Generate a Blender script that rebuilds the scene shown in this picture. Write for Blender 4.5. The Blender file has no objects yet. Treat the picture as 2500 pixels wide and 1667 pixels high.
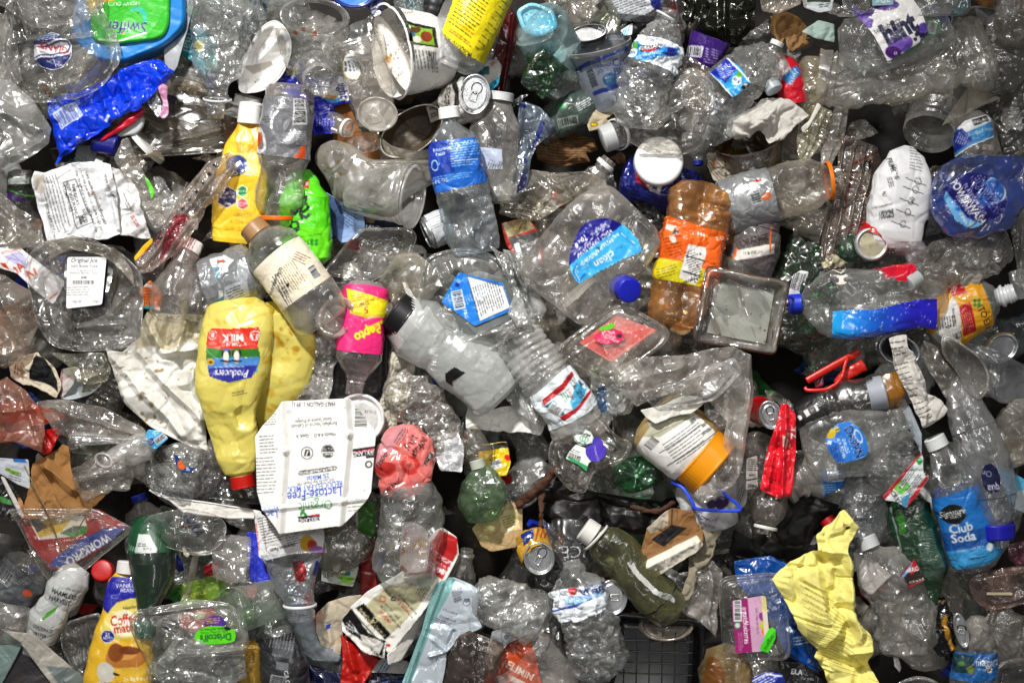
import bpy,math,random
import numpy as np
from mathutils import Vector
from mathutils.geometry import delaunay_2d_cdt
sc=bpy.context.scene
COL=sc.collection
# ------------------------------------------------------------------ camera, world, lamps, exposure
S=0.0005 # metres per photograph pixel on the plane z = 0
CAMH=2.6
cam_d=bpy.data.cameras.new('camera');cam=bpy.data.objects.new('camera',cam_d);COL.objects.link(cam)
cam.location=(0,0,CAMH);cam.rotation_euler=(0,0,0)
cam_d.sensor_width=36;cam_d.lens=36*CAMH/(2500*S);cam_d.clip_end=100;cam_d.clip_start=0.05
sc.camera=cam
w=bpy.data.worlds.new('World');sc.world=w;w.use_nodes=True
w.node_tree.nodes['Background'].inputs[0].default_value=(1,.98,.95,1)
w.node_tree.nodes['Background'].inputs[1].default_value=0.09
def lamp(kind,name,loc,target,energy,size=.1,color=(1,1,1),**kw):
    d=bpy.data.lights.new(name,kind);d.energy=energy;d.color=color
    if kind=='AREA':d.size=size
    else:d.shadow_soft_size=size
    for k,v in kw.items():setattr(d,k,v)
    o=bpy.data.objects.new(name,d);COL.objects.link(o);o.location=loc
    o.rotation_euler=(Vector(target)-Vector(loc)).to_track_quat('-Z','Y').to_euler()
    return o
lamp('SPOT','key_lamp',(-0.80,2.1,2.35),(-0.08,0.05,0),520,.12,(1,.975,.94),spot_size=math.radians(31.5),spot_blend=1.0)
for nm,loc,e in(('added_strip_light',(1.5,1.2,2.2),6),('added_strip_light',(-1.7,.3,1.9),4.2),('added_strip_light',(.5,-1.4,2.6),2.6),('added_strip_light',(.2,1.0,3.2),7)):
    lamp('AREA',nm,loc,(0,0,0),e,.16,(1,.985,.96),shape='RECTANGLE',size_y=1.3)  # added strip lights for streak highlights on the plastic and some fill
sc.view_settings.view_transform='Standard';sc.view_settings.look='None'
sc.view_settings.exposure=.18;sc.view_settings.gamma=1;sc.view_settings.use_curve_mapping=False
cy=sc.cycles
cy.use_denoising=True;cy.max_bounces=7;cy.diffuse_bounces=2;cy.glossy_bounces=3
cy.transmission_bounces=3;cy.transparent_max_bounces=20;cy.caustics_reflective=False;cy.caustics_refractive=False
cy.sample_clamp_indirect=4.0
cy.use_adaptive_sampling=True;cy.adaptive_threshold=0.025
# ------------------------------------------------------------------ noise
def _h(i,j,k,s):
    n=(i.astype(np.int64)*73856093)^(j.astype(np.int64)*19349663)^(k.astype(np.int64)*83492791)^(s*2654435761%2147483647)
    n=(n^(n>>13))*1274126177&0x7fffffff
    n=(n^(n>>16))*668265263&0x7fffffff
    return(n&0xffff)/32767.5-1.0
def facet(P,scl,seed):
    """continuous, piecewise flat noise with sharp creases, on (...,3) points"""
    r=np.random.RandomState(seed%100003)
    q,_=np.linalg.qr(r.randn(3,3))
    p=(P@q)/scl+r.rand(3)*97
    b=np.floor(p);f=p-b;b=b.astype(np.int64)
    o=np.argsort(-f,axis=-1);fs=-np.sort(-f,axis=-1)
    cur=[b[...,0].copy(),b[...,1].copy(),b[...,2].copy()]
    v=_h(*cur,seed)*(1-fs[...,0])
    for a in range(3):
        for ax in range(3):cur[ax]=cur[ax]+(o[...,a]==ax)
        nxt=fs[...,a+1]if a<2 else 0
        v=v+_h(*cur,seed)*(fs[...,a]-nxt)
    return v
def crumple(P,amp,scl,seed,oct=3):
    """flat facets meeting in sharp creases, with a few deep grooves and finer crinkles on top"""
    wv=np.stack([facet(P,scl*2.3,seed+11),facet(P,scl*2.3,seed+12),facet(P,scl*2.3,seed+13)],-1)
    Q=P+wv*scl*.28
    g=facet(P+wv*scl*.4,scl*1.25,seed+41);g2=facet(Q,scl*.6,seed+43)
    v=1.05*facet(P,scl*1.15,seed)-.9*np.clip(.30-abs(g),0,1)/.30*.6-.30*np.clip(.22-abs(g2),0,1)/.22
    v=v+.30*facet(Q,scl/2.3,seed+1)
    if oct>3:v=v+.15*facet(Q,scl/5,seed+2)
    return v*amp
# ------------------------------------------------------------------ print: a flat artwork in photograph pixels, stored as colours on the label's own vertices
_tri={}
def text_tris(s,bold,font=None):
    bold=round(bold*.45,4)
    key=(s,bold)
    if key in _tri:return _tri[key]
    cu=bpy.data.curves.new('lettering','FONT');cu.body=s;cu.size=1;cu.offset=bold
    cu.align_x='CENTER';cu.align_y='CENTER';cu.resolution_u=3
    ob=bpy.data.objects.new('lettering',cu);COL.objects.link(ob)
    dg=bpy.context.evaluated_depsgraph_get();dg.update()
    me=ob.evaluated_get(dg).to_mesh();me.calc_loop_triangles()
    v=np.array([tuple(x.co)[:2]for x in me.vertices]).reshape(-1,2)
    t=np.array([tuple(x.vertices)for x in me.loop_triangles]).reshape(-1,3).astype(int)
    out=v[t]if len(t)else np.zeros((0,3,2))
    ob.evaluated_get(dg).to_mesh_clear();bpy.data.objects.remove(ob);bpy.data.curves.remove(cu)
    _tri[key]=out
    return out
def C(c):
    if isinstance(c,str):
        c=c.lstrip('#')
        if len(c)==3:c=''.join(x*2 for x in c)
        return np.array([int(c[i:i+2],16)/255 for i in(0,2,4)])
    return np.array(c,float)
class Art:
    """x right, y down, in photograph pixels"""
    def __init__(s,x0,y0,x1,y1,bg='fff',solid=True):
        s.x0,s.y0,s.w,s.h=int(x0),int(y0),int(x1-x0)+1,int(y1-y0)+1
        s.im=np.ones((s.h,s.w,3))*C(bg);s.a=np.ones((s.h,s.w))*(1. if solid else 0.)
        s.yy,s.xx=np.mgrid[0:s.h,0:s.w];s.X=s.xx+s.x0+.5;s.Y=s.yy+s.y0+.5
        s.rs=random.Random(s.x0*7+s.y0)
    def put(s,m,c,cut=False):
        m=np.clip(m,0,1)
        if cut:s.a=s.a*(1-m);return s
        s.im=s.im*(1-m[...,None])+C(c)*m[...,None];s.a=np.maximum(s.a,m);return s
    def poly(s,pts,c,cut=False):
        pts=np.array(pts,float);ins=np.zeros(s.X.shape,bool);d=np.full(s.X.shape,1e9)
        for(ax,ay),(bx,by)in zip(pts,np.roll(pts,-1,0)):
            if ay!=by:
                ins^=((ay>s.Y)!=(by>s.Y))&(s.X<(bx-ax)*(s.Y-ay)/(by-ay)+ax)
            L=max((bx-ax)**2+(by-ay)**2,1e-6);t=np.clip(((s.X-ax)*(bx-ax)+(s.Y-ay)*(by-ay))/L,0,1)
            d=np.minimum(d,np.hypot(s.X-ax-t*(bx-ax),s.Y-ay-t*(by-ay)))
        return s.put(np.where(ins,.5+d,.5-d),c,cut)
    def ell(s,cx,cy,rx,ry,c,ang=0,ring=0,cut=False):
        a=math.radians(ang);dx,dy=s.X-cx,s.Y-cy
        u=dx*math.cos(a)-dy*math.sin(a);v=dx*math.sin(a)+dy*math.cos(a)
        q=(np.hypot(u/rx,v/ry)-1)*min(rx,ry)
        m=.5-q
        if ring:m=np.minimum(m,.5+q+ring)
        return s.put(m,c,cut)
    def rect(s,cx,cy,w,h,c,ang=0,cut=False):
        a=math.radians(ang);dx,dy=s.X-cx,s.Y-cy
        u=dx*math.cos(a)-dy*math.sin(a);v=dx*math.sin(a)+dy*math.cos(a)
        return s.put(np.minimum(w/2-abs(u),h/2-abs(v))+.5,c,cut)
    def line(s,pts,wd,c):
        d=np.full(s.X.shape,1e9)
        for(ax,ay),(bx,by)in zip(pts[:-1],pts[1:]):
            L=max((bx-ax)**2+(by-ay)**2,1e-6);t=np.clip(((s.X-ax)*(bx-ax)+(s.Y-ay)*(by-ay))/L,0,1)
            d=np.minimum(d,np.hypot(s.X-ax-t*(bx-ax),s.Y-ay-t*(by-ay)))
        return s.put(wd/2+.5-d,c)
    def text(s,cx,cy,size,st,c,ang=0,bold=0,sx=1,sh=0):
        T=text_tris(st,bold)
        if not len(T):return s
        a=math.radians(ang)
        u=(T[...,0]+sh*T[...,1])*size*sx;v=T[...,1]*size
        x=cx+u*math.cos(a)-v*math.sin(a);y=cy-(u*math.sin(a)+v*math.cos(a))
        K=2
        px=(x-s.x0)*K;py=(y-s.y0)*K
        W,H=s.w*K,s.h*K
        m=np.zeros((H,W),bool)
        for X3,Y3 in zip(px,py):
            x0,x1=int(max(0,X3.min())),int(min(W-1,X3.max()+1));y0,y1=int(max(0,Y3.min())),int(min(H-1,Y3.max()+1))
            if x1<x0 or y1<y0:continue
            gx=np.arange(x0,x1+1)[None,:]+.5;gy=np.arange(y0,y1+1)[:,None]+.5
            e=[(X3[(i+1)%3]-X3[i])*(gy-Y3[i])-(Y3[(i+1)%3]-Y3[i])*(gx-X3[i])for i in range(3)]
            m[y0:y1+1,x0:x1+1]|=((e[0]>=0)&(e[1]>=0)&(e[2]>=0))|((e[0]<=0)&(e[1]<=0)&(e[2]<=0))
        return s.put(m.reshape(s.h,K,s.w,K).mean((1,3)),c)
    def bar(s,cx,cy,w,h,ang=0,c='111',bg='fff',pad=3):
        if bg:s.rect(cx,cy,w+pad*2,h+pad*2,bg,ang)
        a=math.radians(ang);x=-w/2
        while x<w/2-1:
            t=s.rs.choice([1.2,1.2,2,2.8]);u=x+t/2
            s.rect(cx+u*math.cos(a),cy-u*math.sin(a),t,h,c,ang);x+=t+s.rs.choice([1.4,1.8,2.6])
        return s
    def lines(s,cx,cy,w,h,ang=0,c='444',step=6,th=2.2,words=True,short=.25):
        """unreadable small print: rows of word-length strokes"""
        a=math.radians(ang);v=-h/2+th
        while v<h/2:
            x=-w/2;end=w/2-s.rs.random()*w*short
            while x<end:
                L=s.rs.uniform(4,15)if words else w
                L=min(L,end-x)
                u=x+L/2
                if L>1.5:s.rect(cx+u*math.cos(a)+v*math.sin(a),cy-u*math.sin(a)+v*math.cos(a),L,th,c,ang)
                x+=L+2.2
            v+=step
        return s
    def spots(s,n,c,r0=1,r1=4,al=.8,box=None):
        for _ in range(n):
            x=s.x0+s.rs.random()*s.w if not box else s.rs.uniform(box[0],box[2]);y=s.y0+s.rs.random()*s.h if not box else s.rs.uniform(box[1],box[3])
            r=s.rs.uniform(r0,r1);rr=r*s.rs.uniform(.4,1)
            aa=s.a.copy();a=math.radians(s.rs.uniform(0,180));dx,dy=s.X-x,s.Y-y
            q=np.hypot((dx*math.cos(a)-dy*math.sin(a))/r,(dx*math.sin(a)+dy*math.cos(a))/rr)
            m=np.clip((1.25-q)*2,0,1)*al
            s.im=s.im*(1-m[...,None])+C(c)*m[...,None];s.a=aa
        return s
    def sample(s,x,y):
        i=np.clip(x-s.x0-.5,0,s.w-1.001);j=np.clip(y-s.y0-.5,0,s.h-1.001)
        i0=i.astype(int);j0=j.astype(int);fi=(i-i0)[...,None];fj=(j-j0)[...,None]
        i1=np.minimum(i0+1,s.w-1);j1=np.minimum(j0+1,s.h-1)
        c=(s.im[j0,i0]*(1-fi)+s.im[j0,i1]*fi)*(1-fj)+(s.im[j1,i0]*(1-fi)+s.im[j1,i1]*fi)*fj
        return c,s.a[j0,i0]
# ------------------------------------------------------------------ materials
HZ=.9
_m={}
def _nt(name):
    m=bpy.data.materials.new(name);m.use_nodes=True;t=m.node_tree;t.nodes.clear()
    out=t.nodes.new('ShaderNodeOutputMaterial')
    def N(k,**kw):
        n=t.nodes.new(k)
        for a,b in kw.items():setattr(n,a,b)
        return n
    return m,t,out,N
def _bump(t,N,scale,strength,dist,scale2=None):
    tc=N('ShaderNodeTexCoord');nz=N('ShaderNodeTexNoise');nz.inputs['Scale'].default_value=scale;nz.inputs['Detail'].default_value=1.6
    nz.inputs['Distortion'].default_value=1.2;nz.inputs['Roughness'].default_value=.6
    t.links.new(tc.outputs['Object'],nz.inputs['Vector'])
    b=N('ShaderNodeBump');b.inputs['Strength'].default_value=strength;b.inputs['Distance'].default_value=dist
    t.links.new(nz.outputs['Fac'],b.inputs['Height'])
    return b,tc
def _math(t,N,op,a,b=None,c=None,clamp=False):
    n=N('ShaderNodeMath',operation=op,use_clamp=clamp)
    for k,v in enumerate((a,b,c)):
        if v is None:continue
        if isinstance(v,(int,float)):n.inputs[k].default_value=v
        else:t.links.new(v,n.inputs[k])
    return n.outputs[0]
def _dirt(t,N,tc,base,amt,col=(.10,.065,.03,1),scale=55):
    """specks and smears stuck on the surface"""
    n1=N('ShaderNodeTexNoise');n1.inputs['Scale'].default_value=scale;n1.inputs['Detail'].default_value=8;n1.inputs['Roughness'].default_value=.68
    t.links.new(tc.outputs['Object'],n1.inputs['Vector'])
    r=N('ShaderNodeMapRange');r.inputs['From Min'].default_value=.60;r.inputs['From Max'].default_value=.70
    t.links.new(n1.outputs['Fac'],r.inputs['Value'])
    v=N('ShaderNodeTexNoise');v.inputs['Scale'].default_value=scale*9;v.inputs['Detail'].default_value=2
    t.links.new(tc.outputs['Object'],v.inputs['Vector'])
    r2=N('ShaderNodeMapRange');r2.inputs['From Min'].default_value=.70;r2.inputs['From Max'].default_value=.735
    t.links.new(v.outputs['Fac'],r2.inputs['Value'])
    f=_math(t,N,'MULTIPLY',_math(t,N,'MAXIMUM',_math(t,N,'MULTIPLY',r.outputs[0],.55),r2.outputs[0]),amt)
    mx=N('ShaderNodeMix',data_type='RGBA');t.links.new(f,mx.inputs['Factor']);t.links.new(base,mx.inputs['A']);mx.inputs['B'].default_value=col
    return mx.outputs['Result'],f
def _facets(t,N,tc,b,scale,k):
    """crinkles: every cell is a small flat facet tilted its own way, meeting its neighbours in sharp creases"""
    oi=N('ShaderNodeObjectInfo')
    wv=N('ShaderNodeTexNoise');wv.inputs['Scale'].default_value=16;t.links.new(tc.outputs['Object'],wv.inputs['Vector'])
    ad=N('ShaderNodeVectorMath',operation='MULTIPLY_ADD');t.links.new(wv.outputs['Color'],ad.inputs[0]);ad.inputs[1].default_value=(.035,.035,.035);t.links.new(tc.outputs['Object'],ad.inputs[2])
    rt=N('ShaderNodeVectorRotate',rotation_type='Z_AXIS');t.links.new(ad.outputs[0],rt.inputs['Vector']);t.links.new(_math(t,N,'MULTIPLY',oi.outputs['Random'],6.28),rt.inputs['Angle'])
    sk=N('ShaderNodeVectorMath',operation='MULTIPLY');t.links.new(rt.outputs[0],sk.inputs[0]);sk.inputs[1].default_value=(1.6,.62,1.1)
    for s_,kk in((scale,k),(scale*2.6,k*.17)):
        vo=N('ShaderNodeTexVoronoi',feature='F1');vo.inputs['Scale'].default_value=s_;t.links.new(sk.outputs[0],vo.inputs['Vector'])
        df=N('ShaderNodeVectorMath',operation='SUBTRACT');t.links.new(sk.outputs[0],df.inputs[0]);t.links.new(vo.outputs['Position'],df.inputs[1])
        cc=N('ShaderNodeVectorMath',operation='SUBTRACT');t.links.new(vo.outputs['Color'],cc.inputs[0]);cc.inputs[1].default_value=(.5,.5,.5)
        dp=N('ShaderNodeVectorMath',operation='DOT_PRODUCT');t.links.new(df.outputs[0],dp.inputs[0]);t.links.new(cc.outputs[0],dp.inputs[1])
        b2=N('ShaderNodeBump');b2.inputs['Strength'].default_value=1;b2.inputs['Distance'].default_value=1
        t.links.new(_math(t,N,'MULTIPLY',dp.outputs['Value'],3.6*kk),b2.inputs['Height']);t.links.new(b.outputs[0],b2.inputs['Normal']);b=b2
    return b
def clear(haze=.14,rough=.13,bump=.35,dens=1.0,bscale=60,tint=(1,1,1),refl=1.0,dirt=.5,milk=(.90,.87,.81)):
    """thin clear plastic: see-through, fresnel gloss on both faces, a milky scattering share, specks of dirt.  The point colour tints it."""
    key=('clear',haze,rough,bump,dens,bscale,tint,refl,dirt,milk)
    if key in _m:return _m[key]
    m,t,out,N=_nt('clear_plastic')
    b,tc=_bump(t,N,bscale*.5,bump*.5,.004)
    b=_facets(t,N,tc,b,10+bscale*.24,bump)
    geo=N('ShaderNodeNewGeometry')
    dot=N('ShaderNodeVectorMath',operation='DOT_PRODUCT');t.links.new(b.outputs[0],dot.inputs[0]);t.links.new(geo.outputs['Incoming'],dot.inputs[1])
    c=_math(t,N,'SUBTRACT',1.0,_math(t,N,'ABSOLUTE',dot.outputs['Value']),clamp=True)
    fr=_math(t,N,'MULTIPLY_ADD',_math(t,N,'POWER',c,3.2),.85*refl,.13*refl,clamp=True)
    at=N('ShaderNodeAttribute',attribute_name='Col')
    tr=N('ShaderNodeBsdfTransparent')
    mt=N('ShaderNodeMix',data_type='RGBA',blend_type='MULTIPLY');mt.inputs['Factor'].default_value=1
    t.links.new(at.outputs['Color'],mt.inputs['A']);oi=N('ShaderNodeObjectInfo');cra=N('ShaderNodeValToRGB');t.links.new(oi.outputs['Random'],cra.inputs[0])
    for e,q in zip(cra.color_ramp.elements,((.99,.955,.90),(.94,.975,1.0))):e.color=(*[x*y for x,y in zip(q,tint)],1)
    e=cra.color_ramp.elements.new(.45);e.color=(*[x*y for x,y in zip((1,.995,.985),tint)],1)
    t.links.new(cra.outputs[0],mt.inputs['B'])
    t.links.new(mt.outputs['Result'],tr.inputs['Color'])
    gl=N('ShaderNodeBsdfGlossy');gl.inputs['Roughness'].default_value=rough*1.0;t.links.new(b.outputs[0],gl.inputs['Normal'])
    df=N('ShaderNodeBsdfDiffuse');tl=N('ShaderNodeBsdfTranslucent')
    for x in(df,tl):t.links.new(b.outputs[0],x.inputs['Normal'])
    mm=N('ShaderNodeMix',data_type='RGBA',blend_type='MULTIPLY');mm.inputs['Factor'].default_value=1
    mm.inputs['A'].default_value=(*milk,1);t.links.new(mt.outputs['Result'],mm.inputs['B'])
    dc,df_f=_dirt(t,N,tc,mm.outputs['Result'],dirt)
    for x in(df,tl):t.links.new(dc,x.inputs['Color'])
    s1=N('ShaderNodeMixShader');s1.inputs[0].default_value=.4;t.links.new(df.outputs[0],s1.inputs[1]);t.links.new(tl.outputs[0],s1.inputs[2])
    hz=N('ShaderNodeTexNoise');hz.inputs['Scale'].default_value=22;hz.inputs['Detail'].default_value=5;t.links.new(tc.outputs['Object'],hz.inputs['Vector'])
    # seen edge-on, light crosses more plastic, so the milkiness grows; smeared unevenly over the surface
    hs=haze if haze>.35 else haze*HZ
    hf=_math(t,N,'MULTIPLY',_math(t,N,'MULTIPLY_ADD',hz.outputs['Fac'],3.4 if haze<.45 else .8,-1.1 if haze<.45 else .15,clamp=True),hs*1.9)
    hf=_math(t,N,'MULTIPLY_ADD',_math(t,N,'POWER',c,2.4),.36*min(1,haze*6),hf)
    hf=_math(t,N,'MAXIMUM',hf,_math(t,N,'MULTIPLY',df_f,.9),clamp=True)
    s2=N('ShaderNodeMixShader');t.links.new(hf,s2.inputs[0]);t.links.new(tr.outputs[0],s2.inputs[1]);t.links.new(s1.outputs[0],s2.inputs[2])
    g2=N('ShaderNodeBsdfGlossy');g2.inputs['Roughness'].default_value=.30;t.links.new(b.outputs[0],g2.inputs['Normal'])
    gm=N('ShaderNodeMixShader');gm.inputs[0].default_value=.55;t.links.new(gl.outputs[0],gm.inputs[1]);t.links.new(g2.outputs[0],gm.inputs[2])
    s3=N('ShaderNodeMixShader');t.links.new(fr,s3.inputs[0]);t.links.new(s2.outputs[0],s3.inputs[1]);t.links.new(gm.outputs[0],s3.inputs[2])
    t.links.new(s3.outputs[0],out.inputs[0]);_m[key]=m
    return m
def solid(rough=.4,coat=.0,metal=0.,bump=.12,bscale=90,dirt=.6,trans=0.,spec=.5,dirtcol=(.10,.065,.03,1),name='printed_surface',dscale=55):
    key=('solid',rough,coat,metal,bump,bscale,dirt,trans,spec,dirtcol,dscale)
    if key in _m:return _m[key]
    m,t,out,N=_nt(name)
    b,tc=_bump(t,N,bscale,bump,.003)
    if bump>=.1:b=_facets(t,N,tc,b,20,bump*.5)
    at=N('ShaderNodeAttribute',attribute_name='Col')
    c,f=_dirt(t,N,tc,at.outputs['Color'],dirt,dirtcol,dscale)
    p=N('ShaderNodeBsdfPrincipled');t.links.new(c,p.inputs['Base Color']);t.links.new(b.outputs[0],p.inputs['Normal'])
    p.inputs['Metallic'].default_value=metal;p.inputs['Specular IOR Level'].default_value=spec
    p.inputs['Coat Weight'].default_value=coat;p.inputs['Coat Roughness'].default_value=.08
    rn=N('ShaderNodeTexNoise');rn.inputs['Scale'].default_value=35;t.links.new(tc.outputs['Object'],rn.inputs['Vector'])
    t.links.new(_math(t,N,'MULTIPLY_ADD',rn.outputs['Fac'],.25,rough-.12,clamp=True),p.inputs['Roughness'])
    if trans:
        tl=N('ShaderNodeBsdfTranslucent');t.links.new(c,tl.inputs['Color'])
        mx=N('ShaderNodeMixShader');mx.inputs[0].default_value=trans
        t.links.new(p.outputs[0],mx.inputs[1]);t.links.new(tl.outputs[0],mx.inputs[2]);t.links.new(mx.outputs[0],out.inputs[0])
    else:t.links.new(p.outputs[0],out.inputs[0])
    _m[key]=m
    return m
PET=lambda:clear(.15,.12,.22)
PETC=lambda:clear(.14,.11,.34,bscale=120) # finely crinkled
HAZY=lambda:clear(.36,.2,.25)
FILM=lambda:clear(.14,.13,.22,bscale=40,refl=1.1)
MILKY=lambda:clear(.62,.25,.15,dirt=.4)
PRINT=lambda:solid(.42,.25,bump=.12)
GLOSS=lambda:solid(.32,.6,bump=.10,dirt=.35)
PAPER=lambda:solid(.75,0,bump=.16,bscale=140,spec=.25)
FOIL=lambda:solid(.28,.2,.75,bump=.3)
METAL=lambda:solid(.3,0,.9,bump=.08,dirt=.5)
CAPM=lambda:solid(.38,.1,bump=.05,dirt=.45)
# ------------------------------------------------------------------ things and their parts
class Thing:
    def __init__(s,name,label,cat,x,y,z,group=None):
        s.name,s.label,s.cat,s.x,s.y,s.z,s.group=name,label,cat,x,y,z,group
        s.k=S*(CAMH-z*S)/CAMH # one real size for the whole thing
        s.parts=[]
    def add(s,name,P,F,col,mat,parent=None,own=None):
        s.parts.append((name,P,F,col,mat,parent,own));return len(s.parts)-1
    def build(s):
        o0=Vector(((s.x-1250)*s.k,-(s.y-833.5)*s.k,s.z*S))
        def tag(o):
            o['label']=s.label;o['category']=s.cat
            if s.group:o['group']=s.group
        root=None;objs=[]
        if len(s.parts)>1:
            root=bpy.data.objects.new(s.name,None);root.empty_display_size=.02;COL.objects.link(root);root.location=o0;tag(root)
        for name,P,F,col,mat,parent,own in s.parts:
            v=np.empty_like(P);v[:,0]=(P[:,0]-s.x)*s.k;v[:,1]=-(P[:,1]-s.y)*s.k;v[:,2]=(P[:,2]-s.z)*s.k
            me=bpy.data.meshes.new(name if root else s.name)
            nf=len(F);k=F.shape[1]
            F=F[:,::-1]
            me.vertices.add(len(v));me.vertices.foreach_set('co',v.astype(np.float32).ravel())
            me.loops.add(nf*k);me.loops.foreach_set('vertex_index',F.astype(np.int32).ravel())
            me.polygons.add(nf);me.polygons.foreach_set('loop_start',np.arange(0,nf*k,k,dtype=np.int32))
            me.polygons.foreach_set('use_smooth',np.ones(nf,bool))
            me.update();me.validate()
            a=me.attributes.new('Col','FLOAT_COLOR','POINT')
            cc=np.ones((len(v),4),np.float32);cc[:,:3]=np.clip(col,0,1)**2.2;a.data.foreach_set('color',cc.ravel())
            me.materials.append(mat)
            o=bpy.data.objects.new(name if root else s.name,me);COL.objects.link(o)
            if root:
                if parent is not None:o.parent=objs[parent];
                else:o.parent=root
            else:o.location=o0;tag(o)
            if own:o['label']=own
            objs.append(o)
        return root or objs[0]
def gridfaces(nu,nv,closed,keep=None):
    i=np.arange(nu-1)[:,None];j=np.arange(nv if closed else nv-1)[None,:];j2=(j+1)%nv
    F=np.stack([i*nv+j,i*nv+j2,(i+1)*nv+j2,(i+1)*nv+j],-1)
    if keep is not None:
        k=keep;F=F[k[i,j]&k[i,j2]&k[i+1,j2]&k[i+1,j]]
    return F.reshape(-1,4)
def compact(P,F,col):
    u,inv=np.unique(F,return_inverse=True);return P[u],inv.reshape(F.shape),col[u]
def catmull(pts,n):
    P=np.array(pts,float)
    if len(P)==2:t=np.linspace(0,1,n)[:,None];return P[0]*(1-t)+P[1]*t
    Q=np.vstack([2*P[0]-P[1],P,2*P[-1]-P[-2]]);out=[]
    for i in range(1,len(Q)-2):
        t=np.linspace(0,1,40,endpoint=False)[:,None];a,b,c,d=Q[i-1],Q[i],Q[i+1],Q[i+2]
        out.append(.5*(2*b+(c-a)*t+(2*a-5*b+4*c-d)*t**2+(3*b-a-3*c+d)*t**3))
    out.append(P[-1:]);out=np.vstack(out)
    L=np.r_[0,np.cumsum(np.linalg.norm(np.diff(out,axis=0),axis=1))];q=np.linspace(0,L[-1],n)
    return np.stack([np.interp(q,L,out[:,k])for k in range(out.shape[1])],1)
class Tube:
    """a body of revolution along a bent spine, squashed, crumpled, ribbed and dented.  prof: (t, radius px)."""
    def __init__(s,spine,prof,flat=.85,n=2.,amp=0,scl=30,ribs=None,dents=(),seed=1,stretch=1,roll=0,petal=0,twist=0):
        s.spine=catmull([(p[0],p[1],p[2]if len(p)>2 else 0)for p in spine],200);s.prof=np.array(prof,float)
        s.L=np.linalg.norm(np.diff(s.spine,axis=0),axis=1).sum();s.flat,s.n,s.amp,s.scl,s.ribs,s.dents,s.seed=flat,n,amp,scl,ribs,dents,seed
        s.rmax=s.prof[:,1].max();s.stretch=stretch;s.roll=math.radians(roll);s.petal=petal;s.twist=twist
        T=np.gradient(s.spine,axis=0);s.T=T/np.linalg.norm(T,axis=1)[:,None]
    def at(s,t,a,off=0,flatmap=False):
        """t (nu,), a (nv,) angles; a = 90 deg faces the camera"""
        q=np.linspace(0,1,200);tc=np.clip(t,0,1)
        Cn=np.stack([np.interp(tc,q,s.spine[:,k])for k in range(3)],1);T=np.stack([np.interp(tc,q,s.T[:,k])for k in range(3)],1)
        T/=np.linalg.norm(T,axis=1)[:,None]
        Cn=Cn+T*((t-tc)*s.L)[:,None]
        ref=np.tile([0.,0,1],(len(t),1))
        if abs(s.T[:,2]).max()>.93:ref=np.tile([0.,-1,0],(len(t),1))
        N=ref-(ref*T).sum(1)[:,None]*T;N/=np.linalg.norm(N,axis=1)[:,None]
        B=np.cross(T,N)
        r=np.interp(t,s.prof[:,0],s.prof[:,1])
        ca,sa=np.cos(a+s.roll),np.sin(a+s.roll)
        if s.n!=2:
            q=(abs(ca)**s.n+abs(sa)**s.n)**(-1/s.n);ca,sa=ca*q,sa*q
        if s.roll: # roll a squarish section while the squash stays facing the camera
            c0,s0=math.cos(-s.roll),math.sin(-s.roll);ca,sa=ca*c0-sa*s0,ca*s0+sa*c0
        D=ca[None,:,None]*B[:,None,:]+sa[None,:,None]*N[:,None,:]*s.flat
        P0=Cn[:,None,:]+D*(r+off)[:,None,None]if np.ndim(r)else None
        Dn=D/np.maximum(np.linalg.norm(D,axis=2,keepdims=True),1e-6)
        fade=np.clip(r/(s.rmax*.5),0.12,1)[:,None]
        d=np.zeros(P0.shape[:2])
        if s.amp:
            Q=P0.copy()
            if s.stretch!=1:
                al=(Q*s.T[100]).sum(2,keepdims=True);Q=Q+s.T[100]*al*(1/s.stretch-1)
            d+=crumple(Q,s.amp,s.scl,s.seed)*fade
            lat=np.stack([facet(P0,s.scl*1.7,s.seed+31),facet(P0,s.scl*1.7,s.seed+32),facet(P0,s.scl*1.7,s.seed+33)],-1)*s.amp*.5*fade[...,None]
        if s.ribs:
            ra,wl,t0,t1=s.ribs;w=((t>t0)&(t<t1)).astype(float)
            d+=(ra*(abs(np.sin(np.pi*t*s.L/wl))**.7-.5)*w)[:,None]
        if s.petal:
            w=np.clip(1-t/.12,0,1);d+=-(s.petal*w)[:,None]*(.5+.5*np.cos(5*a))[None,:]
        for(dt,da,rad,dep)in s.dents:
            dx=(t-dt)[:,None]*s.L;dy=((a-math.radians(da)+np.pi)%(2*np.pi)-np.pi)[None,:]*r[:,None]
            q=np.clip(1-np.hypot(dx,dy*1.1)/rad,0,1);d-=dep*np.minimum(q*1.6,1)*np.clip(r/s.rmax,.2,1)[:,None]
        P=P0+Dn*d[...,None]
        if s.amp:P=P+lat
        return P,P0
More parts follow.
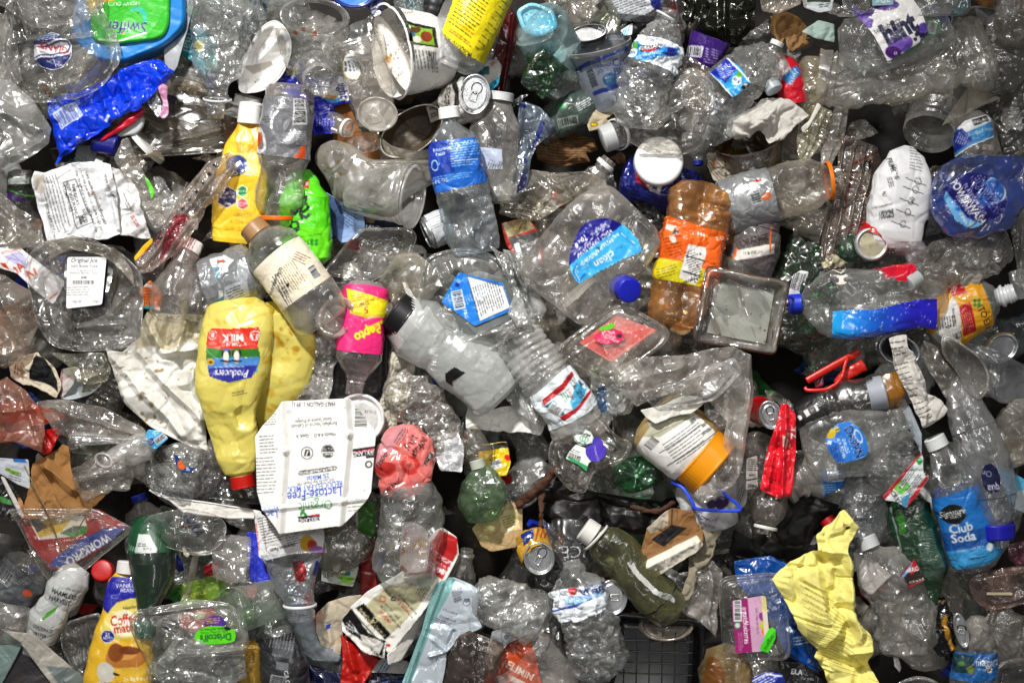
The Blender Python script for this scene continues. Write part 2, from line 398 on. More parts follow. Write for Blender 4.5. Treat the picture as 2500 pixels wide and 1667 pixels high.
def shell(tb,t0=0,t1=1,a0=None,a1=None,off=0,ds=3.2,col='fff',art=None,back=None,cut=False):
    nu=max(3,int((t1-t0)*tb.L/ds)+1);full=a0 is None
    nv=max(10,int(2*math.pi*tb.rmax*(.55+.45*tb.flat)/ds*(1 if full else(a1-a0)/360)))
    t=np.linspace(t0,t1,nu)
    if t0==0 or t1==1: # keep the sharp corners of the profile
        t=np.unique(np.r_[t,tb.prof[(tb.prof[:,0]>=t0)&(tb.prof[:,0]<=t1),0]])
    a=(np.arange(nv)/nv*2*math.pi-math.pi/2)if full else np.radians(np.linspace(a0,a1,nv))
    P,P0=tb.at(t,a,off)
    cc=np.ones((*P.shape[:2],3))*C(col);keep=None
    if art is not None:
        c,al=art.sample(P0[...,0],P0[...,1]);face=(np.sin(a)>-.05)[None,:]&np.ones((len(t),1),bool)
        bk=C(back if back is not None else col);cc=np.where(face[...,None],c,bk)
        if cut:keep=(al>.5)&face
    P=P.reshape(-1,3);F=gridfaces(len(t),nv,full,keep);cc=cc.reshape(-1,3)
    if cut:P,F,cc=compact(P,F,cc)
    return P,F,cc
def rounded(poly,r):
    P=np.array(poly,float);out=[]
    n=len(P)
    for i in range(n):
        a,b,c=P[i-1],P[i],P[(i+1)%n]
        la,lc=np.linalg.norm(a-b),np.linalg.norm(c-b);ra,rc=min(r,la*.48),min(r,lc*.48)
        p,q=b+(a-b)/la*ra,b+(c-b)/lc*rc
        for t in np.linspace(0,1,7):out.append((1-t)**2*p+2*t*(1-t)*b+t*t*q)
    return np.array(out)
def resample(P,ds):
    P=np.vstack([P,P[:1]]);L=np.r_[0,np.cumsum(np.hypot(*np.diff(P,axis=0).T))];n=max(8,int(L[-1]/ds));q=np.linspace(0,L[-1],n,endpoint=False)
    return np.stack([np.interp(q,L,P[:,0]),np.interp(q,L,P[:,1])],1)
def inside(P,poly):
    ins=np.zeros(len(P),bool)
    for(ax,ay),(bx,by)in zip(poly,np.roll(poly,-1,0)):
        if ay!=by:ins^=((ay>P[:,1])!=(by>P[:,1]))&(P[:,0]<(bx-ax)*(P[:,1]-ay)/(by-ay)+ax)
    return ins
def edge_dist(P,poly):
    d=np.full(len(P),1e9)
    for(ax,ay),(bx,by)in zip(poly,np.roll(poly,-1,0)):
        L=max((bx-ax)**2+(by-ay)**2,1e-9);t=np.clip(((P[:,0]-ax)*(bx-ax)+(P[:,1]-ay)*(by-ay))/L,0,1)
        d=np.minimum(d,np.hypot(P[:,0]-ax-t*(bx-ax),P[:,1]-ay-t*(by-ay)))
    return d
def flat_mesh(poly,ds=3.2,rnd=0,jag=0,seed=1):
    P=rounded(poly,rnd)if rnd else np.array(poly,float)
    B=resample(P,ds*1.1)
    if jag:B=B+np.stack([facet(np.c_[B,B[:,:1]*0],14,seed+5),facet(np.c_[B,B[:,:1]*0],14,seed+6)],1)*jag
    x0,y0=B.min(0);x1,y1=B.max(0)
    gx,gy=np.meshgrid(np.arange(x0,x1,ds),np.arange(y0,y1,ds*.87));gx=gx+(np.arange(gx.shape[0])%2)[:,None]*ds/2
    G=np.stack([gx.ravel(),gy.ravel()],1);G=G[inside(G,B)];G=G[edge_dist(G,B)>ds*.55]
    V=np.vstack([B,G]);nb=len(B)
    r=delaunay_2d_cdt([Vector(v)for v in V.tolist()],[],[list(range(nb))],1,1e-4)
    V2=np.array([tuple(v)for v in r[0]]);F=np.array([f for f in r[2]if len(f)==3],int)
    a,b,c=V2[F[:,0]],V2[F[:,1]],V2[F[:,2]]
    cr=(b[:,0]-a[:,0])*(c[:,1]-a[:,1])-(b[:,1]-a[:,1])*(c[:,0]-a[:,0])
    F[cr<0]=F[cr<0][:,::-1]
    return V2,F,B
def sheet(poly,z=0,amp=6,scl=40,thick=0,bulge=0,bw=30,tilt=(0,0),folds=(),art=None,col='fff',rnd=4,jag=0,seed=1,ds=3.2,lat=.5,fine=1,curl=0,back=None):
    """crumpled sheet (thick = board thickness) or, with bulge, a closed pillow-like bag"""
    V,F,B=flat_mesh(poly,ds,rnd,jag,seed)
    c=B.mean(0);d=edge_dist(V,B);V3=np.c_[V,np.zeros(len(V))]
    base=z+(V[:,0]-c[0])*tilt[0]+(V[:,1]-c[1])*tilt[1]
    hz=crumple(V3,amp,scl,seed,3 if fine else 2)
    for(x0,y0,x1,y1,h,wd)in folds:
        L=max((x1-x0)**2+(y1-y0)**2,1e-9);t=np.clip(((V[:,0]-x0)*(x1-x0)+(V[:,1]-y0)*(y1-y0))/L,0,1)
        q=np.hypot(V[:,0]-x0-t*(x1-x0),V[:,1]-y0-t*(y1-y0));hz=hz+h*np.clip(1-q/wd,0,1)
    if curl:hz=hz+curl*np.exp(-d/14)
    lx=facet(V3,scl*1.4,seed+21)*amp*lat;ly=facet(V3,scl*1.4,seed+22)*amp*lat
    cc=np.ones((len(V),3))*C(col)
    if art is not None:cc,al=art.sample(V[:,0],V[:,1])
    X,Y=V[:,0]+lx,V[:,1]+ly
    if bulge:
        h=bulge*(1-np.exp(-d/bw));hb=crumple(V3+500,amp,scl,seed+77,2)
        fade=np.clip(d/8,0,1)
        top=np.c_[X,Y,base+h+hz*(.35+.65*fade)];bot=np.c_[X,Y,base-h*.8+hz*(.35+.65*fade)*(1-fade)+hb*fade*.6-.4*fade]
    elif thick:
        top=np.c_[X,Y,base+hz];bot=np.c_[X,Y,base+hz-thick]
    else:
        return np.c_[X,Y,base+hz],F,cc
    n=len(V);P=np.vstack([top,bot]);ed=np.arange(len(B));
    # boundary vertices come first in the triangulation order
    e2=np.roll(ed,-1);side=np.vstack([np.c_[ed,ed+n,e2],np.c_[e2,ed+n,e2+n]])
    area=((B[:,0]*np.roll(B[:,1],-1)-np.roll(B[:,0],-1)*B[:,1]).sum())>0
    if not area:side=side[:,::-1]
    bc=cc if back is None else np.ones((n,3))*C(back)
    return P,np.vstack([F,F[:,::-1]+n,side]),np.vstack([cc,bc])
def rings(poly,prof,z=0,rnd=12,tilt=(0,0),amp=0,scl=40,seed=1,ds=3.2,col='fff',art=None,floor=True,petal=0,floorfn=None,lat=.4,folds=()):
    """moulded tray, lid or base: prof = [(inset px, height px), ...] from the outer lip to the floor"""
    B=resample(rounded(poly,rnd)if rnd else np.array(poly,float),ds);c=B.mean(0);R=np.hypot(*(B-c).T);mr=R.mean()
    pr=[(a,b)for a,b in prof];full=[]
    for(a,b),(e,f)in zip(pr[:-1],pr[1:]):
        k=max(1,int(math.hypot(e-a,f-b)/ds))
        for q in range(k):full.append((a+(e-a)*q/k,b+(f-b)*q/k))
    full.append(pr[-1])
    if floor:
        a,b=pr[-1];k=int((mr-a)/ds)
        for q in range(1,k+1):full.append((a+(mr-a)*q/k*.999,b))
    ins=np.array(full);sc_=1-ins[:,0]/mr
    XY=c+(B-c)[None]*sc_[:,None,None];Z=np.repeat(ins[:,1][:,None],len(B),1)
    X,Y=XY[...,0],XY[...,1];V3=np.stack([X,Y,Z*1.],-1)
    if petal:
        an=np.arctan2(Y-c[1],X-c[0]);Z=Z-petal*(.5+.5*np.cos(5*an))**3*np.clip(sc_,0,1)[:,None]*np.clip(1.15-sc_,0,.6)[:,None]*2
    if floorfn:Z=Z+floorfn(X,Y)*(sc_<sc_[len(full)-1 if not floor else 0]+1)[:,None]*(ins[:,0]>=pr[-1][0]-.1)[:,None]
    for(x0,y0,x1,y1,h,wd)in folds:
        L=max((x1-x0)**2+(y1-y0)**2,1e-9);t=np.clip(((X-x0)*(x1-x0)+(Y-y0)*(y1-y0))/L,0,1)
        q=np.hypot(X-x0-t*(x1-x0),Y-y0-t*(y1-y0));Z=Z+h*np.clip(1-q/wd,0,1)
    Z=Z+z+(X-c[0])*tilt[0]+(Y-c[1])*tilt[1]
    if amp:
        Z=Z+crumple(V3,amp,scl,seed);X=X+facet(V3,scl*1.3,seed+21)*amp*lat;Y=Y+facet(V3,scl*1.3,seed+22)*amp*lat
    P=np.stack([X,Y,Z],-1);cc=np.ones((*X.shape,3))*C(col)
    if art is not None:cc,al=art.sample(V3[...,0],V3[...,1])
    return P.reshape(-1,3),gridfaces(len(full),len(B),True)[:,::-1],cc.reshape(-1,3)
def ellipse(cx,cy,rx,ry,ang=0,n=40):
    t=np.linspace(0,2*np.pi,n,endpoint=False);a=math.radians(ang)
    return np.stack([cx+rx*np.cos(t)*math.cos(a)+ry*np.sin(t)*math.sin(a),cy-rx*np.cos(t)*math.sin(a)+ry*np.sin(t)*math.cos(a)],1)
def rod(pts,r,col='fff',amp=0,scl=10,seed=1,ds=2.5,flat=1):
    return shell(Tube(pts,[(0,.05),(0.004,r),(.996,r),(1,.05)],flat,amp=amp,scl=scl,seed=seed),ds=ds,col=col)
# ------------------------------------------------------------------ builders for the kinds of rubbish in the pile
PROF=dict(
 water=[(0,.05),(.004,.70),(.02,.92),(.05,1),(.66,1),(.75,.95),(.83,.76),(.90,.46),(.93,.31),(.955,.30),(.957,.40),(.968,.40),(.97,.32),(1,.32)],
 soda=[(0,.05),(.004,.66),(.03,.92),(.08,1),(.60,1),(.72,.92),(.84,.62),(.92,.36),(.95,.27),(.957,.35),(.966,.35),(.968,.28),(1,.28)],
 jar=[(0,.05),(.004,.84),(.03,.98),(.08,1),(.74,1),(.84,.93),(.87,.84),(.88,.84),(.885,.88),(.90,.88),(.905,.83),(1,.83)],
 cup=[(0,.05),(.004,.70),(.012,.72),(.93,.97),(.935,1.02),(.97,1.03),(.985,1.05),(1,1.03)],
 can=[(0,.05),(.004,.60),(.02,.78),(.06,1),(.90,1),(.96,.84),(.97,.86),(1,.86)],
 gator=[(0,.05),(.004,.8),(.03,.97),(.05,1),(.50,1),(.54,.88),(.60,.86),(.65,.97),(.74,1),(.83,.86),(.89,.62),(.905,.46),(.925,.46),(.927,.54),(.94,.54),(.942,.47),(1,.47)],
 straight=[(0,.05),(.004,.93),(.02,1),(.98,1),(.996,.95),(1,.05)],
 open=[(0,.05),(.004,.95),(.01,1),(1,1)],
 mouthonly=[(0,.75),(.4,.95),(.55,1),(.62,1.06),(.68,1),(1,1)],
 neck=[(0,1.7),(.25,1.25),(.4,1),(.5,1),(.52,1.25),(.6,1.25),(.62,1.02),(1,1.02)],
)
_sd=[10]
def seed():
    _sd[0]+=17;return _sd[0]
def cap_mesh(p0,p1,r,col,ridge=1.0,flat=1,bev=.12):
    """screw cap from its skirt p0 to its top p1"""
    tb=Tube([p0,p1],[(0,r*.94),(.02,r),(1-bev,r*.985),(1-bev*.3,r*.93),(1,r*.8),(1.0001,r*.02)],flat)
    L=tb.L;nu=22;nv=96
    t=np.r_[np.linspace(0,1-bev,nu),1-bev*.6,1-bev*.3,1-bev*.1,1,1.0001];a=np.arange(nv)/nv*2*math.pi
    P,_=tb.at(t,a)
    if ridge:
        c=(P-P.mean(1,keepdims=True));c/=np.maximum(np.linalg.norm(c,axis=2,keepdims=True),1e-6)
        m=((t>.06)&(t<1-bev)).astype(float)[:,None]*(np.arange(nv)%2)[None,:]
        P=P-c*(m*ridge)[...,None]
    return P.reshape(-1,3),gridfaces(len(t),nv,True),np.ones((len(t)*nv,3))*C(col)
def B(name,label,cat,spine,R,kind='water',mat=None,col='fff',cap=None,capr=None,capt=(.968,1.035),ring=None,bands=(),flat=.8,amp=5,scl=30,ribs=None,dents=(),n=2,nk=1,group=None,roll=0,petal=0,more=None,art=None,stretch=1,part='body',ds=3.2,t0=0,t1=1,s=None,capmat=None,back=None):
    if mat is None or mat.name.startswith('clear'):amp*=.85
    pr=PROF[kind]if isinstance(kind,str)else kind
    pr=[(t,R*(r*nk if r<.5 and t>.8 else r))for t,r in pr]
    tb=Tube(spine,pr,flat,n,amp,scl,ribs,dents,s or seed(),stretch,roll,petal)
    m=tb.spine[100];th=Thing(name,label,cat,m[0],m[1],m[2]-R*flat,group)
    if art is not None:ds=min(ds,2.2)
    th.add(part,*shell(tb,t0,t1,ds=ds,col=col,art=art,back=back),mat or PET())
    if cap:
        P,_=tb.at(np.array(capt),np.array([0.,math.pi]));c=P.mean(1);cr=capr or pr[-1][1]*1.18
        th.add('cap',*cap_mesh(c[0],c[1],cr,cap,ridge=cr*.05),capmat or CAPM())
    if ring:
        ta,tb_,rc=ring;P,_=tb.at(np.array([ta,tb_]),np.array([0.,math.pi]));c=P.mean(1);r0=np.interp(ta,[q[0]for q in pr],[q[1]for q in pr])*1.16
        th.add('neck_ring',*shell(Tube([c[0],c[1]],[(0,r0*.93),(.1,r0),(.9,r0),(1,r0*.93)],1),ds=2.5,col=rc),CAPM())
    for b in bands:
        ta,te,a_,bk=b[:4];a0,a1=(b[4],b[5])if len(b)>5 else(None,None);mt=b[6]if len(b)>6 else PRINT()
        th.add('label',*shell(tb,ta,te,a0,a1,off=1.4,ds=1.7,col=bk,art=a_,back=bk,cut=(a0 is not None and a_ is not None)),mt)
    if more:more(th,tb)
    return th.build()
def SH(name,label,cat,poly,z,mat=None,group=None,part='sheet',more=None,**kw):
    kw.setdefault('seed',seed())
    if kw.get('art')is not None:kw.setdefault('ds',2.1)
    c=np.array(poly,float).mean(0);th=Thing(name,label,cat,c[0],c[1],z-kw.get('bulge',0),group)
    th.add(part,*sheet(poly,z,**kw),mat or PAPER())
    if more:more(th)
    return th.build()
def TR(name,label,cat,poly,prof,z,mat=None,group=None,part='tray',more=None,lip=1.6,lipcol=None,lipmat=None,**kw):
    """moulded tray / clamshell / lid with a rolled lip"""
    kw.setdefault('seed',seed())
    c=np.array(poly,float).mean(0);th=Thing(name,label,cat,c[0],c[1],z-30,group)
    P,F,cc=rings(poly,prof,z,**kw);th.add(part,P,F,cc,mat or PET())
    if lip:
        n=len(resample(rounded(poly,kw.get('rnd',12))if kw.get('rnd',12)else np.array(poly,float),kw.get('ds',3.2)))
        e=P[:n];e2=np.roll(e,-1,0);T=e2-np.roll(e,1,0);T/=np.maximum(np.linalg.norm(T,axis=1,keepdims=True),1e-6)
        U=np.cross(T,[0,0,1.]);a=np.arange(8)/8*2*np.pi
        V=e[:,None]+lip*(np.cos(a)[None,:,None]*U[:,None]+np.sin(a)[None,:,None]*np.array([0,0,1.]))
        V=np.concatenate([V,V[:1]]);th.add('rim',V.reshape(-1,3),gridfaces(n+1,8,True),np.ones(((n+1)*8,3))*(C(lipcol)if lipcol else C(kw.get('col','fff'))),lipmat or mat or PET())
    if more:more(th,P)
    return th.build()
def STK(poly_or_art,z,art,tilt=(0,0),c=None,amp=0,ds=2.2,P=None):
    """sticker lying on a roughly flat face: polygon cut from the artwork"""
    V,F,Bd=flat_mesh(poly_or_art,ds,0)
    c=np.array(c if c is not None else Bd.mean(0));zz=z+(V[:,0]-c[0])*tilt[0]+(V[:,1]-c[1])*tilt[1]
    if P is not None: # drape it on the vertices of the thing below
        Q=P;
        for i in range(len(V)):
            d=(Q[:,0]-V[i,0])**2+(Q[:,1]-V[i,1])**2;near=np.argsort(d)[:6];zz[i]=Q[near,2].mean()+z
        zz=zz
    if amp:zz=zz+crumple(np.c_[V,V[:,:1]*0],amp,26,5,2)
    return np.c_[V,zz],F,art.sample(V[:,0],V[:,1])[0]
def canend(th,cx,cy,z,rx,ry,ang,depth=5,tab=True,opening=True,ta=0,nm='can_end'):
    """aluminium can lid seen from above: chime, sunken panel, opening and ring tab"""
    el=ellipse(cx,cy,rx,ry,ang)
    i=th.add(nm,*rings(el,[(-1,-6),(0,2),(3,3),(6,-depth),(9,-depth),(11,-depth*.5)],z,rnd=0,col='d0d2d4',ds=2.2),METAL())
    u=np.array([math.cos(math.radians(ta)),-math.sin(math.radians(ta))]);c=np.array([cx,cy])
    if opening:
        e=ellipse(*(c+u*rx*.42),rx*.36,ry*.26,ta);th.add('opening',*rings(e,[(-1,1),(1,1.5),(1.5,-1),(4,-2)],z-depth*.5+1,rnd=0,col='0b0b0b',ds=2),solid(.6,name='painted_hole_shade'),i)  # near-black disc paints the shade inside the opening
    if tab:
        e=rounded([tuple(c+u*a+np.array([u[1],-u[0]])*b)for a,b in((rx*.22,ry*.16),(rx*.22,-ry*.16),(-rx*.45,-ry*.2),(-rx*.45,ry*.2))],rx*.12)
        th.add('pull_tab',*rings(e,[(-.5,0),(0,2.2),(2.5,2.2),(3,-.5)],z-depth*.5+2.5,rnd=0,col='e8e8ea',ds=1.6,floor=False),METAL(),i)
        th.add('rivet',*rings(ellipse(*(c+u*rx*.1),3.2,3.2),[(0,0),(1,1.5)],z-depth*.5+3.5,rnd=0,col='ccc',ds=1.4),METAL(),i)
A=Art
# ------------------------------------------------------------------ the setting: the dark bed the pile lies on
g=Thing('ground','x','x',1250,833,-330)
g.add('ground',*sheet([(-500,-500),(3000,-500),(3000,2150),(-500,2150)],-330,amp=14,scl=90,ds=26,col='1d1915',art=None),solid(.8,name='dark_floor',dirt=.8))
go=g.build();go['kind']='structure'
for k in('label','category'):del go[k]
# ------------------------------------------------------------------ deep layer, glimpsed through the gaps
rd=random.Random(5)
deepcols=['e8ecec','dfe6ea','f0efe8','c9d3d6','e6e2d4','dfe8dc']
for i in range(40):
    x=rd.uniform(30,2470);y=rd.uniform(30,1640);a=rd.uniform(0,6.28);L=rd.uniform(100,170);R=rd.uniform(42,62)
    dx,dy=math.cos(a)*L,math.sin(a)*L
    B('buried_bottle','crushed clear bottle buried in the shade beneath the upper layer','bottle',[(x-dx,y-dy,rd.uniform(-250,-205)),(x+rd.uniform(-20,20),y+rd.uniform(-20,20),-215),(x+dx,y+dy,rd.uniform(-235,-190))],
      R,rd.choice(['water','soda','jar','gator']),amp=9,scl=34,flat=.6,ds=5,mat=clear(.22,.12,.25),col=rd.choice(deepcols),group='clear bottles buried under the upper layer',s=None)
for i in range(46):
    x=rd.uniform(0,2500);y=rd.uniform(0,1667);w_=rd.uniform(80,170);h_=rd.uniform(60,120)
    pts=[(x+math.cos(t)*w_*rd.uniform(.6,1),y+math.sin(t)*h_*rd.uniform(.6,1))for t in np.arange(0,6.2,.8)]
    SH('film_scrap','crumpled clear film scrap wedged deep between the containers','plastic film',pts,rd.uniform(-190,-120),mat=clear(.24,.13,.25,bscale=40),amp=24,scl=60,ds=5,col=rd.choice(deepcols),group='clear film scraps wedged deep in the pile',rnd=10,jag=6)
dc=[('8a5a34','brown card'),('1d3a8c','blue printed wrapper'),('7a1518','dark red wrapper'),('20201f','black plastic'),('1c5a2a','green plastic'),('b8b2a4','off-white paper'),('c9c7c2','pale grey plastic'),('5c4a36','dirty brown paper')]
for i in range(44):
    x=rd.uniform(0,2500);y=rd.uniform(0,1667);w_=rd.uniform(50,110);h_=rd.uniform(40,90);c_,n_=dc[i%len(dc)]
    pts=[(x+math.cos(t)*w_*rd.uniform(.6,1),y+math.sin(t)*h_*rd.uniform(.6,1))for t in np.arange(0,6.2,1.0)]
    SH('wrapper_scrap' if 'wrap' in n_ else 'paper_scrap' if 'paper' in n_ or 'card' in n_ else 'plastic_scrap',n_+' scrap lying deep in the gaps of the pile','scrap',pts,rd.uniform(-270,-190),mat=solid(.5,.1,name='scrap_surface'),amp=20,scl=50,thick=1.5,ds=5,col=c_,group=n_+' scraps deep in the pile',rnd=4,jag=4)
for i in range(112):
    x=rd.uniform(20,2480)if i<84 else rd.uniform(1250,2480);y=rd.uniform(20,1650)if i<84 else rd.uniform(900,1660);a=rd.uniform(0,6.28);L=rd.uniform(60,120);R=rd.uniform(34,54)
    dx,dy=math.cos(a)*L,math.sin(a)*L;zz=rd.uniform(-140,-84)
    if i%3:B('wedged_bottle','crumpled clear bottle wedged in the half-lit gap between bigger containers','bottle',[(x-dx,y-dy,zz),(x+rd.uniform(-14,14),y+rd.uniform(-14,14),zz+14),(x+dx,y+dy,zz+20)],R,rd.choice(['water','soda','jar','cup']),amp=9,scl=30,flat=.6,ds=4,mat=clear(.2,.07,.24),group='crumpled clear bottles wedged in the gaps',cap=rd.choice([None,None,'e4e4e0','2438b0','d8d8d4']),capt=(.968,1.05))
    else:TR('wedged_clamshell','bent clear clamshell wedged in the half-lit gap between bigger containers','clamshell',[(x-70,y-50),(x+60,y-64),(x+74,y+44),(x-58,y+62)],[(0,0),(6,3),(11,0),(22,-26),(28,-28)],zz,rnd=20,amp=10,scl=50,ds=4,mat=clear(.13,.07,.18),group='bent clear clamshells wedged in the gaps')
# ------------------------------------------------------------------ small litter between the containers
for i in range(110):
    x=rd.uniform(0,2500);y=rd.uniform(0,1667);a=rd.uniform(0,3.14);L=rd.uniform(24,70);w_=rd.uniform(10,34);u=np.array([math.cos(a),math.sin(a)]);v=np.array([-u[1],u[0]])
    pts=[tuple(np.array([x,y])+u*L*p+v*w_*q)for p,q in((-1,rd.uniform(-.3,.3)),(-.3,rd.uniform(.5,1)),(.5,rd.uniform(.4,1)),(1,rd.uniform(-.4,.4)),(.4,rd.uniform(-1,-.5)),(-.4,rd.uniform(-1,-.4)))]
    SH('plastic_shard','torn clear plastic shard','plastic shard',pts,rd.uniform(-90,10),mat=clear(.2,.07,.2),amp=12,scl=24,ds=3.2,group='torn clear plastic shards',rnd=2,jag=3,tilt=(rd.uniform(-.5,.5),rd.uniform(-.5,.5)))
for i in range(90):
    x=rd.uniform(0,2500);y=rd.uniform(0,1667);a=rd.uniform(0,3.14);L=rd.uniform(12,34);w_=rd.uniform(7,20);u=np.array([math.cos(a),math.sin(a)]);v=np.array([-u[1],u[0]])
    pts=[tuple(np.array([x,y])+u*L*p+v*w_*q)for p,q in((-1,rd.uniform(-.6,.6)),(0,rd.uniform(.5,1)),(1,rd.uniform(0,.6)),(.6,rd.uniform(-1,-.5)),(-.4,rd.uniform(-1,-.4)))]
    c_,n_=[('d8d2c4','pale paper'),('8a6238','brown card'),('d8d8da','white plastic'),('6a4a2c','brown leaf'),('a81e1e','red wrapper'),('2444b4','blue wrapper'),('b9b09a','pale paper'),('3a2c20','brown leaf'),('c8c2b8','pale paper')][i%9]
    SH(n_.split()[1]+'_scrap','small torn '+n_+' scrap','scrap',pts,rd.uniform(-90,-20),mat=solid(.6,.05,dirt=.8),amp=9,scl=18,ds=3.5,thick=1,col=c_,group='small torn '+n_+' scraps',rnd=1,jag=3,tilt=(rd.uniform(-.5,.5),rd.uniform(-.5,.5)))
for i in range(22):
    x=rd.uniform(0,2500);y=rd.uniform(0,1667);z=rd.uniform(-80,-30);a=rd.uniform(0,6.28);c_,n_=[('e4e4e0','white'),('2238b0','blue'),('c8cacc','grey'),('b01818','red'),('e8e8e4','white')][i%5]
    th=Thing('bottle','loose '+n_+' screw cap','bottle cap',x,y,z,'loose '+n_+' screw caps');h_=rd.uniform(10,18)
    th.add('shell',*cap_mesh(np.array([x,y,z]),np.array([x+math.cos(a)*h_,y+math.sin(a)*h_,z+rd.uniform(4,16)]),rd.uniform(17,23),c_,1),CAPM());th.build()
# ================================================================== top left
ar=A(240,-30,460,170,'39c02c').poly([(240,-30),(300,-30),(290,10),(262,16),(240,40)],'d8b52c').text(300,-12,44,'WetJet','fff',180,.03).text(310,17,13,'HEAVY DUTY','fff',181,.01)
ar.ell(345,50,22,26,'2ec0a8',10).ell(338,58,20,24,'39c02c').text(318,74,42,'Swiffer','fff',178,.055,.85,.15).text(318,74,42,'Swiffer','1c2172',178,.02,.85,.15).line([(250,104),(300,108),(365,88)],4,'fff').ell(311,90,3,3,'f0a020').spots(16,'1c3a14',.8,2.5,.7)
TR('wipes_tub','bright blue wipes tub with a green printed lid, upside down at the top edge','tub',[(195,-60),(456,-60),(458,70),(408,116),(300,160),(235,150),(180,100)],[(0,-90),(0,0),(6,10),(16,10)],6,mat=solid(.4,.3,bump=.05,dirt=.3),col='1685d8',rnd=26,lip=0,amp=2,part='tub_body',
   more=lambda t,P:t.add('lid',*rings([(215,-60),(424,-60),(420,74),(402,102),(282,116),(235,108)],[(0,0),(0,7),(5,12)],16,rnd=22,art=ar,col='39c02c',amp=1.5,ds=2.3),PRINT()))
SH('grey_strip','long pale grey plastic strip standing beside the blue wipes tub','plastic strip',[(452,-30),(486,-30),(432,164),(404,200),(398,120),(452,80)],-10,mat=solid(.45,.1),col='a9adb0',amp=4,scl=70,thick=4,tilt=(.2,0))
ar=A(430,40,530,180,'14808e').text(463,105,34,'nial','bfe6e8',250,.0,1).ell(458,68,8,7,'fff').ell(458,68,5,5,'e57a1a').text(470,88,8,'OPTIMAL','fff',250).ell(487,112,13,13,'d9cf6b').ell(520,150,16,20,'2da89a')
SH('teal_carton','teal printed carton panel peeking out behind the crinkled upside-down bottle','carton',[(455,48),(530,90),(535,170),(500,190),(470,150),(436,128)],-45,art=ar,col='14808e',amp=5,scl=60,thick=3,mat=PRINT())
ar=A(95,75,200,195,'1b2664').ell(143,137,47,46,'fff').ell(143,137,44,43,'1b2664').lines(128,105,62,22,172,'cdd',5,1.6).text(158,168,10,'Strawberries','fff',166).text(150,158,8,'Fraises','fff',166)
ar.poly([(96,128),(120,122),(165,105),(184,108),(191,122),(184,142),(150,148),(96,160)],'fff').poly([(99,131),(122,125),(165,109),(182,111),(187,123),(181,138),(150,143),(99,156)],'1b2664').poly([(102,133),(124,128),(165,113),(179,114),(183,123),(178,135),(150,139),(102,152)],'fff')
ar.text(147,127,24,'GIANT','c3202b',168,.035,.9).text(140,144,8,'CALIFORNIA','1b2664',170)
pd=[(103,133),(115,105),(143,91),(160,95),(166,105),(184,108),(191,122),(188,150),(170,174),(143,183),(117,174),(99,152)]
TR('strawberry_clamshell','crushed clear fruit clamshell with a round navy and white sticker','clamshell',[(18,12),(60,-30),(240,-25),(262,40),(290,95),(298,150),(270,195),(225,235),(165,254),(78,252),(40,215),(10,170)],[(0,0),(9,0),(11,6),(16,6),(18,0),(34,42),(52,46)],44,rnd=36,amp=11,scl=52,folds=[(60,20,165,250,26,18),(20,120,280,100,14,14),(230,0,290,200,12,12)],
   more=lambda t,P:t.add('sticker',*STK(pd,3.0,ar,P=P),PRINT()))
TR('fruit_clamshell_base','clear ribbed clamshell base reaching over the top left corner','clamshell',[(-60,-60),(250,-60),(262,20),(210,60),(90,75),(20,20),(-60,10)],[(0,0),(7,0),(12,-12),(22,-40)],62,rnd=22,amp=7,scl=55,folds=[(80,50,250,20,10,8),(90,68,240,40,-8,5)])
SH('grey_bag_fold','cloudy clear bag filling the left edge below the strawberry clamshell','plastic bag',[(-60,205),(30,200),(85,250),(135,320),(128,355),(60,400),(10,425),(-60,440)],40,mat=clear(.2,.12,.2,bscale=30),bulge=34,bw=40,amp=12,scl=70,folds=[(0,270,130,330,18,20),(30,390,130,340,12,14)])
SH('grey_bag','small cloudy bag corner at the far left top','plastic bag',[(-60,30),(18,40),(50,110),(60,200),(20,240),(-60,230)],10,mat=clear(.24,.12,.2,bscale=30),bulge=30,bw=40,amp=12,scl=60)
ar=A(110,150,440,400,'0b3fe0').bar(170,280,62,34,30,'14329a','dfe6f5').lines(140,262,50,26,32,'cfdcff',5,1.8).lines(198,247,10,16,32,'fff',4,1.6).rect(267,293,20,8,'eef',50)
SH('blue_wrapper','glossy royal blue crinkled snack wrapper with a barcode and torn edges','wrapper',[(114,250),(200,222),(250,195),(300,160),(372,140),(405,155),(426,174),(405,205),(372,235),(345,268),(290,290),(262,318),(190,352),(160,378),(132,395),(140,370),(128,332)],22,art=ar,mat=solid(.26,.5,bump=.22,bscale=45,dirt=.25),amp=17,scl=50,bulge=9,bw=20,folds=[(240,200,278,300,16,12),(290,165,305,240,16,14),(200,335,150,372,12,10),(350,160,330,220,-14,12)],jag=4,lat=.6)
SH('crimson_pouch','crimson red strip of soft plastic tucked below the blue wrapper','pouch',[(246,342),(275,315),(310,285),(352,262),(355,275),(330,300),(290,325),(252,345)],4,col='c4122e',mat=solid(.35,.3),amp=4,scl=30,bulge=9,bw=12)
SH('pink_tag','torn pink strip of wrapper hanging from foil beside the blue wrapper','wrapper',[(384,214),(398,205),(410,212),(407,245),(413,280),(402,289),(392,285),(396,250)],26,col='cf8fb4',mat=GLOSS(),amp=6,scl=20,thick=1)
SH('foil_shred','small silver foil shred beside the pink strip','foil',[(360,248),(382,225),(392,250),(396,282),(380,288),(366,270)],14,col='c9ccd0',mat=FOIL(),amp=9,scl=16,thick=1)
TR('white_scoop','pale grey rounded plastic lid under the crimson strip','lid',[(285,335),(330,300),(358,284),(356,312),(340,330),(300,338)],[(0,-10),(0,0),(4,3)],-12,col='b9bdbf',mat=CAPM(),lip=0,rnd=12)
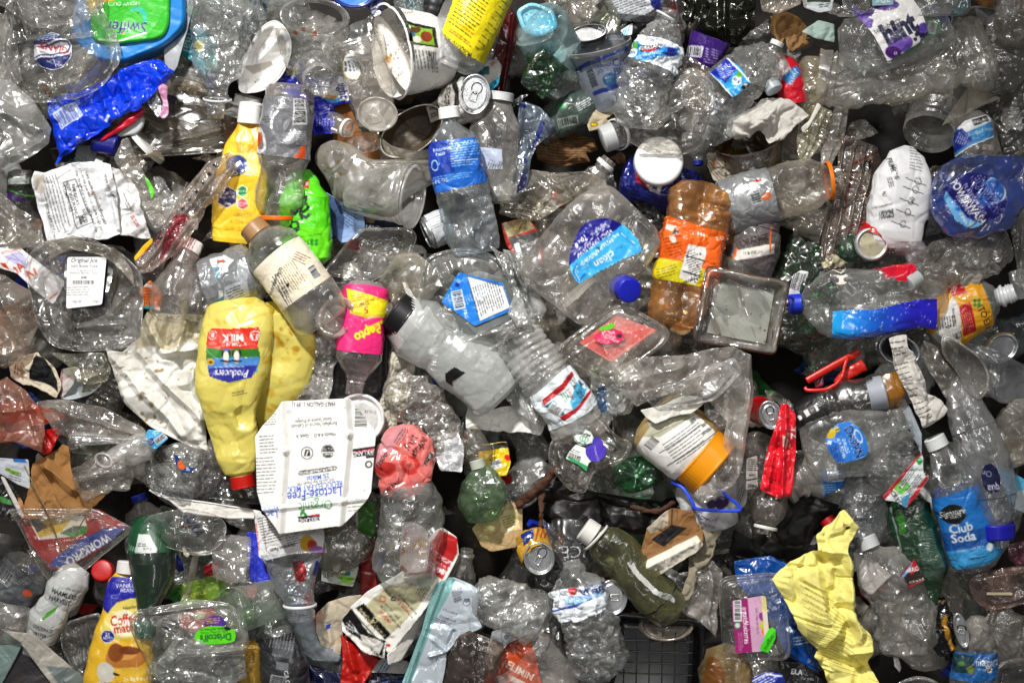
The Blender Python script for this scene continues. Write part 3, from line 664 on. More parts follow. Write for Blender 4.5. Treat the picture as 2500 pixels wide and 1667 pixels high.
B('navy_plastic_cup','dark blue plastic cap lying under the blue wrapper','cap',[(232,345,-22),(290,360,-10)],26,'straight',col='161a78',mat=CAPM(),amp=1,flat=.7)
ar=A(110,350,260,430,'8d9193').poly([(120,366),(190,360),(180,395),(130,400)],'222').text(170,380,22,'LIC','111',8,.04).text(190,396,20,'COO','2f6f7c',8,.02)
SH('torn_label','torn grey label with teal lettering under the tip of the blue wrapper','label',[(122,366),(230,352),(240,398),(140,412)],-40,art=ar,amp=6,scl=50,thick=1.5)
B('crinkled_inverted_bottle','finely crinkled clear bottle pointing neck down beside the white foam tray','bottle',[(548,-60,60),(545,80,70),(535,180,66),(528,292,46)],76,[(0,.8),(.3,1),(.55,.93),(.68,.76),(.80,.42),(.84,.32),(.86,.32),(.862,.40),(.885,.40),(.89,.31),(1,.30)],mat=PETC(),amp=12,scl=26,flat=.7,ring=(.862,.875,'ddd'),dents=[(.4,70,40,16),(.55,110,36,14),(.2,90,40,14)],stretch=1.5)
B('bottle_shoulder','crinkled clear bottle shoulder behind the inverted bottle at the top','bottle',[(470,-80,-10),(590,20,0),(625,90,0)],50,'jar',mat=PETC(),amp=9,scl=22)
TR('brown_tinted_clamshell','large empty rectangular clear tray with brown tinted corner and raised square','tray',[(262,250),(440,190),(520,215),(560,240),(598,300),(612,336),(548,372),(360,388),(270,392),(240,330)],[(0,0),(14,-2),(18,-6),(24,-6),(40,-34)],-30,rnd=20,amp=6,scl=80,mat=clear(.10,.10,.2,tint=(.82,.76,.68)),art=A(230,180,620,400,'f4eee4').poly([(540,300),(590,290),(620,336),(545,375)],'e6b070'),folds=[(425,345,540,318,16,8),(530,250,540,320,12,6),(330,388,600,340,12,14),(280,260,420,330,12,20)])
ar=A(560,60,740,240,'eceae6').poly([(600,170),(660,150),(668,160),(620,185)],'a59f95').spots(14,'4a4036',.8,2.5)
TR('white_foam_tray','white foam tray with a rounded rim standing at an angle near the top','tray',[(694,62),(716,100),(712,142),(690,190),(648,226),(585,234),(600,150),(636,80),(670,52)],[(0,0),(8,3),(12,0),(30,-30),(50,-34)],10,rnd=24,amp=5,scl=60,art=ar,col='eceae6',mat=solid(.6,0,bump=.05,dirt=.8),tilt=(-.25,-.1),folds=[(600,190,690,90,22,26)])
SH('teal_packet','dark blue and green packet corner at the top behind the bottle shoulder','packet',[(600,-40),(660,-40),(650,40),(632,62),(606,40)],-60,art=A(590,-50,670,70,'1d4d63').poly([(590,-50),(615,-50),(612,20),(595,30)],'1f6a2c'),amp=8,scl=30,thick=2,mat=PRINT())
# ================================================================== top centre left
B('clear_jar','clear jar lying across the top edge beside the blue lid','jar',[(630,-40,-10),(745,-20,0)],52,'jar',amp=4,flat=.8)
TR('blue_round_lid','shiny round blue lid at the top edge','lid',ellipse(866,-8,54,34,0),[(0,-14),(0,0),(6,2),(10,-3)],60,rnd=0,art=A(800,-50,930,40,'18307c').ell(866,-10,44,26,'4d8be0'),mat=GLOSS(),lip=0)
SH('navy_band','navy printed wrapper band with white lettering hanging from the blue lid','wrapper',[(895,14),(925,-5),(940,5),(930,40),(912,46),(904,28)],50,art=A(880,-20,950,60,'18234c').text(918,14,9,'Calories','fff',18).lines(918,28,26,10,18,'ccd',4),amp=4,scl=20,thick=1,mat=GLOSS())
B('crinkled_bottle','crinkled clear bottle end beside the blue lid at the top edge','bottle',[(880,-90,10),(960,0,20)],48,'water',mat=PETC(),amp=8,scl=20)
B('oval_mouth_jar','crushed clear jar with a wide oval opening and orange smears','jar',[(780,240,24),(778,170,10),(770,70,34)],84,[(0,.36),(.10,.38),(.12,.46),(.16,.38),(.2,.42),(.30,.66),(.5,.86),(.8,1),(1,1.02)],mat=clear(.15,.09,.12,dirt=.4),amp=9,scl=46,flat=.45,ds=2.8,art=A(680,0,880,250,'e2e8ee').spots(5,'d8642a',3,10,.9,(700,60,790,100)),more=lambda t,tb:t.add('mouth_rim',*rings(ellipse(777,56,82,44,-6),[(-2,0),(1,3),(4,0),(12,-16)],70,rnd=0,amp=3,scl=50,floor=False),PET()))
B('threaded_mouth','clear threaded jar neck facing up below the oval opening','bottle neck',[(772,175,-30),(788,208,52)],36,[(0,1.5),(.3,1.3),(.5,1),(.55,1.12),(.6,1),(.66,1.12),(.72,1),(.78,1.12),(.84,1),(1,1.02)],mat=clear(.2,.08,.1),flat=1,amp=1.5)
ar=A(810,60,960,340,'fff').put(np.zeros((281,151)),'fff')
lab=A(835,130,880,215,'e9eef2').ell(857,175,20,33,'a98a22',-8).ell(857,175,18,31,'f1f4f6',-8)
for i in range(26):lab.rect(845+i%4*8+(i//4%2)*3,150+i//4*8,2,4,'333',10)
B('tall_clear_cup','tall clear drinking cup with a white speckled oval emblem, lying mouth up','cup',[(922,300,14),(905,230,34),(876,100,44)],62,[(0,.02),(.002,.78),(.02,.80),(.05,.80),(.9,1.0),(.93,1.02),(.95,1.0),(.96,1.04),(.98,1.0),(1,1.03)],mat=clear(.15,.1,.12),amp=5,scl=60,flat=.7,dents=[(.55,60,50,26),(.3,100,40,14)],bands=[(.5,.86,A(830,120,890,230,'fff',False).ell(857,175,20,33,'a98a22',-8).ell(857,175,18,31,'f1f4f6',-8).lines(857,175,26,46,80,'333',6,2.4),'fff',20,160)],
  more=lambda t,tb:t.add('base',*rings(ellipse(925,285,50,42,-10),[(0,0),(3,3),(8,-4)],50,rnd=0,amp=1),clear(.45,.25,.1)))
ar=A(930,30,1100,260,'f3f1ec')
ar.poly([(980,80),(1070,95),(1078,142),(1005,140)],'111').poly([(985,90),(1062,99),(1070,138),(1008,136)],'86b93c').ell(1008,108,16,9,'3a332c',20).ell(1025,105,12,8,'5a3a22',30).ell(1050,118,14,13,'8c2f1e').ell(1028,128,10,8,'e8e4dc').ell(1016,118,8,5,'2f6fa8').ell(1002,100,12,7,'f2efe6')
ar.line([(952,45),(985,85),(1045,90)],1.6,'222').text(998,66,9,'COTTAGE','8a4a22',28,.02).lines(985,54,40,12,30,'222',5,2).bar(1062,165,22,24,-5,'222',None).line([(1010,148),(1016,200)],2,'222')
for k in range(6):ar.lines(1018+k*8,175,46,6,-82,'333',6,2)
ar.lines(1068,190,24,16,-82,'333',4,1.8)
ins=A(890,30,1040,270,'efece4').spots(90,'3c3228',.8,2.6,.85,(920,80,990,230)).spots(8,'a8702c',3,9,.8,(930,150,970,210)).spots(14,'4a3a22',1,3,.9,(930,180,985,235))
def tub(t,tb):
    t.add('rim',*shell(Tube([(966,147,62),(962,148,64)],[(0,108),(.3,113),(.7,113),(1,108)],1,amp=7,scl=70,seed=77),ds=2.4,col='f3f1ec'),PRINT())
    t.add('inside',*rings(ellipse(968,150,98,24,-66),[(0,0),(6,-20),(14,-26)],62,rnd=0,art=ins,amp=4,scl=40),solid(.55,0,dirt=.5))
B('white_food_tub','dirty white paper food tub with a green picture panel, tipped open to the left','tub',[(1085,138,-14),(1030,140,22),(966,148,60)],108,[(0,.02),(.004,.74),(.03,.78),(1,1)],mat=PRINT(),art=ar,col='f3f1ec',flat=1,amp=4,scl=60,more=tub,s=77)
ar=A(1050,-60,1280,200,'efe4e0',False)
a2=A(1060,-60,1290,190,'f0df12',False).poly([(1135,-60),(1175,-60),(1222,10),(1224,26),(1150,150),(1142,155),(1086,105),(1082,92)],'f2e016').poly([(1240,-20),(1262,18),(1190,158),(1178,166),(1152,156),(1152,148)],'d8c81a')
for k in range(15):
    u=k/15;cx,cy=1182-u*58,-22+u*122
    a2.lines(cx,cy,74,5,-36,'2b2408' if k%4!=1 else 'c84a12',6,2.4,short=.1)
a2.text(1118,128,15,'MOSQUITO BITES','111',145,.03,.72).lines(1128,110,66,8,-36,'7a2c0c',5,2)
for k in range(9):a2.lines(1236-k*8,25+k*14,24,4,-36,'2b2408',6,2,short=.4)
B('yellow_labelled_bottle','clear repellent bottle with bright yellow small-print labels, base down-left at the top','bottle',[(1100,172,40),(1140,80,56),(1215,-90,50)],74,[(0,.02),(.004,.82),(.03,.96),(.06,.92),(.1,1),(1,1)],mat=clear(.24,.12,.15),amp=2,flat=.85,bands=[(.10,.99,a2,'f0df12',8,172)])
SH('ruby_film_box','dark ruby red glossy carton standing right of the yellow labelled bottle','carton',[(1240,10),(1262,40),(1262,90),(1232,220),(1205,240),(1185,215),(1200,150)],-50,mat=solid(.28,.5),col='5c0d10',amp=4,scl=60,thick=3,folds=[(1255,40,1228,220,12,6)])
B('black_ribbed_cap','black ribbed screw cap of a clear jar at the top edge','cap',[(1036,66,10),(1060,30,16),(1075,-60,14)],30,'straight',col='17161a',mat=CAPM(),amp=0,flat=.9,ribs=(1.2,4,0,1),roll=0)
B('clear_jar_teal','clear jar with teal smear beside the black ribbed cap','jar',[(990,-70,14),(1010,66,20)],38,'straight',mat=clear(.2,.09,.15),art=A(960,-80,1060,80,'dfe6e6').poly([(985,-80),(1020,-80),(1020,20),(995,40)],'7fb9c0'),amp=3)
SH('blue_card','blue and white printed card corner between black cap and yellow label','card',[(1082,30),(1120,-10),(1125,40),(1076,66)],-20,art=A(1060,-30,1140,80,'2546b0').poly([(1060,70),(1130,40),(1130,90),(1060,90)],'c9ccd8').text(1100,24,30,'ri','fff',20,.02),amp=3,thick=2)
SH('crumpled_tissue_cup','crumpled white, teal and orange paper cup right of the silver can','paper cup',[(1165,165),(1210,140),(1225,160),(1215,205),(1185,235),(1160,215)],0,art=A(1150,130,1240,240,'d9d5cf').poly([(1150,175),(1190,165),(1195,185),(1150,200)],'3c6f76').lines(1205,155,30,12,30,'c06030',5).poly([(1180,220),(1222,180),(1222,200),(1190,240)],'35a3c4'),amp=12,scl=26,bulge=12,bw=12)
ar=A(1060,180,1220,320,'e9e7e2').poly([(1070,200),(1105,195),(1115,250),(1085,275)],'bdb7ae').lines(1098,238,50,14,80,'222',4,2).poly([(1108,200),(1118,196),(1116,290),(1108,290)],'222')
B('crushed_white_can','crushed white and black drink can with its open lid facing up','can',[(1095,262,-6),(1135,252,30),(1158,243,62)],52,[(0,.02),(.004,.7),(.1,.95),(.8,1),(.95,.9),(1,.86)],mat=solid(.3,.3,.3),art=ar,col='e2e0dc',amp=9,scl=30,flat=.9,more=lambda t,tb:canend(t,1160,242,74,38,49,-8,ta=68),part='can_body')
SH('newsprint_scrap','scrap of printed paper with an orange dot behind the crushed white can','paper',[(1040,262),(1085,230),(1110,270),(1080,290),(1050,300)],-6,art=A(1030,220,1120,310,'b9b2a6').text(1062,262,12,'NEW','222',20,.03).ell(1088,240,9,9,'c4481a').lines(1070,278,40,14,20,'333',4),amp=6,scl=24,thick=1)
# blue chip bag
ar=A(640,150,870,345,'1620b4').poly([(695,175),(718,158),(730,172),(725,184),(700,189)],'d8cf92').poly([(785,225),(800,225),(812,250),(790,240)],'d8cf92').text(745,205,11,'REIGNS','fff',-80,.02).text(735,212,11,'SUPREME','fff',-80,.02).text(765,225,9,'VANILLA','fff',-75,.02).lines(672,215,24,20,-75,'aab4ff',5).lines(795,300,26,40,90,'aab4ff',6,2).poly([(820,180),(850,190),(850,245),(815,250),(800,225)],'e9edf2').text(836,220,26,'light','231a70',-78,.05,.9).ell(815,243,16,10,'3a9ae0').poly([(800,228),(826,236),(822,244),(800,240)],'e5a23a').text(806,290,9,'UNITE','fff',90)
SH('blue_cookie_bag','royal blue snack bag with pale wafer pictures behind the clear cups','snack bag',[(648,222),(668,180),(700,150),(735,155),(760,190),(850,180),(852,250),(815,262),(815,330),(770,338),(755,300),(740,250)],-34,art=ar,mat=GLOSS(),amp=11,scl=44,bulge=8,bw=20)
SH('brown_box_panel','corrugated brown cardboard panel between the cups and the canister','cardboard',[(806,248),(850,250),(880,320),(940,330),(925,400),(860,380),(815,345)],-60,art=A(800,240,950,410,'8a5a34').rect(895,340,60,40,'55351c',5).rect(895,340,56,36,'8a5a34',5).lines(895,338,46,20,5,'4a2c16',6,2),amp=4,scl=50,thick=4)
B('small_neck','small clear bottle neck with a white ring beside the tall cup','bottle',[(805,296,-10),(858,322,20)],24,[(0,1),(.3,1.05),(.5,.95),(.62,.85),(1,.85)],ring=(.75,.86,'f2f2f2'),amp=2,flat=1)
# gatorade with grey label
ar=A(625,240,790,410,'85868a').bar(741,283,56,22,-87,'222','f0f0f0').text(694,262,15,'140','222',175,.03).ell(641,350,20,33,'fff',8).ell(643,352,11,22,'85868a',8).poly([(637,340),(652,330),(644,362),(636,366)],'e0501c').poly([(742,368),(756,362),(752,398),(740,394)],'e5541e').ell(735,389,6,5,'e5541e').lines(664,300,30,20,180,'555',6,3).lines(742,345,30,34,180,'ddd',5,2)
B('grey_label_sports_bottle','clear sports bottle with a silver-grey wrap label standing upside down, orange ring','bottle',[(712,216,44),(700,350,56),(688,470,50),(681,562,44)],64,[(0,.02),(.004,.84),(.03,.94),(.05,.96),(.5,1),(.56,.9),(.60,.84),(.66,.86),(.75,.95),(.82,.90),(.88,.66),(.905,.55),(.93,.53),(1,.53)],amp=4,scl=40,bands=[(.11,.50,ar,'85868a',None,None,solid(.3,.4,.35,bump=.2))],ring=(.905,.935,'f06a10'),mat=clear(.17,.1,.2),petal=4,ribs=(1.5,9,.94,1),dents=[(.3,80,40,12)])
# ================================================================== top centre
ar=A(915,270,1090,440,'c8c2b4').poly([(915,330),(950,300),(965,330),(925,370)],'2f5a2c').lines(990,410,80,24,-8,'3a3a34',6,2).lines(930,380,20,30,-70,'333',5)
B('open_paper_canister','open cardboard canister lying on its side with its dark brown ribbed inside showing','canister',[(1000,400,-95),(1008,356,-40),(1012,332,-12)],82,[(0,.02),(.004,.96),(1,1)],mat=PRINT(),art=ar,flat=.75,col='b9b3a6',amp=4,scl=70,back='4a3a2a',more=lambda t,tb:(t.add('rim',*rings(ellipse(1010,331,86,50,36),[(-1,-3),(0,3),(3,3),(4,-3)],-4,rnd=0,floor=False,col='d6d2c8',amp=3,scl=60),METAL()),t.add('inside',*rings(ellipse(1010,331,82,46,36),[(0,0),(12,-26),(20,-40)],-6,rnd=0,art=A(900,240,1120,430,'4d4031').spots(12,'2a2018',2,6),floor=True,amp=3,scl=40),solid(.55,.1,dirt=.4))),s=5)
ar=A(1030,325,1200,470,'1d62c4').poly([(1030,335),(1085,330),(1092,452),(1030,470)],'1534a0').poly([(1066,362),(1104,355),(1114,428),(1072,438)],'123a9c').text(1081,372,12,'Nutrition','e8f4ff',12,.03).text(1077,384,12,'Facts','e8f4ff',12,.03).text(1164,353,13,'AQUAFINA','d8f4ff',6,.01).text(1073,408,9,'-0','fff',10).lines(1130,385,56,60,8,'b8e0ff',6,1.8).rect(1140,398,56,1.5,'fff',8).lines(1165,372,40,20,8,'8fd0f4',6,1.6).rect(1180,405,16,16,'123a9c',5).text(1180,405,14,'o','fff').ell(1063,411,8,13,'cfe',5,ring=1.5).lines(1100,442,120,16,8,'78b8ec',5,1.8).text(1070,452,12,'16.9 FL OZ','e8f4ff',12)
B('blue_label_water_bottle','clear water bottle with a white cap and a bright blue small-print label','bottle',[(1160,622,70),(1150,560,76),(1116,410,92),(1098,278,98)],66,'water',cap='f0efec',capr=26,capt=(.95,1.03),amp=5,scl=32,flat=.72,nk=.95,bands=[(.47,.80,ar,'1d62c4')],petal=18,mat=clear(.17,.1,.2,tint=(.90,.95,1)),dents=[(.25,70,40,16),(.12,110,30,16),(.86,60,24,8)],ribs=(1.6,22,.05,.44))
B('white_capped_bottle','clear bottle with a grey-white cap standing behind the blue label water bottle','bottle',[(1212,500,6),(1205,380,22),(1222,235,30)],62,'soda',cap='c9cbcc',capr=34,capt=(.93,1.01),mat=clear(.16,.1,.2),amp=4,flat=.8,nk=1.4,bands=[(.32,.5,A(1180,390,1260,470,'b9c4d8').lines(1215,430,60,60,70,'555',6),'b9c4d8',20,110)])
# big frosted cups
TR('flattened_frosted_cup','wide frosted deli cup crushed flat with bits of yellow food, left of the blue bottle','cup',[(768,395),(778,362),(812,344),(860,352),(905,395),(1052,392),(1072,410),(1070,440),(1000,480),(950,530),(860,498),(822,492),(800,440)],[(0,-22),(0,0),(8,12),(24,30),(60,40)],4,mat=clear(.46,.16,.12,dirt=.6),rnd=16,amp=7,scl=80,art=A(740,330,1090,545,'e6e2da').spots(7,'c8a84a',2,7,.8,(780,350,860,450)),folds=[(820,490,822,440,14,10),(905,396,1060,398,10,12)])
B('frosted_cup','hazy clear cup with its round mouth toward the blue label bottle and a dirty rim','cup',[(860,470,0),(930,478,28),(1012,488,62)],78,[(0,.02),(.004,.62),(.02,.66),(.78,.92),(.84,.98),(.86,.93),(.93,1),(.95,.96),(.985,1.02),(1,1)],mat=clear(.26,.12,.12,dirt=.9),amp=5,scl=70,flat=.95,more=lambda t,tb:t.add('rim',*shell(Tube([(1010,488,62),(1016,489,64)],[(0,75),(.3,79),(.7,79),(1,75)],1),ds=2.5),HAZY()))
B('silver_banded_can','small silver can with a pale printed band tucked under the frosted cup','can',[(1100,548,-16),(1040,575,-6)],42,'can',col='c6c9cc',mat=METAL(),amp=2,flat=1,bands=[(.1,.8,A(1020,510,1120,610,'c9cdd0').lines(1075,545,50,30,25,'888',6),'c9cdd0')])
# soap bottle bottom
ar=A(1240,10,1400,180,'7fc4da').ell(1306,66,46,40,'8fd4ea',20).spots(18,'123',.7,2,.9,(1270,30,1350,100))
B('blue_soap_bottle','translucent sky-blue soap bottle with its square base facing the camera','bottle',[(1300,62,78),(1325,90,48),(1370,170,-10)],62,[(0,.02),(.004,.60),(.03,.72),(.08,.88),(.2,1),(.7,1),(1,.8)],n=3.2,roll=40,mat=clear(.42,.12,.12,tint=(.62,.88,.98),dirt=.3),flat=1,amp=2,more=lambda t,tb:(t.add('base',*rings([(1258,42),(1296,22),(1350,40),(1362,84),(1318,108),(1276,94)],[(0,0),(4,4),(9,4),(12,-4),(16,-5)],76,rnd=16,art=ar,amp=2,scl=30),solid(.2,.7,dirt=.3,bump=.2)),t.add('label',*STK([(1345,150),(1372,118),(1384,128),(1378,158),(1352,172)],40,A(1330,100,1400,180,'d9d4be').lines(1366,148,30,10,35,'3a7a9a',5).ell(1355,160,8,6,'b08030')),PRINT())))
def petals(name,label,cx,cy,z,r,tintcol,seed_,sy=1,**k):
    TR(name,label,'bottle',ellipse(cx,cy,r,r*sy,15),[(0,-40),(0,-18),(r*.12,0),(r*.3,8),(r*.55,6)],z,rnd=0,petal=22,amp=9,scl=30,mat=clear(.13,.09,.16,tint=tintcol,dirt=.3),lip=0,seed=seed_,more=lambda t,P:t.add('gate_mark',*rings(ellipse(cx+2,cy+2,5,5),[(0,0),(1,2),(2.5,2)],z+4,rnd=0,ds=1.6,col='8fc49a'),GLOSS()),**k)
B('green_squashed_bottle','dark green bottle squashed in front of the blue soap bottle, star-shaped base up','bottle',[(1372,172,60),(1330,180,66),(1290,160,80)],50,[(0,.2),(.05,.4),(.5,.95),(.9,1),(.98,.7),(1,.1)],mat=clear(.14,.07,.2,tint=(.05,.36,.12),dirt=.2,milk=(.2,.5,.25)),amp=13,scl=30,flat=.6,petal=0)
SH('green_film_wing','torn dark green plastic hanging below the blue soap bottle','plastic',[(1280,135),(1300,120),(1345,140),(1392,168),(1365,185),(1350,215),(1318,238),(1290,205),(1276,165)],70,mat=clear(.2,.08,.2,tint=(.06,.34,.12),dirt=.2,milk=(.2,.5,.25)),amp=20,scl=34,bulge=8,bw=14,jag=4)
B('crinkled_flat_bottle','finely crinkled flattened clear bottle at the top beside the soap bottle','bottle',[(1340,-80,20),(1400,0,34),(1432,68,30)],66,[(0,.6),(.1,1),(.75,.95),(.93,.6),(.98,.2),(1,.05)],mat=PETC(),amp=12,scl=22,flat=.6)
th=Thing('dented_can_end','silver rim of a dented can under the crinkled flattened bottle','can',1435,85,-10)
th.add('body',*shell(Tube([(1436,70,-40),(1434,92,-2)],[(0,44),(.5,45),(.7,47),(1,46)],.6,amp=2),ds=2.5,col='b9bcc0'),METAL());th.add('rim',*rings(ellipse(1434,84,47,20,10),[(-1,-4),(0,3),(3,3),(6,-8)],12,rnd=0,col='ccc',ds=2.2),METAL());th.build()
ar=A(1470,-40,1630,75,'d6dbe0').poly([(1580,15),(1612,5),(1606,40),(1588,32)],'1e2a7c').lines(1545,22,110,60,18,'333',6,2).spots(5,'6a4a2a',1,3)
B('back_label_bottle','clear bottle with a wide white small-print back label at the top edge','bottle',[(1545,60,10),(1550,0,16),(1560,-100,16)],80,[(0,.3),(.1,.8),(.3,1),(1,1)],mat=clear(.2,.1,.15),amp=3,flat=.6,bands=[(.02,.98,A(1470,-60,1630,75,'fff',False).poly([(1482,-60),(1486,10),(1505,48),(1530,58),(1570,50),(1605,25),(1620,-10),(1620,-60)],'dfe3e8').poly([(1580,15),(1612,5),(1606,40),(1588,32)],'1e2a7c').lines(1542,20,96,56,18,'333',6,2),'fff',8,172)])
SH('pink_strip_box','clear and pink narrow plastic strip running up to the small clear neck','plastic strip',[(1512,88),(1640,-10),(1652,20),(1640,60),(1530,88)],2,mat=clear(.2,.12,.15),art=A(1500,-20,1660,100,'5b5563').poly([(1592,25),(1640,-5),(1650,40),(1590,60)],'d8a0b0').poly([(1640,20),(1650,15),(1650,40),(1636,40)],'e0102a'),amp=4,bulge=8)
SH('barcode_tag','white and light blue tag above the blue striped tub','tag',[(1514,75),(1545,56),(1543,86),(1524,88)],16,art=A(1505,50,1555,95,'f2f4f6').lines(1528,74,26,14,70,'2f9fd8',5,2.5),amp=1,thick=1.5)
# tub with blue stripes
ar=A(1370,80,1560,260,'d0d4dc')
for(x0,y0,x1,y1,w_)in((1442,175,1520,140,10),(1406,186,1434,176,10),(1447,243,1468,236,10),(1474,236,1530,214,10)):ar.line([(x0,y0),(x1,y1)],w_,'2247b8')
ar.text(1466,182,12,"TRADER",'2c4bab',14,.02).text(1466,193,12,"JOE'S",'2c4bab',14,.02).text(1506,172,24,'Cru','2c4bab',14,.03).text(1506,192,24,'Blu','2c4bab',14,.03).ell(1483,212,17,15,'2b7fc4').text(1480,208,9,'MILK','fff',14,.03).lines(1483,217,20,8,14,'bfe0ff',4,1.4).bar(1440,208,40,16,-70,'1b1b2a',None)
B('blue_striped_tub','translucent white tub with blue stripes and lettering, mouth up and tilted','tub',[(1490,255,-36),(1475,190,0),(1458,126,30)],78,[(0,.02),(.004,.74),(.02,.78),(.9,.94),(.91,1.0),(.97,1.02),(1,1)],mat=clear(.62,.2,.1,dirt=.4,milk=(.72,.74,.8)),art=ar,col='d0d4dc',flat=1,amp=2,scl=60,more=lambda t,tb:t.add('rim',*shell(Tube([(1460,136,27),(1457,124,31)],[(0,77),(.1,81),(.9,82),(1,79)],1,amp=2,scl=60),ds=2.5,col='c4c6c8'),MILKY()),s=9)
ar=A(1500,95,1660,170,'e9eef4').poly([(1514,152),(1530,100),(1545,108),(1560,118),(1600,126),(1658,128),(1640,152),(1575,162)],'1e86d6').poly([(1625,128),(1646,128),(1640,150),(1622,150)],'1d1f86').poly([(1558,118),(1612,121),(1606,134),(1556,134)],'15151a').poly([(1562,130),(1600,130),(1596,137),(1562,137)],'b01020').text(1584,125,15,'KIRKLAND','fff',2,.03,.9).ell(1536,135,12,12,'e6f2ea').text(1536,134,10,'50%','1d2f86',0,.03).ell(1540,117,9,7,'5db83a',30).text(1580,143,14,'purified water','d4ecff',5,.02,.85).line([(1514,152),(1545,160),(1580,162),(1640,150)],3.5,'fff').text(1580,154,8,'16.9 FL OZ (1.05 PT) 500 mL','fff',4,.01)
B('crinkled_water_bottle','tall crinkled clear water bottle with a sky-blue and white label band, cap missing','bottle',[(1556,318,82),(1568,220,92),(1605,120,92),(1630,28,92)],66,[(0,.05),(.004,.7),(.04,.95),(.1,1),(.4,.96),(.60,.93),(.72,.9),(.80,.72),(.88,.44),(.92,.33),(.925,.37),(.95,.37),(.955,.31),(1,.30)],mat=clear(.15,.10,.34,bscale=110),amp=10,scl=24,flat=.66,bands=[(.51,.73,ar,'e9eef4')],ring=(.925,.945,'d8dadb'),petal=10,nk=1,stretch=.8)
SH('dark_bag','near-black glossy olive plastic bag stretched across the top right of centre','bag',[(1645,-40),(1845,-40),(1842,70),(1800,118),(1745,112),(1700,108),(1660,75)],-60,mat=solid(.16,.8,bump=.15,bscale=30,dirt=.1),col='121307',amp=16,scl=70,bulge=24,folds=[(1710,20,1690,100,26,18),(1760,0,1765,110,22,14)])
ar=A(1650,90,1770,190,'3b1a72').bar(1690,135,32,20,-8,'222','e8e6ee').lines(1735,150,44,36,-10,'b9a8dc',6,1.8)
B('purple_cup','purple printed yogurt cup with a white barcode patch','cup',[(1700,175,-20),(1720,130,0),(1732,98,6)],50,[(0,.02),(.01,.8),(1,1)],mat=GLOSS(),art=ar,col='3b1a72',flat=.8,amp=2)
SH('brown_stained_film','brown stained clear film draped below the purple cup','plastic film',[(1650,132),(1668,134),(1760,180),(1760,200),(1700,190),(1645,185)],36,mat=clear(.2,.12,.2,tint=(.75,.68,.6)),amp=8,scl=30,bulge=6,bw=10)
TR('white_dot_lid','small white button cap on dark plastic left of the purple cup','cap',ellipse(1657,158,7,7),[(0,-6),(0,0),(1,2)],60,rnd=0,col='f4f4f4',mat=CAPM(),lip=0,ds=1.5)
ar=A(1720,145,1830,260,'2aa0e4').poly([(1728,186),(1768,150),(1790,180),(1762,214)],'1a28a8').lines(1764,184,34,30,18,'b8d8ff',5,1.8).bar(1748,172,10,10,40,'111','6f8bd0').ell(1790,207,12,12,'e6f2ea').text(1790,207,10,'60%','1d2f86',-40,.03).ell(1797,192,8,7,'5db83a',30).poly([(1806,212),(1822,215),(1816,232),(1800,225)],'1a1418').text(1812,219,12,'K','fff',-40,.03).text(1796,228,14,'puri','d8f0ff',-40,.02).text(1785,240,8,'16.9 FL','fff',-45,.02).line([(1728,188),(1780,250)],4,'fff').line([(1768,150),(1822,212)],4,'fff')
B('crinkled_label_bottle','crinkled clear bottle with a tilted blue label patch, lying right of the centre cups','bottle',[(1700,350,30),(1745,270,40),(1810,190,52),(1870,120,40)],66,[(0,.1),(.05,.8),(.15,1),(.8,.95),(.92,.6),(1,.4)],mat=PETC(),amp=11,scl=26,flat=.62,more=lambda t,tb:t.add('label',*STK([(1728,186),(1768,150),(1800,176),(1824,216),(1780,250),(1755,222)],4,ar,P=t.parts[0][1][t.parts[0][1][:,2]>50],amp=2),PRINT()))
def cc(t,P):
    t.add('cup_base',*rings(ellipse(1700,235,42,52,10),[(0,-6),(0,0),(4,2),(10,-8)],92,rnd=0,amp=6,scl=30),clear(.12,.1,.15))
TR('crumpled_dome','large crumpled clear dome lid overlapping the crinkled bottles, centre right','lid',[(1640,180),(1690,168),(1725,195),(1742,250),(1735,310),(1704,368),(1640,384),(1570,372),(1528,345),(1520,315),(1560,310),(1600,300),(1625,240)],[(0,0),(5,4),(9,0),(13,10),(34,34),(60,38)],72,rnd=30,amp=11,scl=48,mat=clear(.13,.09,.18),more=cc,folds=[(1600,300,1700,260,16,14),(1650,380,1640,300,14,12),(1570,340,1610,370,-12,10)])
ar=A(1540,325,1680,465,'f4f4f2').ell(1608,365,50,26,'e6e6e4').spots(10,'8a7a60',.8,2)
TR('white_round_lid','bright white flip-top round lid right under the clear dome lid','lid',ellipse(1607,396,60,60,0),[(0,-50),(0,-6),(3,0),(8,3),(20,3),(24,0)],70,rnd=0,art=ar,mat=solid(.35,.3,bump=.04,dirt=.25),lip=0,tilt=(0,.12),folds=[(1560,378,1656,380,7,4),(1560,386,1656,388,-6,4)])
ar=A(1500,370,1750,530,'17206e').poly([(1545,425),(1560,425),(1600,455),(1580,470),(1548,450)],'c01626').poly([(1575,455),(1612,460),(1605,480),(1580,475)],'e8e8ea').text(1590,464,16,'PM','111',-20,.04).ell(1615,440,46,42,'ccd',0,ring=2)
B('dark_blue_can','dark blue drink can with a red and white roundel beneath the white lid','can',[(1520,430,-30),(1600,455,-10),(1700,480,-20)],55,'can',art=ar,col='17206e',mat=solid(.25,.3,.4),amp=5,flat=.8)
SH('dark_pouch','dark glossy grey pouch right under the blue can','pouch',[(1540,480),(1600,500),(1650,520),(1640,590),(1560,540),(1520,500)],-50,col='2a2a2c',mat=GLOSS(),amp=8,bulge=8)
ar=A(1330,220,1470,345,'3c4a44').lines(1425,262,46,20,30,'cfd4d4',5,2.6).bar(1385,305,44,16,12,'111','7f8a84').rect(1372,270,20,10,'1f8a4a',15)
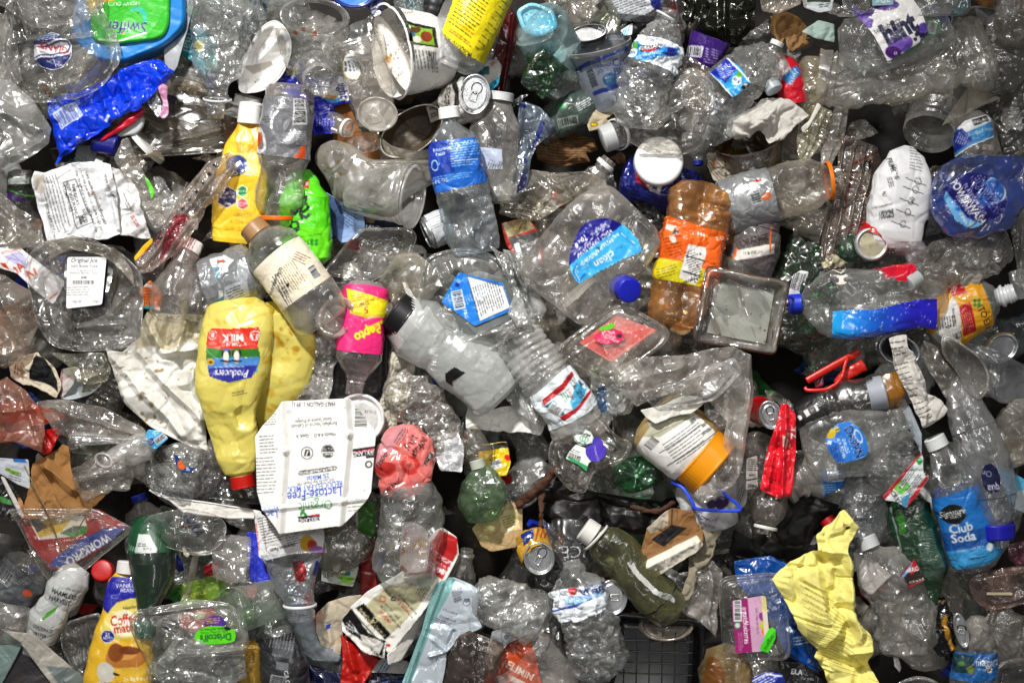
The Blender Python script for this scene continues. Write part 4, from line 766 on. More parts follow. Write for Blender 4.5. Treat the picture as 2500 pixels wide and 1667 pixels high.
B('charcoal_bottle','dark smoky bottle with a grey-green barcode label below the striped tub','bottle',[(1310,320,-30),(1370,290,-20),(1460,245,0)],44,'water',mat=clear(.14,.1,.15,tint=(.45,.52,.48)),nk=1.2,bands=[(.25,.96,ar,'3c4a44')])
ar=A(1230,240,1370,480,'b4c4d8').line([(1266,255),(1280,262)],10,'1c3ec0').poly([(1320,300),(1330,306),(1302,372),(1292,368)],'1f45d0').lines(1308,305,22,10,-20,'fff',5).lines(1298,330,26,26,-20,'e8f0ff',6,2.4).poly([(1262,430),(1290,405),(1275,470),(1240,480)],'1a48b4').lines(1275,420,24,30,-20,'fff',6,2.4).ell(1280,380,4,7,'1c3ec0').ell(1284,395,4,6,'1c3ec0')
SH('blue_marked_pouch','clear bluish pouch with blue measure marks, tapering down from the green scrap','pouch',[(1268,250),(1285,250),(1320,270),(1358,312),(1345,335),(1310,360),(1296,400),(1285,450),(1262,490),(1238,480),(1254,420),(1270,340),(1262,290)],34,art=ar,mat=clear(.32,.12,.2,tint=(.82,.9,1)),amp=9,scl=40,bulge=12,folds=[(1275,255,1265,330,12,10)])
def wood(t):
    pass
ar=A(1280,320,1480,430,'6b4c2c')
for k in range(26):ar.line([(1290+k%3*20,332+k*3.4),(1360,334+k*3.2),(1450,345+k*3)],1.4,'3f2a16' if k%2 else '8a673e')
SH('wood_chunk','broken chunk of brown wood in the dark gap above the clear refill bottle','wood',[(1300,330),(1380,322),(1450,345),(1462,372),(1430,380),(1440,400),(1370,412),(1310,395),(1296,360)],-60,art=ar,mat=solid(.8,0,bump=.4,bscale=60,name='wood'),amp=14,scl=50,bulge=20,bw=20)
B('grey_ringed_neck','clear bottle neck with two pale rings beside the wood chunk','bottle',[(1540,320,-30),(1495,335,10),(1468,345,10)],36,[(0,1),(.4,1),(.6,.9),(1,.86)],cap='b8babb',capr=34,capt=(.62,1),ring=(.48,.58,'c8cacb'),amp=3)
B('small_clear_neck','small clear bottle neck with a pale ring above the clear refill bottle','bottle',[(1440,450,0),(1472,412,14),(1488,392,16)],30,[(0,1.2),(.4,1),(.55,.7),(1,.66)],ring=(.7,.85,'dddedd'),amp=3)
SH('beige_paper_scrap','beige torn paper with a yellow round emblem left of the crinkled water bottle','paper',[(1432,272),(1480,240),(1502,246),(1505,272),(1480,290),(1500,300),(1440,320),(1432,300)],8,art=A(1420,230,1520,330,'b5a88e').ell(1450,302,9,6,'222').ell(1450,302,7,4.5,'d8b010'),amp=9,scl=30,thick=1.5)
TR('small_clear_dish','small clear dish below the beige torn paper','dish',[(1440,300),(1490,270),(1515,270),(1500,310),(1450,322)],[(0,0),(4,0),(10,-18)],0,rnd=10,amp=3)
SH('clear_wrap_heap','heap of crumpled clear wrap left of the big refill bottle','plastic wrap',[(1218,470),(1256,430),(1290,414),(1360,418),(1420,420),(1478,440),(1500,470),(1470,500),(1400,490),(1330,530),(1290,540),(1220,525)],24,mat=clear(.24,.10,.28,bscale=35),bulge=18,amp=17,scl=38,folds=[(1230,510,1330,520,12,5),(1225,500,1300,508,10,4),(1230,520,1310,532,12,4),(1380,440,1400,480,14,8)],col='f0ece2')
ar=A(1730,280,1900,450,'6b5c12').line([(1740,360),(1790,385),(1870,380)],12,'4e1020').line([(1745,375),(1795,402),(1875,396)],5,'8a1c2c').line([(1745,395),(1800,425),(1880,410)],3,'8a7a1c')
B('olive_cup','translucent olive yellow cup with maroon bands holding crumpled tissue','cup',[(1845,455,-70),(1825,390,-20),(1812,345,14)],84,[(0,.02),(.01,.7),(.95,.98),(1,1.03)],mat=clear(.55,.12,.1,milk=(.8,.7,.2),tint=(.75,.62,.08)),art=ar,col='6b5c12',flat=.9,amp=2)
SH('white_tissue','crumpled white tissue paper resting in the olive yellow cup','tissue',[(1780,300),(1830,270),(1860,240),(1905,250),(1945,265),(1972,282),(1930,320),(1905,350),(1880,352),(1850,332),(1800,352),(1775,340)],46,col='e2ded6',mat=solid(.8,0,trans=.25,bump=.2,spec=.2),amp=26,scl=44,bulge=16,bw=14,jag=5)
SH('newspaper_shreds','dirty newspaper shreds between the olive cup and the dark blue can','paper',[(1722,380),(1750,370),(1800,430),(1820,450),(1770,455),(1740,440)],0,art=A(1710,360,1830,460,'a09686').lines(1770,415,80,60,-45,'444',7,2).poly([(1740,395),(1750,400),(1746,410)],'d05a20'),amp=10,scl=22,thick=1.5,jag=5)
# ================================================================== top right
ar=A(2060,0,2270,175,'f1efee').ell(2092,35,32,28,'5b3f96',30).poly([(2062,32),(2100,50),(2120,60),(2115,80),(2102,82)],'6a4aa6').ell(2105,20,28,16,'4a3a38').ell(2150,25,30,14,'5a3c8a').ell(2240,88,17,20,'5f43a8').ell(2182,118,30,22,'7350b4').ell(2166,140,20,14,'4a1470',-20).poly([(2175,150),(2255,100),(2258,120),(2190,155),(2160,160)],'1d5a2e').spots(14,'15182a',3,6,.9,(2215,92,2255,112))
ar.text(2180,84,70,'hint','14163f',27,.12,.78).text(2151,76,16,'blackberry','222',27,.01).text(2172,142,9,'O','fff',20,.05)
B('blackberry_water_bottle','flattened clear bottle with a white label of navy lettering and purple berries','bottle',[(2300,40,30),(2200,80,62),(2110,112,56),(2044,128,50)],78,[(0,.1),(.03,.9),(.1,1),(.75,1),(.9,.92),(.97,.7),(1,.1)],mat=clear(.16,.09,.18),n=3,amp=8,scl=44,flat=.55,more=lambda t,tb:t.add('label',*STK([(2064,26),(2120,20),(2200,-10),(2235,40),(2252,92),(2210,135),(2153,160),(2120,100)],3.5,ar,P=t.parts[0][1][t.parts[0][1][:,2]>72],amp=1.5),PRINT()))
SH('green_carton_flap','green torn carton flap with a small white barcode beside the purple berry label','carton',[(2250,50),(2296,44),(2302,80),(2270,98),(2240,118),(2248,80)],36,art=A(2230,35,2310,125,'1f7a30').bar(2276,68,16,26,-10,'333','d8ddd4').line([(2242,118),(2300,82)],3,'b0c89c'),amp=3,thick=3,jag=2,mat=PRINT())
B('crushed_clear_jug','long crushed clear container with a ribbed wide mouth and bright highlights','container',[(1990,195,22),(2060,205,26),(2200,200,30),(2330,150,34),(2400,120,20)],92,[(0,.80),(.06,.84),(.065,.78),(.09,.84),(.10,.78),(.13,.82),(.2,.78),(.5,.55),(.75,.66),(.9,1.0),(.99,.8),(1,.05)],mat=clear(.22,.10,.12,tint=(.96,.94,.9)),amp=14,scl=70,flat=.55,ribs=(5,20,.82,.97),dents=[(.45,80,70,20),(.62,100,50,16)])
SH('loose_film','loose brownish clear film with a folded edge below the crushed container','plastic film',[(2130,250),(2200,215),(2290,200),(2330,245),(2270,240),(2210,255),(2175,262)],-6,mat=clear(.26,.12,.2,tint=(.9,.85,.74)),amp=12,scl=40,bulge=8)
TR('film_sheet','clear plastic tray with a blue-grey card insert along the top right edge','tray',[(2040,-60),(2362,-60),(2364,25),(2350,40),(2200,45),(2060,30)],[(0,-8),(0,0),(5,3),(10,-6)],96,rnd=10,amp=5,mat=clear(.2,.1,.15),art=A(2030,-70,2380,60,'e8e8e6').poly([(2310,45),(2340,0),(2370,0),(2370,45)],'8fb4be'),more=lambda t,P:t.add('insert',*STK([(2124,-30),(2176,-30),(2175,18),(2124,20)],99,A(2115,-40,2185,30,'8aaebc').text(2150,5,20,'3QE','e8f0f2',0,.03)),PRINT()))
SH('clear_flap','clear flap with a white paper corner hanging at the top right','plastic film',[(1850,-30),(1960,-30),(1955,10),(1900,38),(1860,30)],60,mat=clear(.3,.12,.2,tint=(.9,.86,.82)),bulge=10,amp=8,scl=30)
SH('white_paper','white printed paper corner at the top edge right of the dark bag','paper',[(1956,-20),(2042,-20),(2032,26),(2000,32),(1962,20)],30,art=A(1940,-30,2050,40,'d6dfe0').lines(2015,14,30,10,8,'333',5).rect(2000,-8,60,30,'3a4438'),amp=6,thick=1.5)
SH('brown_paper_crumple','crumpled brown paper bag with torn ends under the clear flap','paper bag',[(1892,42),(1950,44),(1980,75),(1978,118),(1940,126),(1924,128),(1918,92),(1905,108),(1885,78)],-2,col='8f6d45',amp=26,scl=30,bulge=10,bw=12,jag=5,mat=solid(.8,0,bump=.2))
SH('mint_paper','pale mint folded paper wedge right of the brown paper','paper',[(1953,76),(1995,50),(2040,60),(2038,104),(1990,92)],20,col='a8bdb6',amp=8,scl=40,thick=1.5)
B('small_white_cap_bottle','clear bottle with a small white cap right of the blue label patch','bottle',[(1850,215,40),(1870,160,46),(1893,112,50)],44,'soda',cap='e8e8e6',capr=17,capt=(.94,1.05),amp=5,mat=PETC(),nk=1.1)
B('grey_cap_bottle','clear crinkled bottle with a round light grey cap pointing at the red label','bottle',[(1856,160,30),(1870,190,42),(1880,212,50)],34,'jar',cap='a9b3ba',capr=22,capt=(.9,1.3),amp=4)
ar=A(1870,130,1960,270,'c8102a').poly([(1880,140),(1912,150),(1925,175),(1890,205),(1878,190)],'e6e2e2').poly([(1900,195),(1940,165),(1952,185),(1920,215)],'2a74b8').text(1912,172,10,'Waterm','c01020',50,.02).text(1934,180,12,'NA','e6f0ff',60,.02).text(1932,198,12,'CLEAN','e6f0ff',60,.02).ell(1892,152,8,8,'5a1a1a')
B('red_label_bottle','small bottle with a red, white and blue melon drink label','bottle',[(1895,140,0),(1920,190,12),(1935,255,6)],36,[(0,.4),(.2,.9),(.4,1),(1,1)],art=ar,mat=GLOSS(),amp=3,flat=.8,col='c8102a')
B('amber_film_bottle','yellowish cloudy crumpled container left of the ribbed wide mouth','container',[(1975,140,-10),(1975,210,4),(1955,290,0)],40,[(0,.5),(.2,.8),(.6,1),(1,.6)],mat=clear(.28,.12,.2,tint=(.85,.8,.62)),amp=8,scl=40,flat=.7)
SH('yellowed_sleeve','yellowed clear ribbed sleeve pointing down beside the tissue','plastic sleeve',[(1945,300),(1985,250),(2030,270),(2012,330),(1985,380),(1958,405),(1946,370)],22,mat=clear(.22,.1,.25,tint=(.9,.88,.7)),amp=10,scl=30,bulge=8,folds=[(1990,265,1955,395,10,6),(2010,280,1965,390,8,5)])
SH('white_folded_slip','narrow white folded paper slip lying over the yellowed sleeve','paper',[(1996,250),(2006,258),(1975,310),(1960,326),(1955,312),(1975,295)],40,col='dcd6cc',amp=2,thick=1.5)
SH('clear_sleeve_long','long hazy clear sleeve falling from the ribbed wide mouth','plastic sleeve',[(2040,260),(2075,262),(2060,330),(2030,410),(1998,430),(2004,360),(2020,310)],10,mat=clear(.2,.1,.22),amp=10,scl=34,bulge=8,folds=[(2055,270,2015,410,12,6)])
B('smoky_bottle','smoky clear bottle body in the shade at the upper right edge','bottle',[(2500,60,-30),(2450,150,-24),(2370,220,-30)],66,'jar',mat=clear(.10,.12,.2,tint=(.8,.78,.75)),amp=10,scl=46,flat=.7)
B('crinkled_bottle','crinkled clear bottle end rounded off in the top right corner','bottle',[(2480,-60,20),(2470,40,24),(2490,118,20)],54,[(0,.8),(.5,1),(.9,.9),(1,.2)],mat=clear(.2,.10,.3,tint=(.93,.88,.82),bscale=80),amp=8,scl=24)
SH('brown_paper','brown crumpled paper at the top right between the tray and the corner bottle','paper',[(2360,-20),(2440,-20),(2430,20),(2400,18),(2380,6)],0,col='6b4a2a',amp=10,scl=20,thick=2)
SH('grey_card','dim grey card behind the tray at the right top','card',[(2380,20),(2440,30),(2430,66),(2390,60)],-20,col='6f6f72',amp=4,thick=2)
SH('dark_film','dark smoky film crumpled along the right edge above the blue soap bottle','plastic film',[(2400,230),(2520,160),(2520,400),(2450,420),(2430,330),(2390,280)],-60,mat=clear(.14,.08,.2,tint=(.5,.5,.48)),amp=18,scl=60,bulge=20)
B('clear_wide_jar_mouth','clear wide-mouthed jar opening with ringed threads at the right','jar',[(2290,230,-60),(2262,300,-10),(2248,338,20)],62,[(0,1.2),(.5,1.1),(.6,.95),(.66,1.02),(.72,.95),(.8,1.02),(.86,.95),(.94,1.03),(1,1)],mat=clear(.13,.08,.12),flat=1,amp=2,ds=2.6)
SH('beige_wedge','beige flat paper wedge fanning out at the upper right','paper',[(2330,260),(2370,205),(2445,240),(2400,258),(2340,290),(2300,310)],-16,col='9b9486',amp=4,scl=60,thick=1.5,mat=solid(.6,0,trans=.2))
ar=A(2300,275,2430,405,'3585c4').poly([(2318,320),(2335,303),(2395,284),(2403,304),(2340,330)],'e6e8ea').poly([(2353,300),(2392,289),(2395,303),(2358,316)],'18141a').text(2375,303,11,'KIRKLAND','fff',17,.02).text(2378,328,14,'purified water','b8d8f0',17,.02,.9).poly([(2312,330),(2330,322),(2355,350),(2318,380)],'1a2a8e').lines(2332,345,30,24,70,'c8d0f0',5,1.8).ell(2316,355,6,8,'fff').line([(2312,396),(2350,365),(2412,340)],4,'e8ecf0')
B('blue_white_label_bottle','clear bottle with a blue and white mountain label above the glossy blue soap bottle','bottle',[(2395,440,0),(2370,350,20),(2350,285,10)],58,[(0,.7),(.1,1),(.8,.95),(1,.6)],mat=clear(.16,.1,.15),amp=4,flat=.8,bands=[(.34,.92,A(2300,275,2430,405,'fff',False).poly([(2312,396),(2310,350),(2320,318),(2396,284),(2412,340),(2350,366)],'3585c4').poly([(2318,322),(2335,303),(2395,284),(2403,304),(2340,332)],'e6e8ea').poly([(2353,302),(2392,290),(2395,304),(2358,317)],'18141a').text(2375,304,11,'KIRKLAND','fff',17,.02).text(2378,328,14,'purified water','b8d8f0',17,.02,.9).poly([(2312,332),(2330,322),(2355,352),(2318,380)],'1a2a8e').lines(2332,345,30,24,70,'c8d0f0',5,1.8).line([(2312,394),(2350,366),(2412,340)],4,'e8ecf0'),'c8d0d8',4,176)])
# ================================================================== middle left
ar=A(70,385,300,605,'f2f3f6')
ar.line([(157,448),(187,441),(228,545),(190,558),(157,448)],1.8,'222')
ar.text(187,478,11,"AMERICA'S",'222',-75,.02).text(178,490,12,"BEST INSURANCE",'222',-73,.02).text(166,486,12,"COMPANIES",'222',-73,.02).text(211,530,12,'Forbes','222',-75,.01).rect(202,538,20,12,'333',-75).text(202,538,10,'2024','fff',-75,.02)
ar.text(234,486,12,'Visit aaalife.com/exclusiverater','222',-72,.015,.92).text(223,490,10,'or scan the code with your mobile device and','333',-72,0,.85).text(213,495,10,'enter the invitation code printed on your letter','333',-72,.005,.82).lines(135,505,150,50,-73,'555',8,2).text(124,545,9,'AAA LIFE INSURANCE COMPANY','333',-75,.01,.8).text(272,468,12,'return your application','333',-72,.01,.8).spots(26,'7a5a3a',.8,2).spots(4,'a85a20',1,3,.8,(190,470,260,540)).line([(90,440),(135,590)],3,'d2cfc8').poly([(80,430),(105,425),(108,470),(90,470)],'c8c2b6')
SH('white_mail_envelope','dirty white mail envelope with black print and a boxed award panel','envelope',[(78,440),(84,420),(104,422),(140,412),(185,400),(250,398),(270,402),(283,470),(290,572),(262,585),(240,588),(200,580),(150,582),(117,594),(100,530)],60,art=ar,amp=13,scl=62,thick=2,folds=[(268,440,285,560,12,10),(100,425,115,590,-9,14),(150,585,210,520,9,18)],jag=1.5,rnd=2)
SH('folded_grey_envelope','folded grey-white envelope flap behind the printed mail envelope','envelope',[(268,405),(300,410),(330,450),(352,520),(370,585),(340,582),(290,572),(282,470)],42,art=A(255,395,385,600,'dcdad8').lines(305,495,50,20,-60,'444',6).lines(335,545,40,10,-60,'a03040',5).poly([(282,480),(300,470),(330,570),(300,572)],'eceae8'),amp=12,scl=40,thick=2,jag=2)
B('berry_jar','small smoky jar with a dark berry label at the left edge','jar',[(60,500,-20),(56,420,-10)],34,'jar',mat=clear(.12,.1,.2,tint=(.6,.62,.6)),bands=[(.1,.6,A(20,440,95,500,'20251f').poly([(24,470),(60,480),(90,495),(24,495)],'3c1a52').line([(28,466),(60,478),(92,482)],4,'3c7a2a').ell(48,484,7,7,'39405a').ell(70,488,6,6,'1a1a24'),'20251f'),(.62,.8,A(30,420,90,450,'9aa09a').lines(70,436,30,12,-10,'333',5),'9aa09a',40,140)],flat=.9)
SH('lime_sticker','fluorescent lime green sticker on crumpled film beside the envelope','sticker',[(352,432),(362,438),(377,466),(375,478),(369,488),(366,470)],56,col='5ef01a',amp=2,thick=1,mat=GLOSS())
SH('clear_bag_tongue','crumpled clear bag standing up between the envelope and the blister strips','plastic bag',[(278,395),(300,340),(315,335),(330,385),(352,420),(390,480),(400,540),(430,500),(400,560),(372,560),(345,500),(330,440),(300,420)],50,mat=clear(.16,.1,.25,bscale=35),amp=16,scl=34,bulge=10,bw=12)
SH('clear_film_wing','thin clear film fanning out right of the lime sticker','plastic film',[(370,430),(400,440),(450,500),(425,540),(400,545),(382,500)],34,mat=FILM(),amp=14,scl=26,bulge=6)
ar=A(320,370,590,670,'f2ecec')
for k in range(6):ar.rect(530-k*16,405+k*21,9,7,'1b1a1c',-50)
ar.poly([(430,525),(455,520),(466,530),(420,600),(385,640),(400,590)],'e0506e').poly([(375,590),(392,560),(400,566),(380,606)],'d04a64').line([(480,380),(440,500),(350,640)],1.8,'fff')
SH('blister_strip','long clear blister strip with black squares and pink panels lying diagonally','blister pack',[(560,372),(582,385),(575,420),(548,470),(505,505),(500,530),(460,590),(430,620),(370,660),(340,668),(330,640),(365,600),(420,520),(450,465),(505,400)],74,art=ar,mat=clear(.2,.09,.18),amp=10,scl=40,bulge=10,bw=14,folds=[(560,385,350,650,12,6),(575,400,400,640,9,5),(520,395,345,630,-8,4)])
SH('yellow_red_card','yellow and red card edge under the foot of the blister strip','card',[(328,628),(350,600),(372,580),(374,592),(350,622),(330,640)],50,art=A(320,570,380,645,'e8b81a').poly([(330,640),(375,590),(378,600),(340,640)],'d02a20'),amp=2,thick=2,mat=GLOSS())
ar=A(520,240,660,600,'f0c832').poly([(570,290),(655,290),(650,380),(590,385)],'f2a81c').poly([(590,300),(630,330),(610,370),(585,340)],'f7c63a').poly([(560,380),(640,380),(640,430),(545,440)],'f4dc78')
ar.ell(587,410,28,26,'173a80').ell(587,410,28,26,'c8a040',0,ring=2).rect(578,432,34,14,'1a2450',10).text(578,432,12,'PRO','f0d878',8,.03)
def hexa(a,x,y,r,c,n=6):a.poly([(x+r*math.cos(t*2*math.pi/n+.52),y+r*math.sin(t*2*math.pi/n+.52))for t in range(n)],c)
hexa(ar,564,487,27,'fff8'[:3]);hexa(ar,564,487,25,'231f4e');ar.text(564,477,12,'BRAIN','fff',0,.03).text(564,487,8,'BUILDING','fff',0,.02).text(564,503,9,'DHA','fff',0,.02)
hexa(ar,601,473,15,'fff');hexa(ar,601,473,13,'1f8a4a');ar.text(601,473,8,'BREAST','fff',0,.02);hexa(ar,601,503,15,'fff');hexa(ar,601,503,13,'cc4450');ar.text(601,501,7,'IMMUNE','fff',0,.02).text(601,507,7,'HEALTH','fff',0,.02)
ar.ell(600,528,22,8,'c89a2a',0,ring=1.5).lines(600,528,30,8,0,'8a6a20',4).text(597,547,11,'0-12 Months','c8941a',-3,.01).text(598,564,12,'32 FL OZ (1 QT)','c8941a',-3,.01)
B('yellow_formula_bottle','yellow printed carton bottle with a white cap and dark blue badges','bottle',[(582,596,0),(600,430,8),(616,296,12)],66,[(0,.02),(.004,.9),(.04,1),(.10,.98),(.11,1.0),(.55,1),(.8,.74),(.95,.44),(1,.4)],n=3.4,mat=GLOSS(),art=ar,col='f0c832',cap='f3f2ee',capr=30,capt=(.96,1.13),amp=4,scl=50,flat=.55)
B('milky_neck','milky white bottle neck under the white foam tray','bottle',[(600,290,-40),(612,240,-30)],34,'neck',mat=MILKY(),amp=1)
ar=A(640,420,830,650,'55d010').poly([(640,600),(700,560),(830,560),(830,650),(640,650)],'6ae01c').rect(757,454,13,20,'c01a1c',-5).text(757,454,12,'茶','fff',-5,.02)
K_='10241a'
ar.line([(744,490),(758,484),(752,500),(762,512),(748,524),(734,516)],6,K_).line([(728,530),(738,516)],6,K_).line([(742,530),(756,538),(764,528)],7,K_).line([(750,505),(740,522),(746,540)],5,K_).line([(720,520),(724,526)],8,K_).line([(722,548),(736,546),(738,560),(724,566),(718,556)],5,K_).line([(710,560),(728,572),(738,566)],6,K_).line([(716,572),(722,580)],5,K_)
ar.line([(690,578),(740,584),(800,574)],1.5,'2a7a1a').text(742,596,17,'ITO EN','173a1c',183,.03).ell(770,592,4,4,'1f8a2a').ell(780,592,4,4,'1f8a2a').ell(770,600,4,4,'1f8a2a').ell(780,600,4,4,'1f8a2a')
B('lime_tea_bottle','vivid lime green tea bottle with black brush characters, upside down','bottle',[(755,650,10),(752,560,14),(738,420,16)],64,[(0,.02),(.01,.6),(.08,.92),(.2,1),(.7,.96),(.9,.6),(1,.36)],art=ar,col='48c414',mat=GLOSS(),amp=5,scl=50,flat=.7)
ar=A(785,460,900,620,'8ba6d2').poly([(785,460),(830,490),(840,530),(830,620),(800,560)],'42557c').text(862,508,9,'Archie','223a6a',-35,.01).lines(848,530,50,40,-35,'34507a',7)
SH('pale_blue_carton','pale blue printed carton board right of the lime tea bottle','carton',[(796,466),(845,498),(885,510),(890,560),(862,590),(832,592),(812,570)],-34,art=ar,amp=6,scl=50,thick=3)
SH('navy_lettered_wrapper','dark wrapper with white capital letters beside the pale blue carton','wrapper',[(880,520),(935,530),(990,560),(980,590),(890,570)],-50,art=A(870,510,1000,600,'22263a').text(908,556,14,'KLAND','e8e8ea',-8,.03).poly([(890,525),(925,525),(915,545),(895,545)],'8a7a62'),amp=6,scl=30,thick=1)
# tan-capped bottle
ar=A(665,610,830,780,'f1e6cd')
ar.text(684,690,14,'Nutrition Facts','222',66,.03,.85).lines(702,706,70,30,-62,'333',7,2.4).bar(778,668,32,16,-56,'1a2a50',None).lines(748,638,40,26,-24,'7a3a22',6,2).lines(730,680,70,40,-58,'7a6a40',6,2).line([(676,690),(735,778)],1.5,'333').line([(714,625),(790,715)],1.2,'b8a888').lines(712,735,60,20,-60,'444',6,2).rect(715,700,8,8,'222')
B('tan_capped_bottle','clear round bottle with a tan cap and a cream nutrition label, base lower right','bottle',[(800,790,76),(760,728,84),(690,635,84),(622,556,70)],74,[(0,.02),(.004,.80),(.03,.92),(.10,1),(.28,1),(.285,.97),(.68,.97),(.69,1),(.76,.96),(.85,.72),(.90,.47),(.92,.46),(1,.44)],cap='a17a52',capr=34,capt=(.90,1.02),mat=clear(.2,.08,.08,tint=(.97,.95,.92)),amp=2,flat=.88,bands=[(.285,.68,ar,'f1e6cd')],more=lambda t,tb:t.add('base',*rings(ellipse(826,776,54,46,50),[(0,-4),(2,2),(10,4),(22,-6),(26,-3)],92,rnd=0,amp=1.5,scl=12,petal=3),clear(.45,.2,.3,milk=(.72,.62,.56))))
# big 'bottle' bottoms & gator
B('small_clear_bottle_base','clear petal-bottomed bottle hanging under the red speckled label','bottle',[(415,788,52),(425,730,56),(452,650,44),(478,590,30)],50,[(0,.3),(.02,.7),(.1,.95),(.3,1),(.5,.85),(.7,.6),(1,.5)],mat=clear(.13,.08,.12),petal=22,amp=3,flat=.95,bands=[(.86,1,A(440,560,500,640,'e2dcd8').lines(472,595,40,30,65,'a03040',6),'e2dcd8',20,160)])
ar=A(500,610,640,760,'828487').poly([(524,634),(560,626),(588,640),(572,658),(545,656),(552,645),(575,646),(560,636),(544,640),(550,655),(536,656)],'fff').poly([(545,636),(568,642),(545,644)],'e0541e').text(546,668,16,'COOL','5fb2dc',-68,.01).text(520,662,14,'FROST','c8cccf',-62,.02).text(553,700,9,'140','e8e8e8',-75,.02).poly([(566,705),(620,684),(624,725),(560,750)],'c2c6ca').lines(594,718,46,30,22,'333',6,2).rect(556,722,10,20,'ddd',-5).poly([(596,640),(628,650),(620,690),(596,690)],'a8abae').poly([(536,742),(562,725),(560,760),(536,760)],'2f7aa0')
B('cool_sports_bottle','clear sports bottle lying flat with a silver label and white bolt emblem','bottle',[(445,728,10),(500,712,20),(590,680,24),(660,655,20)],74,[(0,.1),(.02,.7),(.08,.92),(.2,1),(.3,.96),(.32,1),(.82,.98),(.9,.8),(1,.6)],mat=clear(.15,.09,.14),amp=4,flat=.85,bands=[(.33,.84,ar,'828487',None,None,solid(.32,.4,.3,bump=.15))],dents=[(.14,80,26,12)])
# left edge bits
SH('glossy_clear_bag','glossy clear bag with bright folds at the left edge under the berry jar','plastic bag',[(-60,480),(10,470),(60,510),(110,540),(118,600),(60,612),(-60,610)],20,mat=clear(.14,.08,.14,bscale=30),amp=16,scl=60,bulge=28,bw=34,folds=[(0,500,90,560,18,12),(20,590,100,530,14,8)])
ar=A(-20,590,180,760,'f4f2f4').text(30,612,9,'RESTAURANTS','b8442a',12,.02,.8).poly([(10,625),(50,612),(72,640),(66,660),(30,640)],'c3bfe0').line([(20,628),(60,640)],2,'8f8cc8').line([(30,618),(66,650)],2,'8f8cc8').poly([(0,640),(15,642),(24,660),(10,652)],'d84a20').text(34,668,30,'QUA','d9481e',40,.03).text(80,672,36,'N','d9481e',20,.05).poly([(62,690),(120,650),(160,700),(120,740)],'d8d6d8').line([(122,728),(142,714)],4,'c8502a')
SH('fast_food_sack','white restaurant paper sack with red letters and a violet sketch, left edge','paper sack',[(-40,612),(20,600),(50,602),(72,622),(110,650),(165,690),(130,742),(90,712),(40,668),(-40,640)],22,art=ar,amp=7,scl=50,bulge=8,mat=PAPER())
SH('brown_haze_bag','smoky brownish clear bag at the left edge beneath the restaurant sack','plastic bag',[(-60,650),(20,670),(80,710),(100,790),(70,870),(20,900),(-60,880)],34,mat=clear(.16,.09,.16,bscale=30,tint=(.92,.86,.82)),amp=15,scl=70,bulge=26,bw=40,folds=[(10,700,70,850,16,12)])
ar=A(145,610,285,775,'fbfbfa').text(213,637,15,'Original Joe','222',0,.01,.9,.25).text(213,651,9,"Joe's Butter Cake",'444',0,.01).text(213,661,8,"Original Joe's",'777').text(212,668,8,'Famous Butter Cake','777').text(212,679,8,'8.00','222',0,.03).bar(212,690,54,9,0,'333',None).lines(205,712,70,24,2,'888',6,2).text(195,738,6,'PEEL BY','444').text(240,738,6,'13400','444').rect(215,735,90,1,'aaa')
lp=rounded([(172,629),(267,629),(256,744),(169,754)],6)
TR('butter_cake_clamshell','crushed clear takeout clamshell with a white price label on its dark floor','clamshell',[(82,612),(112,592),(168,585),(245,592),(300,620),(345,660),(352,700),(352,800),(338,838),(300,852),(200,858),(130,846),(100,800),(84,740),(62,650)],[(0,0),(5,3),(9,0),(12,-6),(26,-10),(34,-26),(46,-28)],78,rnd=30,amp=12,scl=56,mat=clear(.14,.08,.16),folds=[(150,740,190,830,18,14),(290,620,270,760,-16,12),(330,700,270,770,18,12),(110,600,150,700,16,12),(180,800,300,790,14,10)],
   more=lambda t,P:(t.add('floor_panel',*STK(rounded([(165,620),(265,612),(285,640),(262,750),(180,760),(160,700)],12),70,A(150,600,300,770,'3a3a3c'),tilt=(0,0)),clear(.2,.15,.1,tint=(.35,.35,.37),milk=(.2,.2,.22))),t.add('price_label',*STK(lp,84,ar),solid(.6,0,bump=.05,dirt=.2))))
SH('clear_bag_lip','crumpled clear bag edge between the mail envelope and the takeout clamshell','plastic bag',[(118,590),(180,574),(240,592),(290,610),(320,650),(335,700),(300,660),(240,620),(170,610),(120,640)],92,mat=clear(.18,.1,.25,tint=(.95,.93,.9)),amp=10,scl=26,bulge=5,bw=10)
B('orange_carton_sliver','orange and teal carton sliver between the clamshell and the sports bottle','carton',[(354,700,-6),(375,720,-4),(372,755,-6)],22,'straight',n=4,mat=PRINT(),art=A(330,690,400,770,'d8661a').lines(362,722,24,40,0,'7a3410',7).poly([(350,748),(380,745),(380,760),(350,762)],'1f9a9a').rect(362,697,30,8,'e8e4e0',-10),amp=1,flat=.5)
# off-white bag
ar=A(250,750,540,1120,'efede4').poly([(350,760),(510,770),(505,860),(470,830),(420,860),(370,850),(330,860)],'cfc6aa').spots(60,'8a6a26',.8,2.6,.7).spots(24,'6a4a1a',1.5,6,.6,(280,850,420,1040)).spots(12,'b08a2a',2,6,.5)  # tan upper patch paints the shade on the bag; the spots are stains
SH('stained_white_bag','big off-white paper bag with brown and yellow stains, left of the yellow jug','paper bag',[(262,852),(300,862),(345,830),(350,790),(365,762),(430,772),(505,772),(515,830),(492,900),(500,1000),(520,1108),(450,1076),(370,1040),(318,990),(290,930),(270,880)],-6,art=ar,mat=solid(.62,.05,bump=.09,trans=.12,dirt=.5,dirtcol=(.22,.13,.04,1)),amp=20,scl=80,bulge=26,bw=30,folds=[(340,866,520,1040,24,16),(275,870,450,1060,14,14),(355,770,400,860,26,18),(420,790,400,870,-22,16),(470,780,440,860,24,14),(480,900,505,1040,22,18),(400,868,480,856,20,12)])
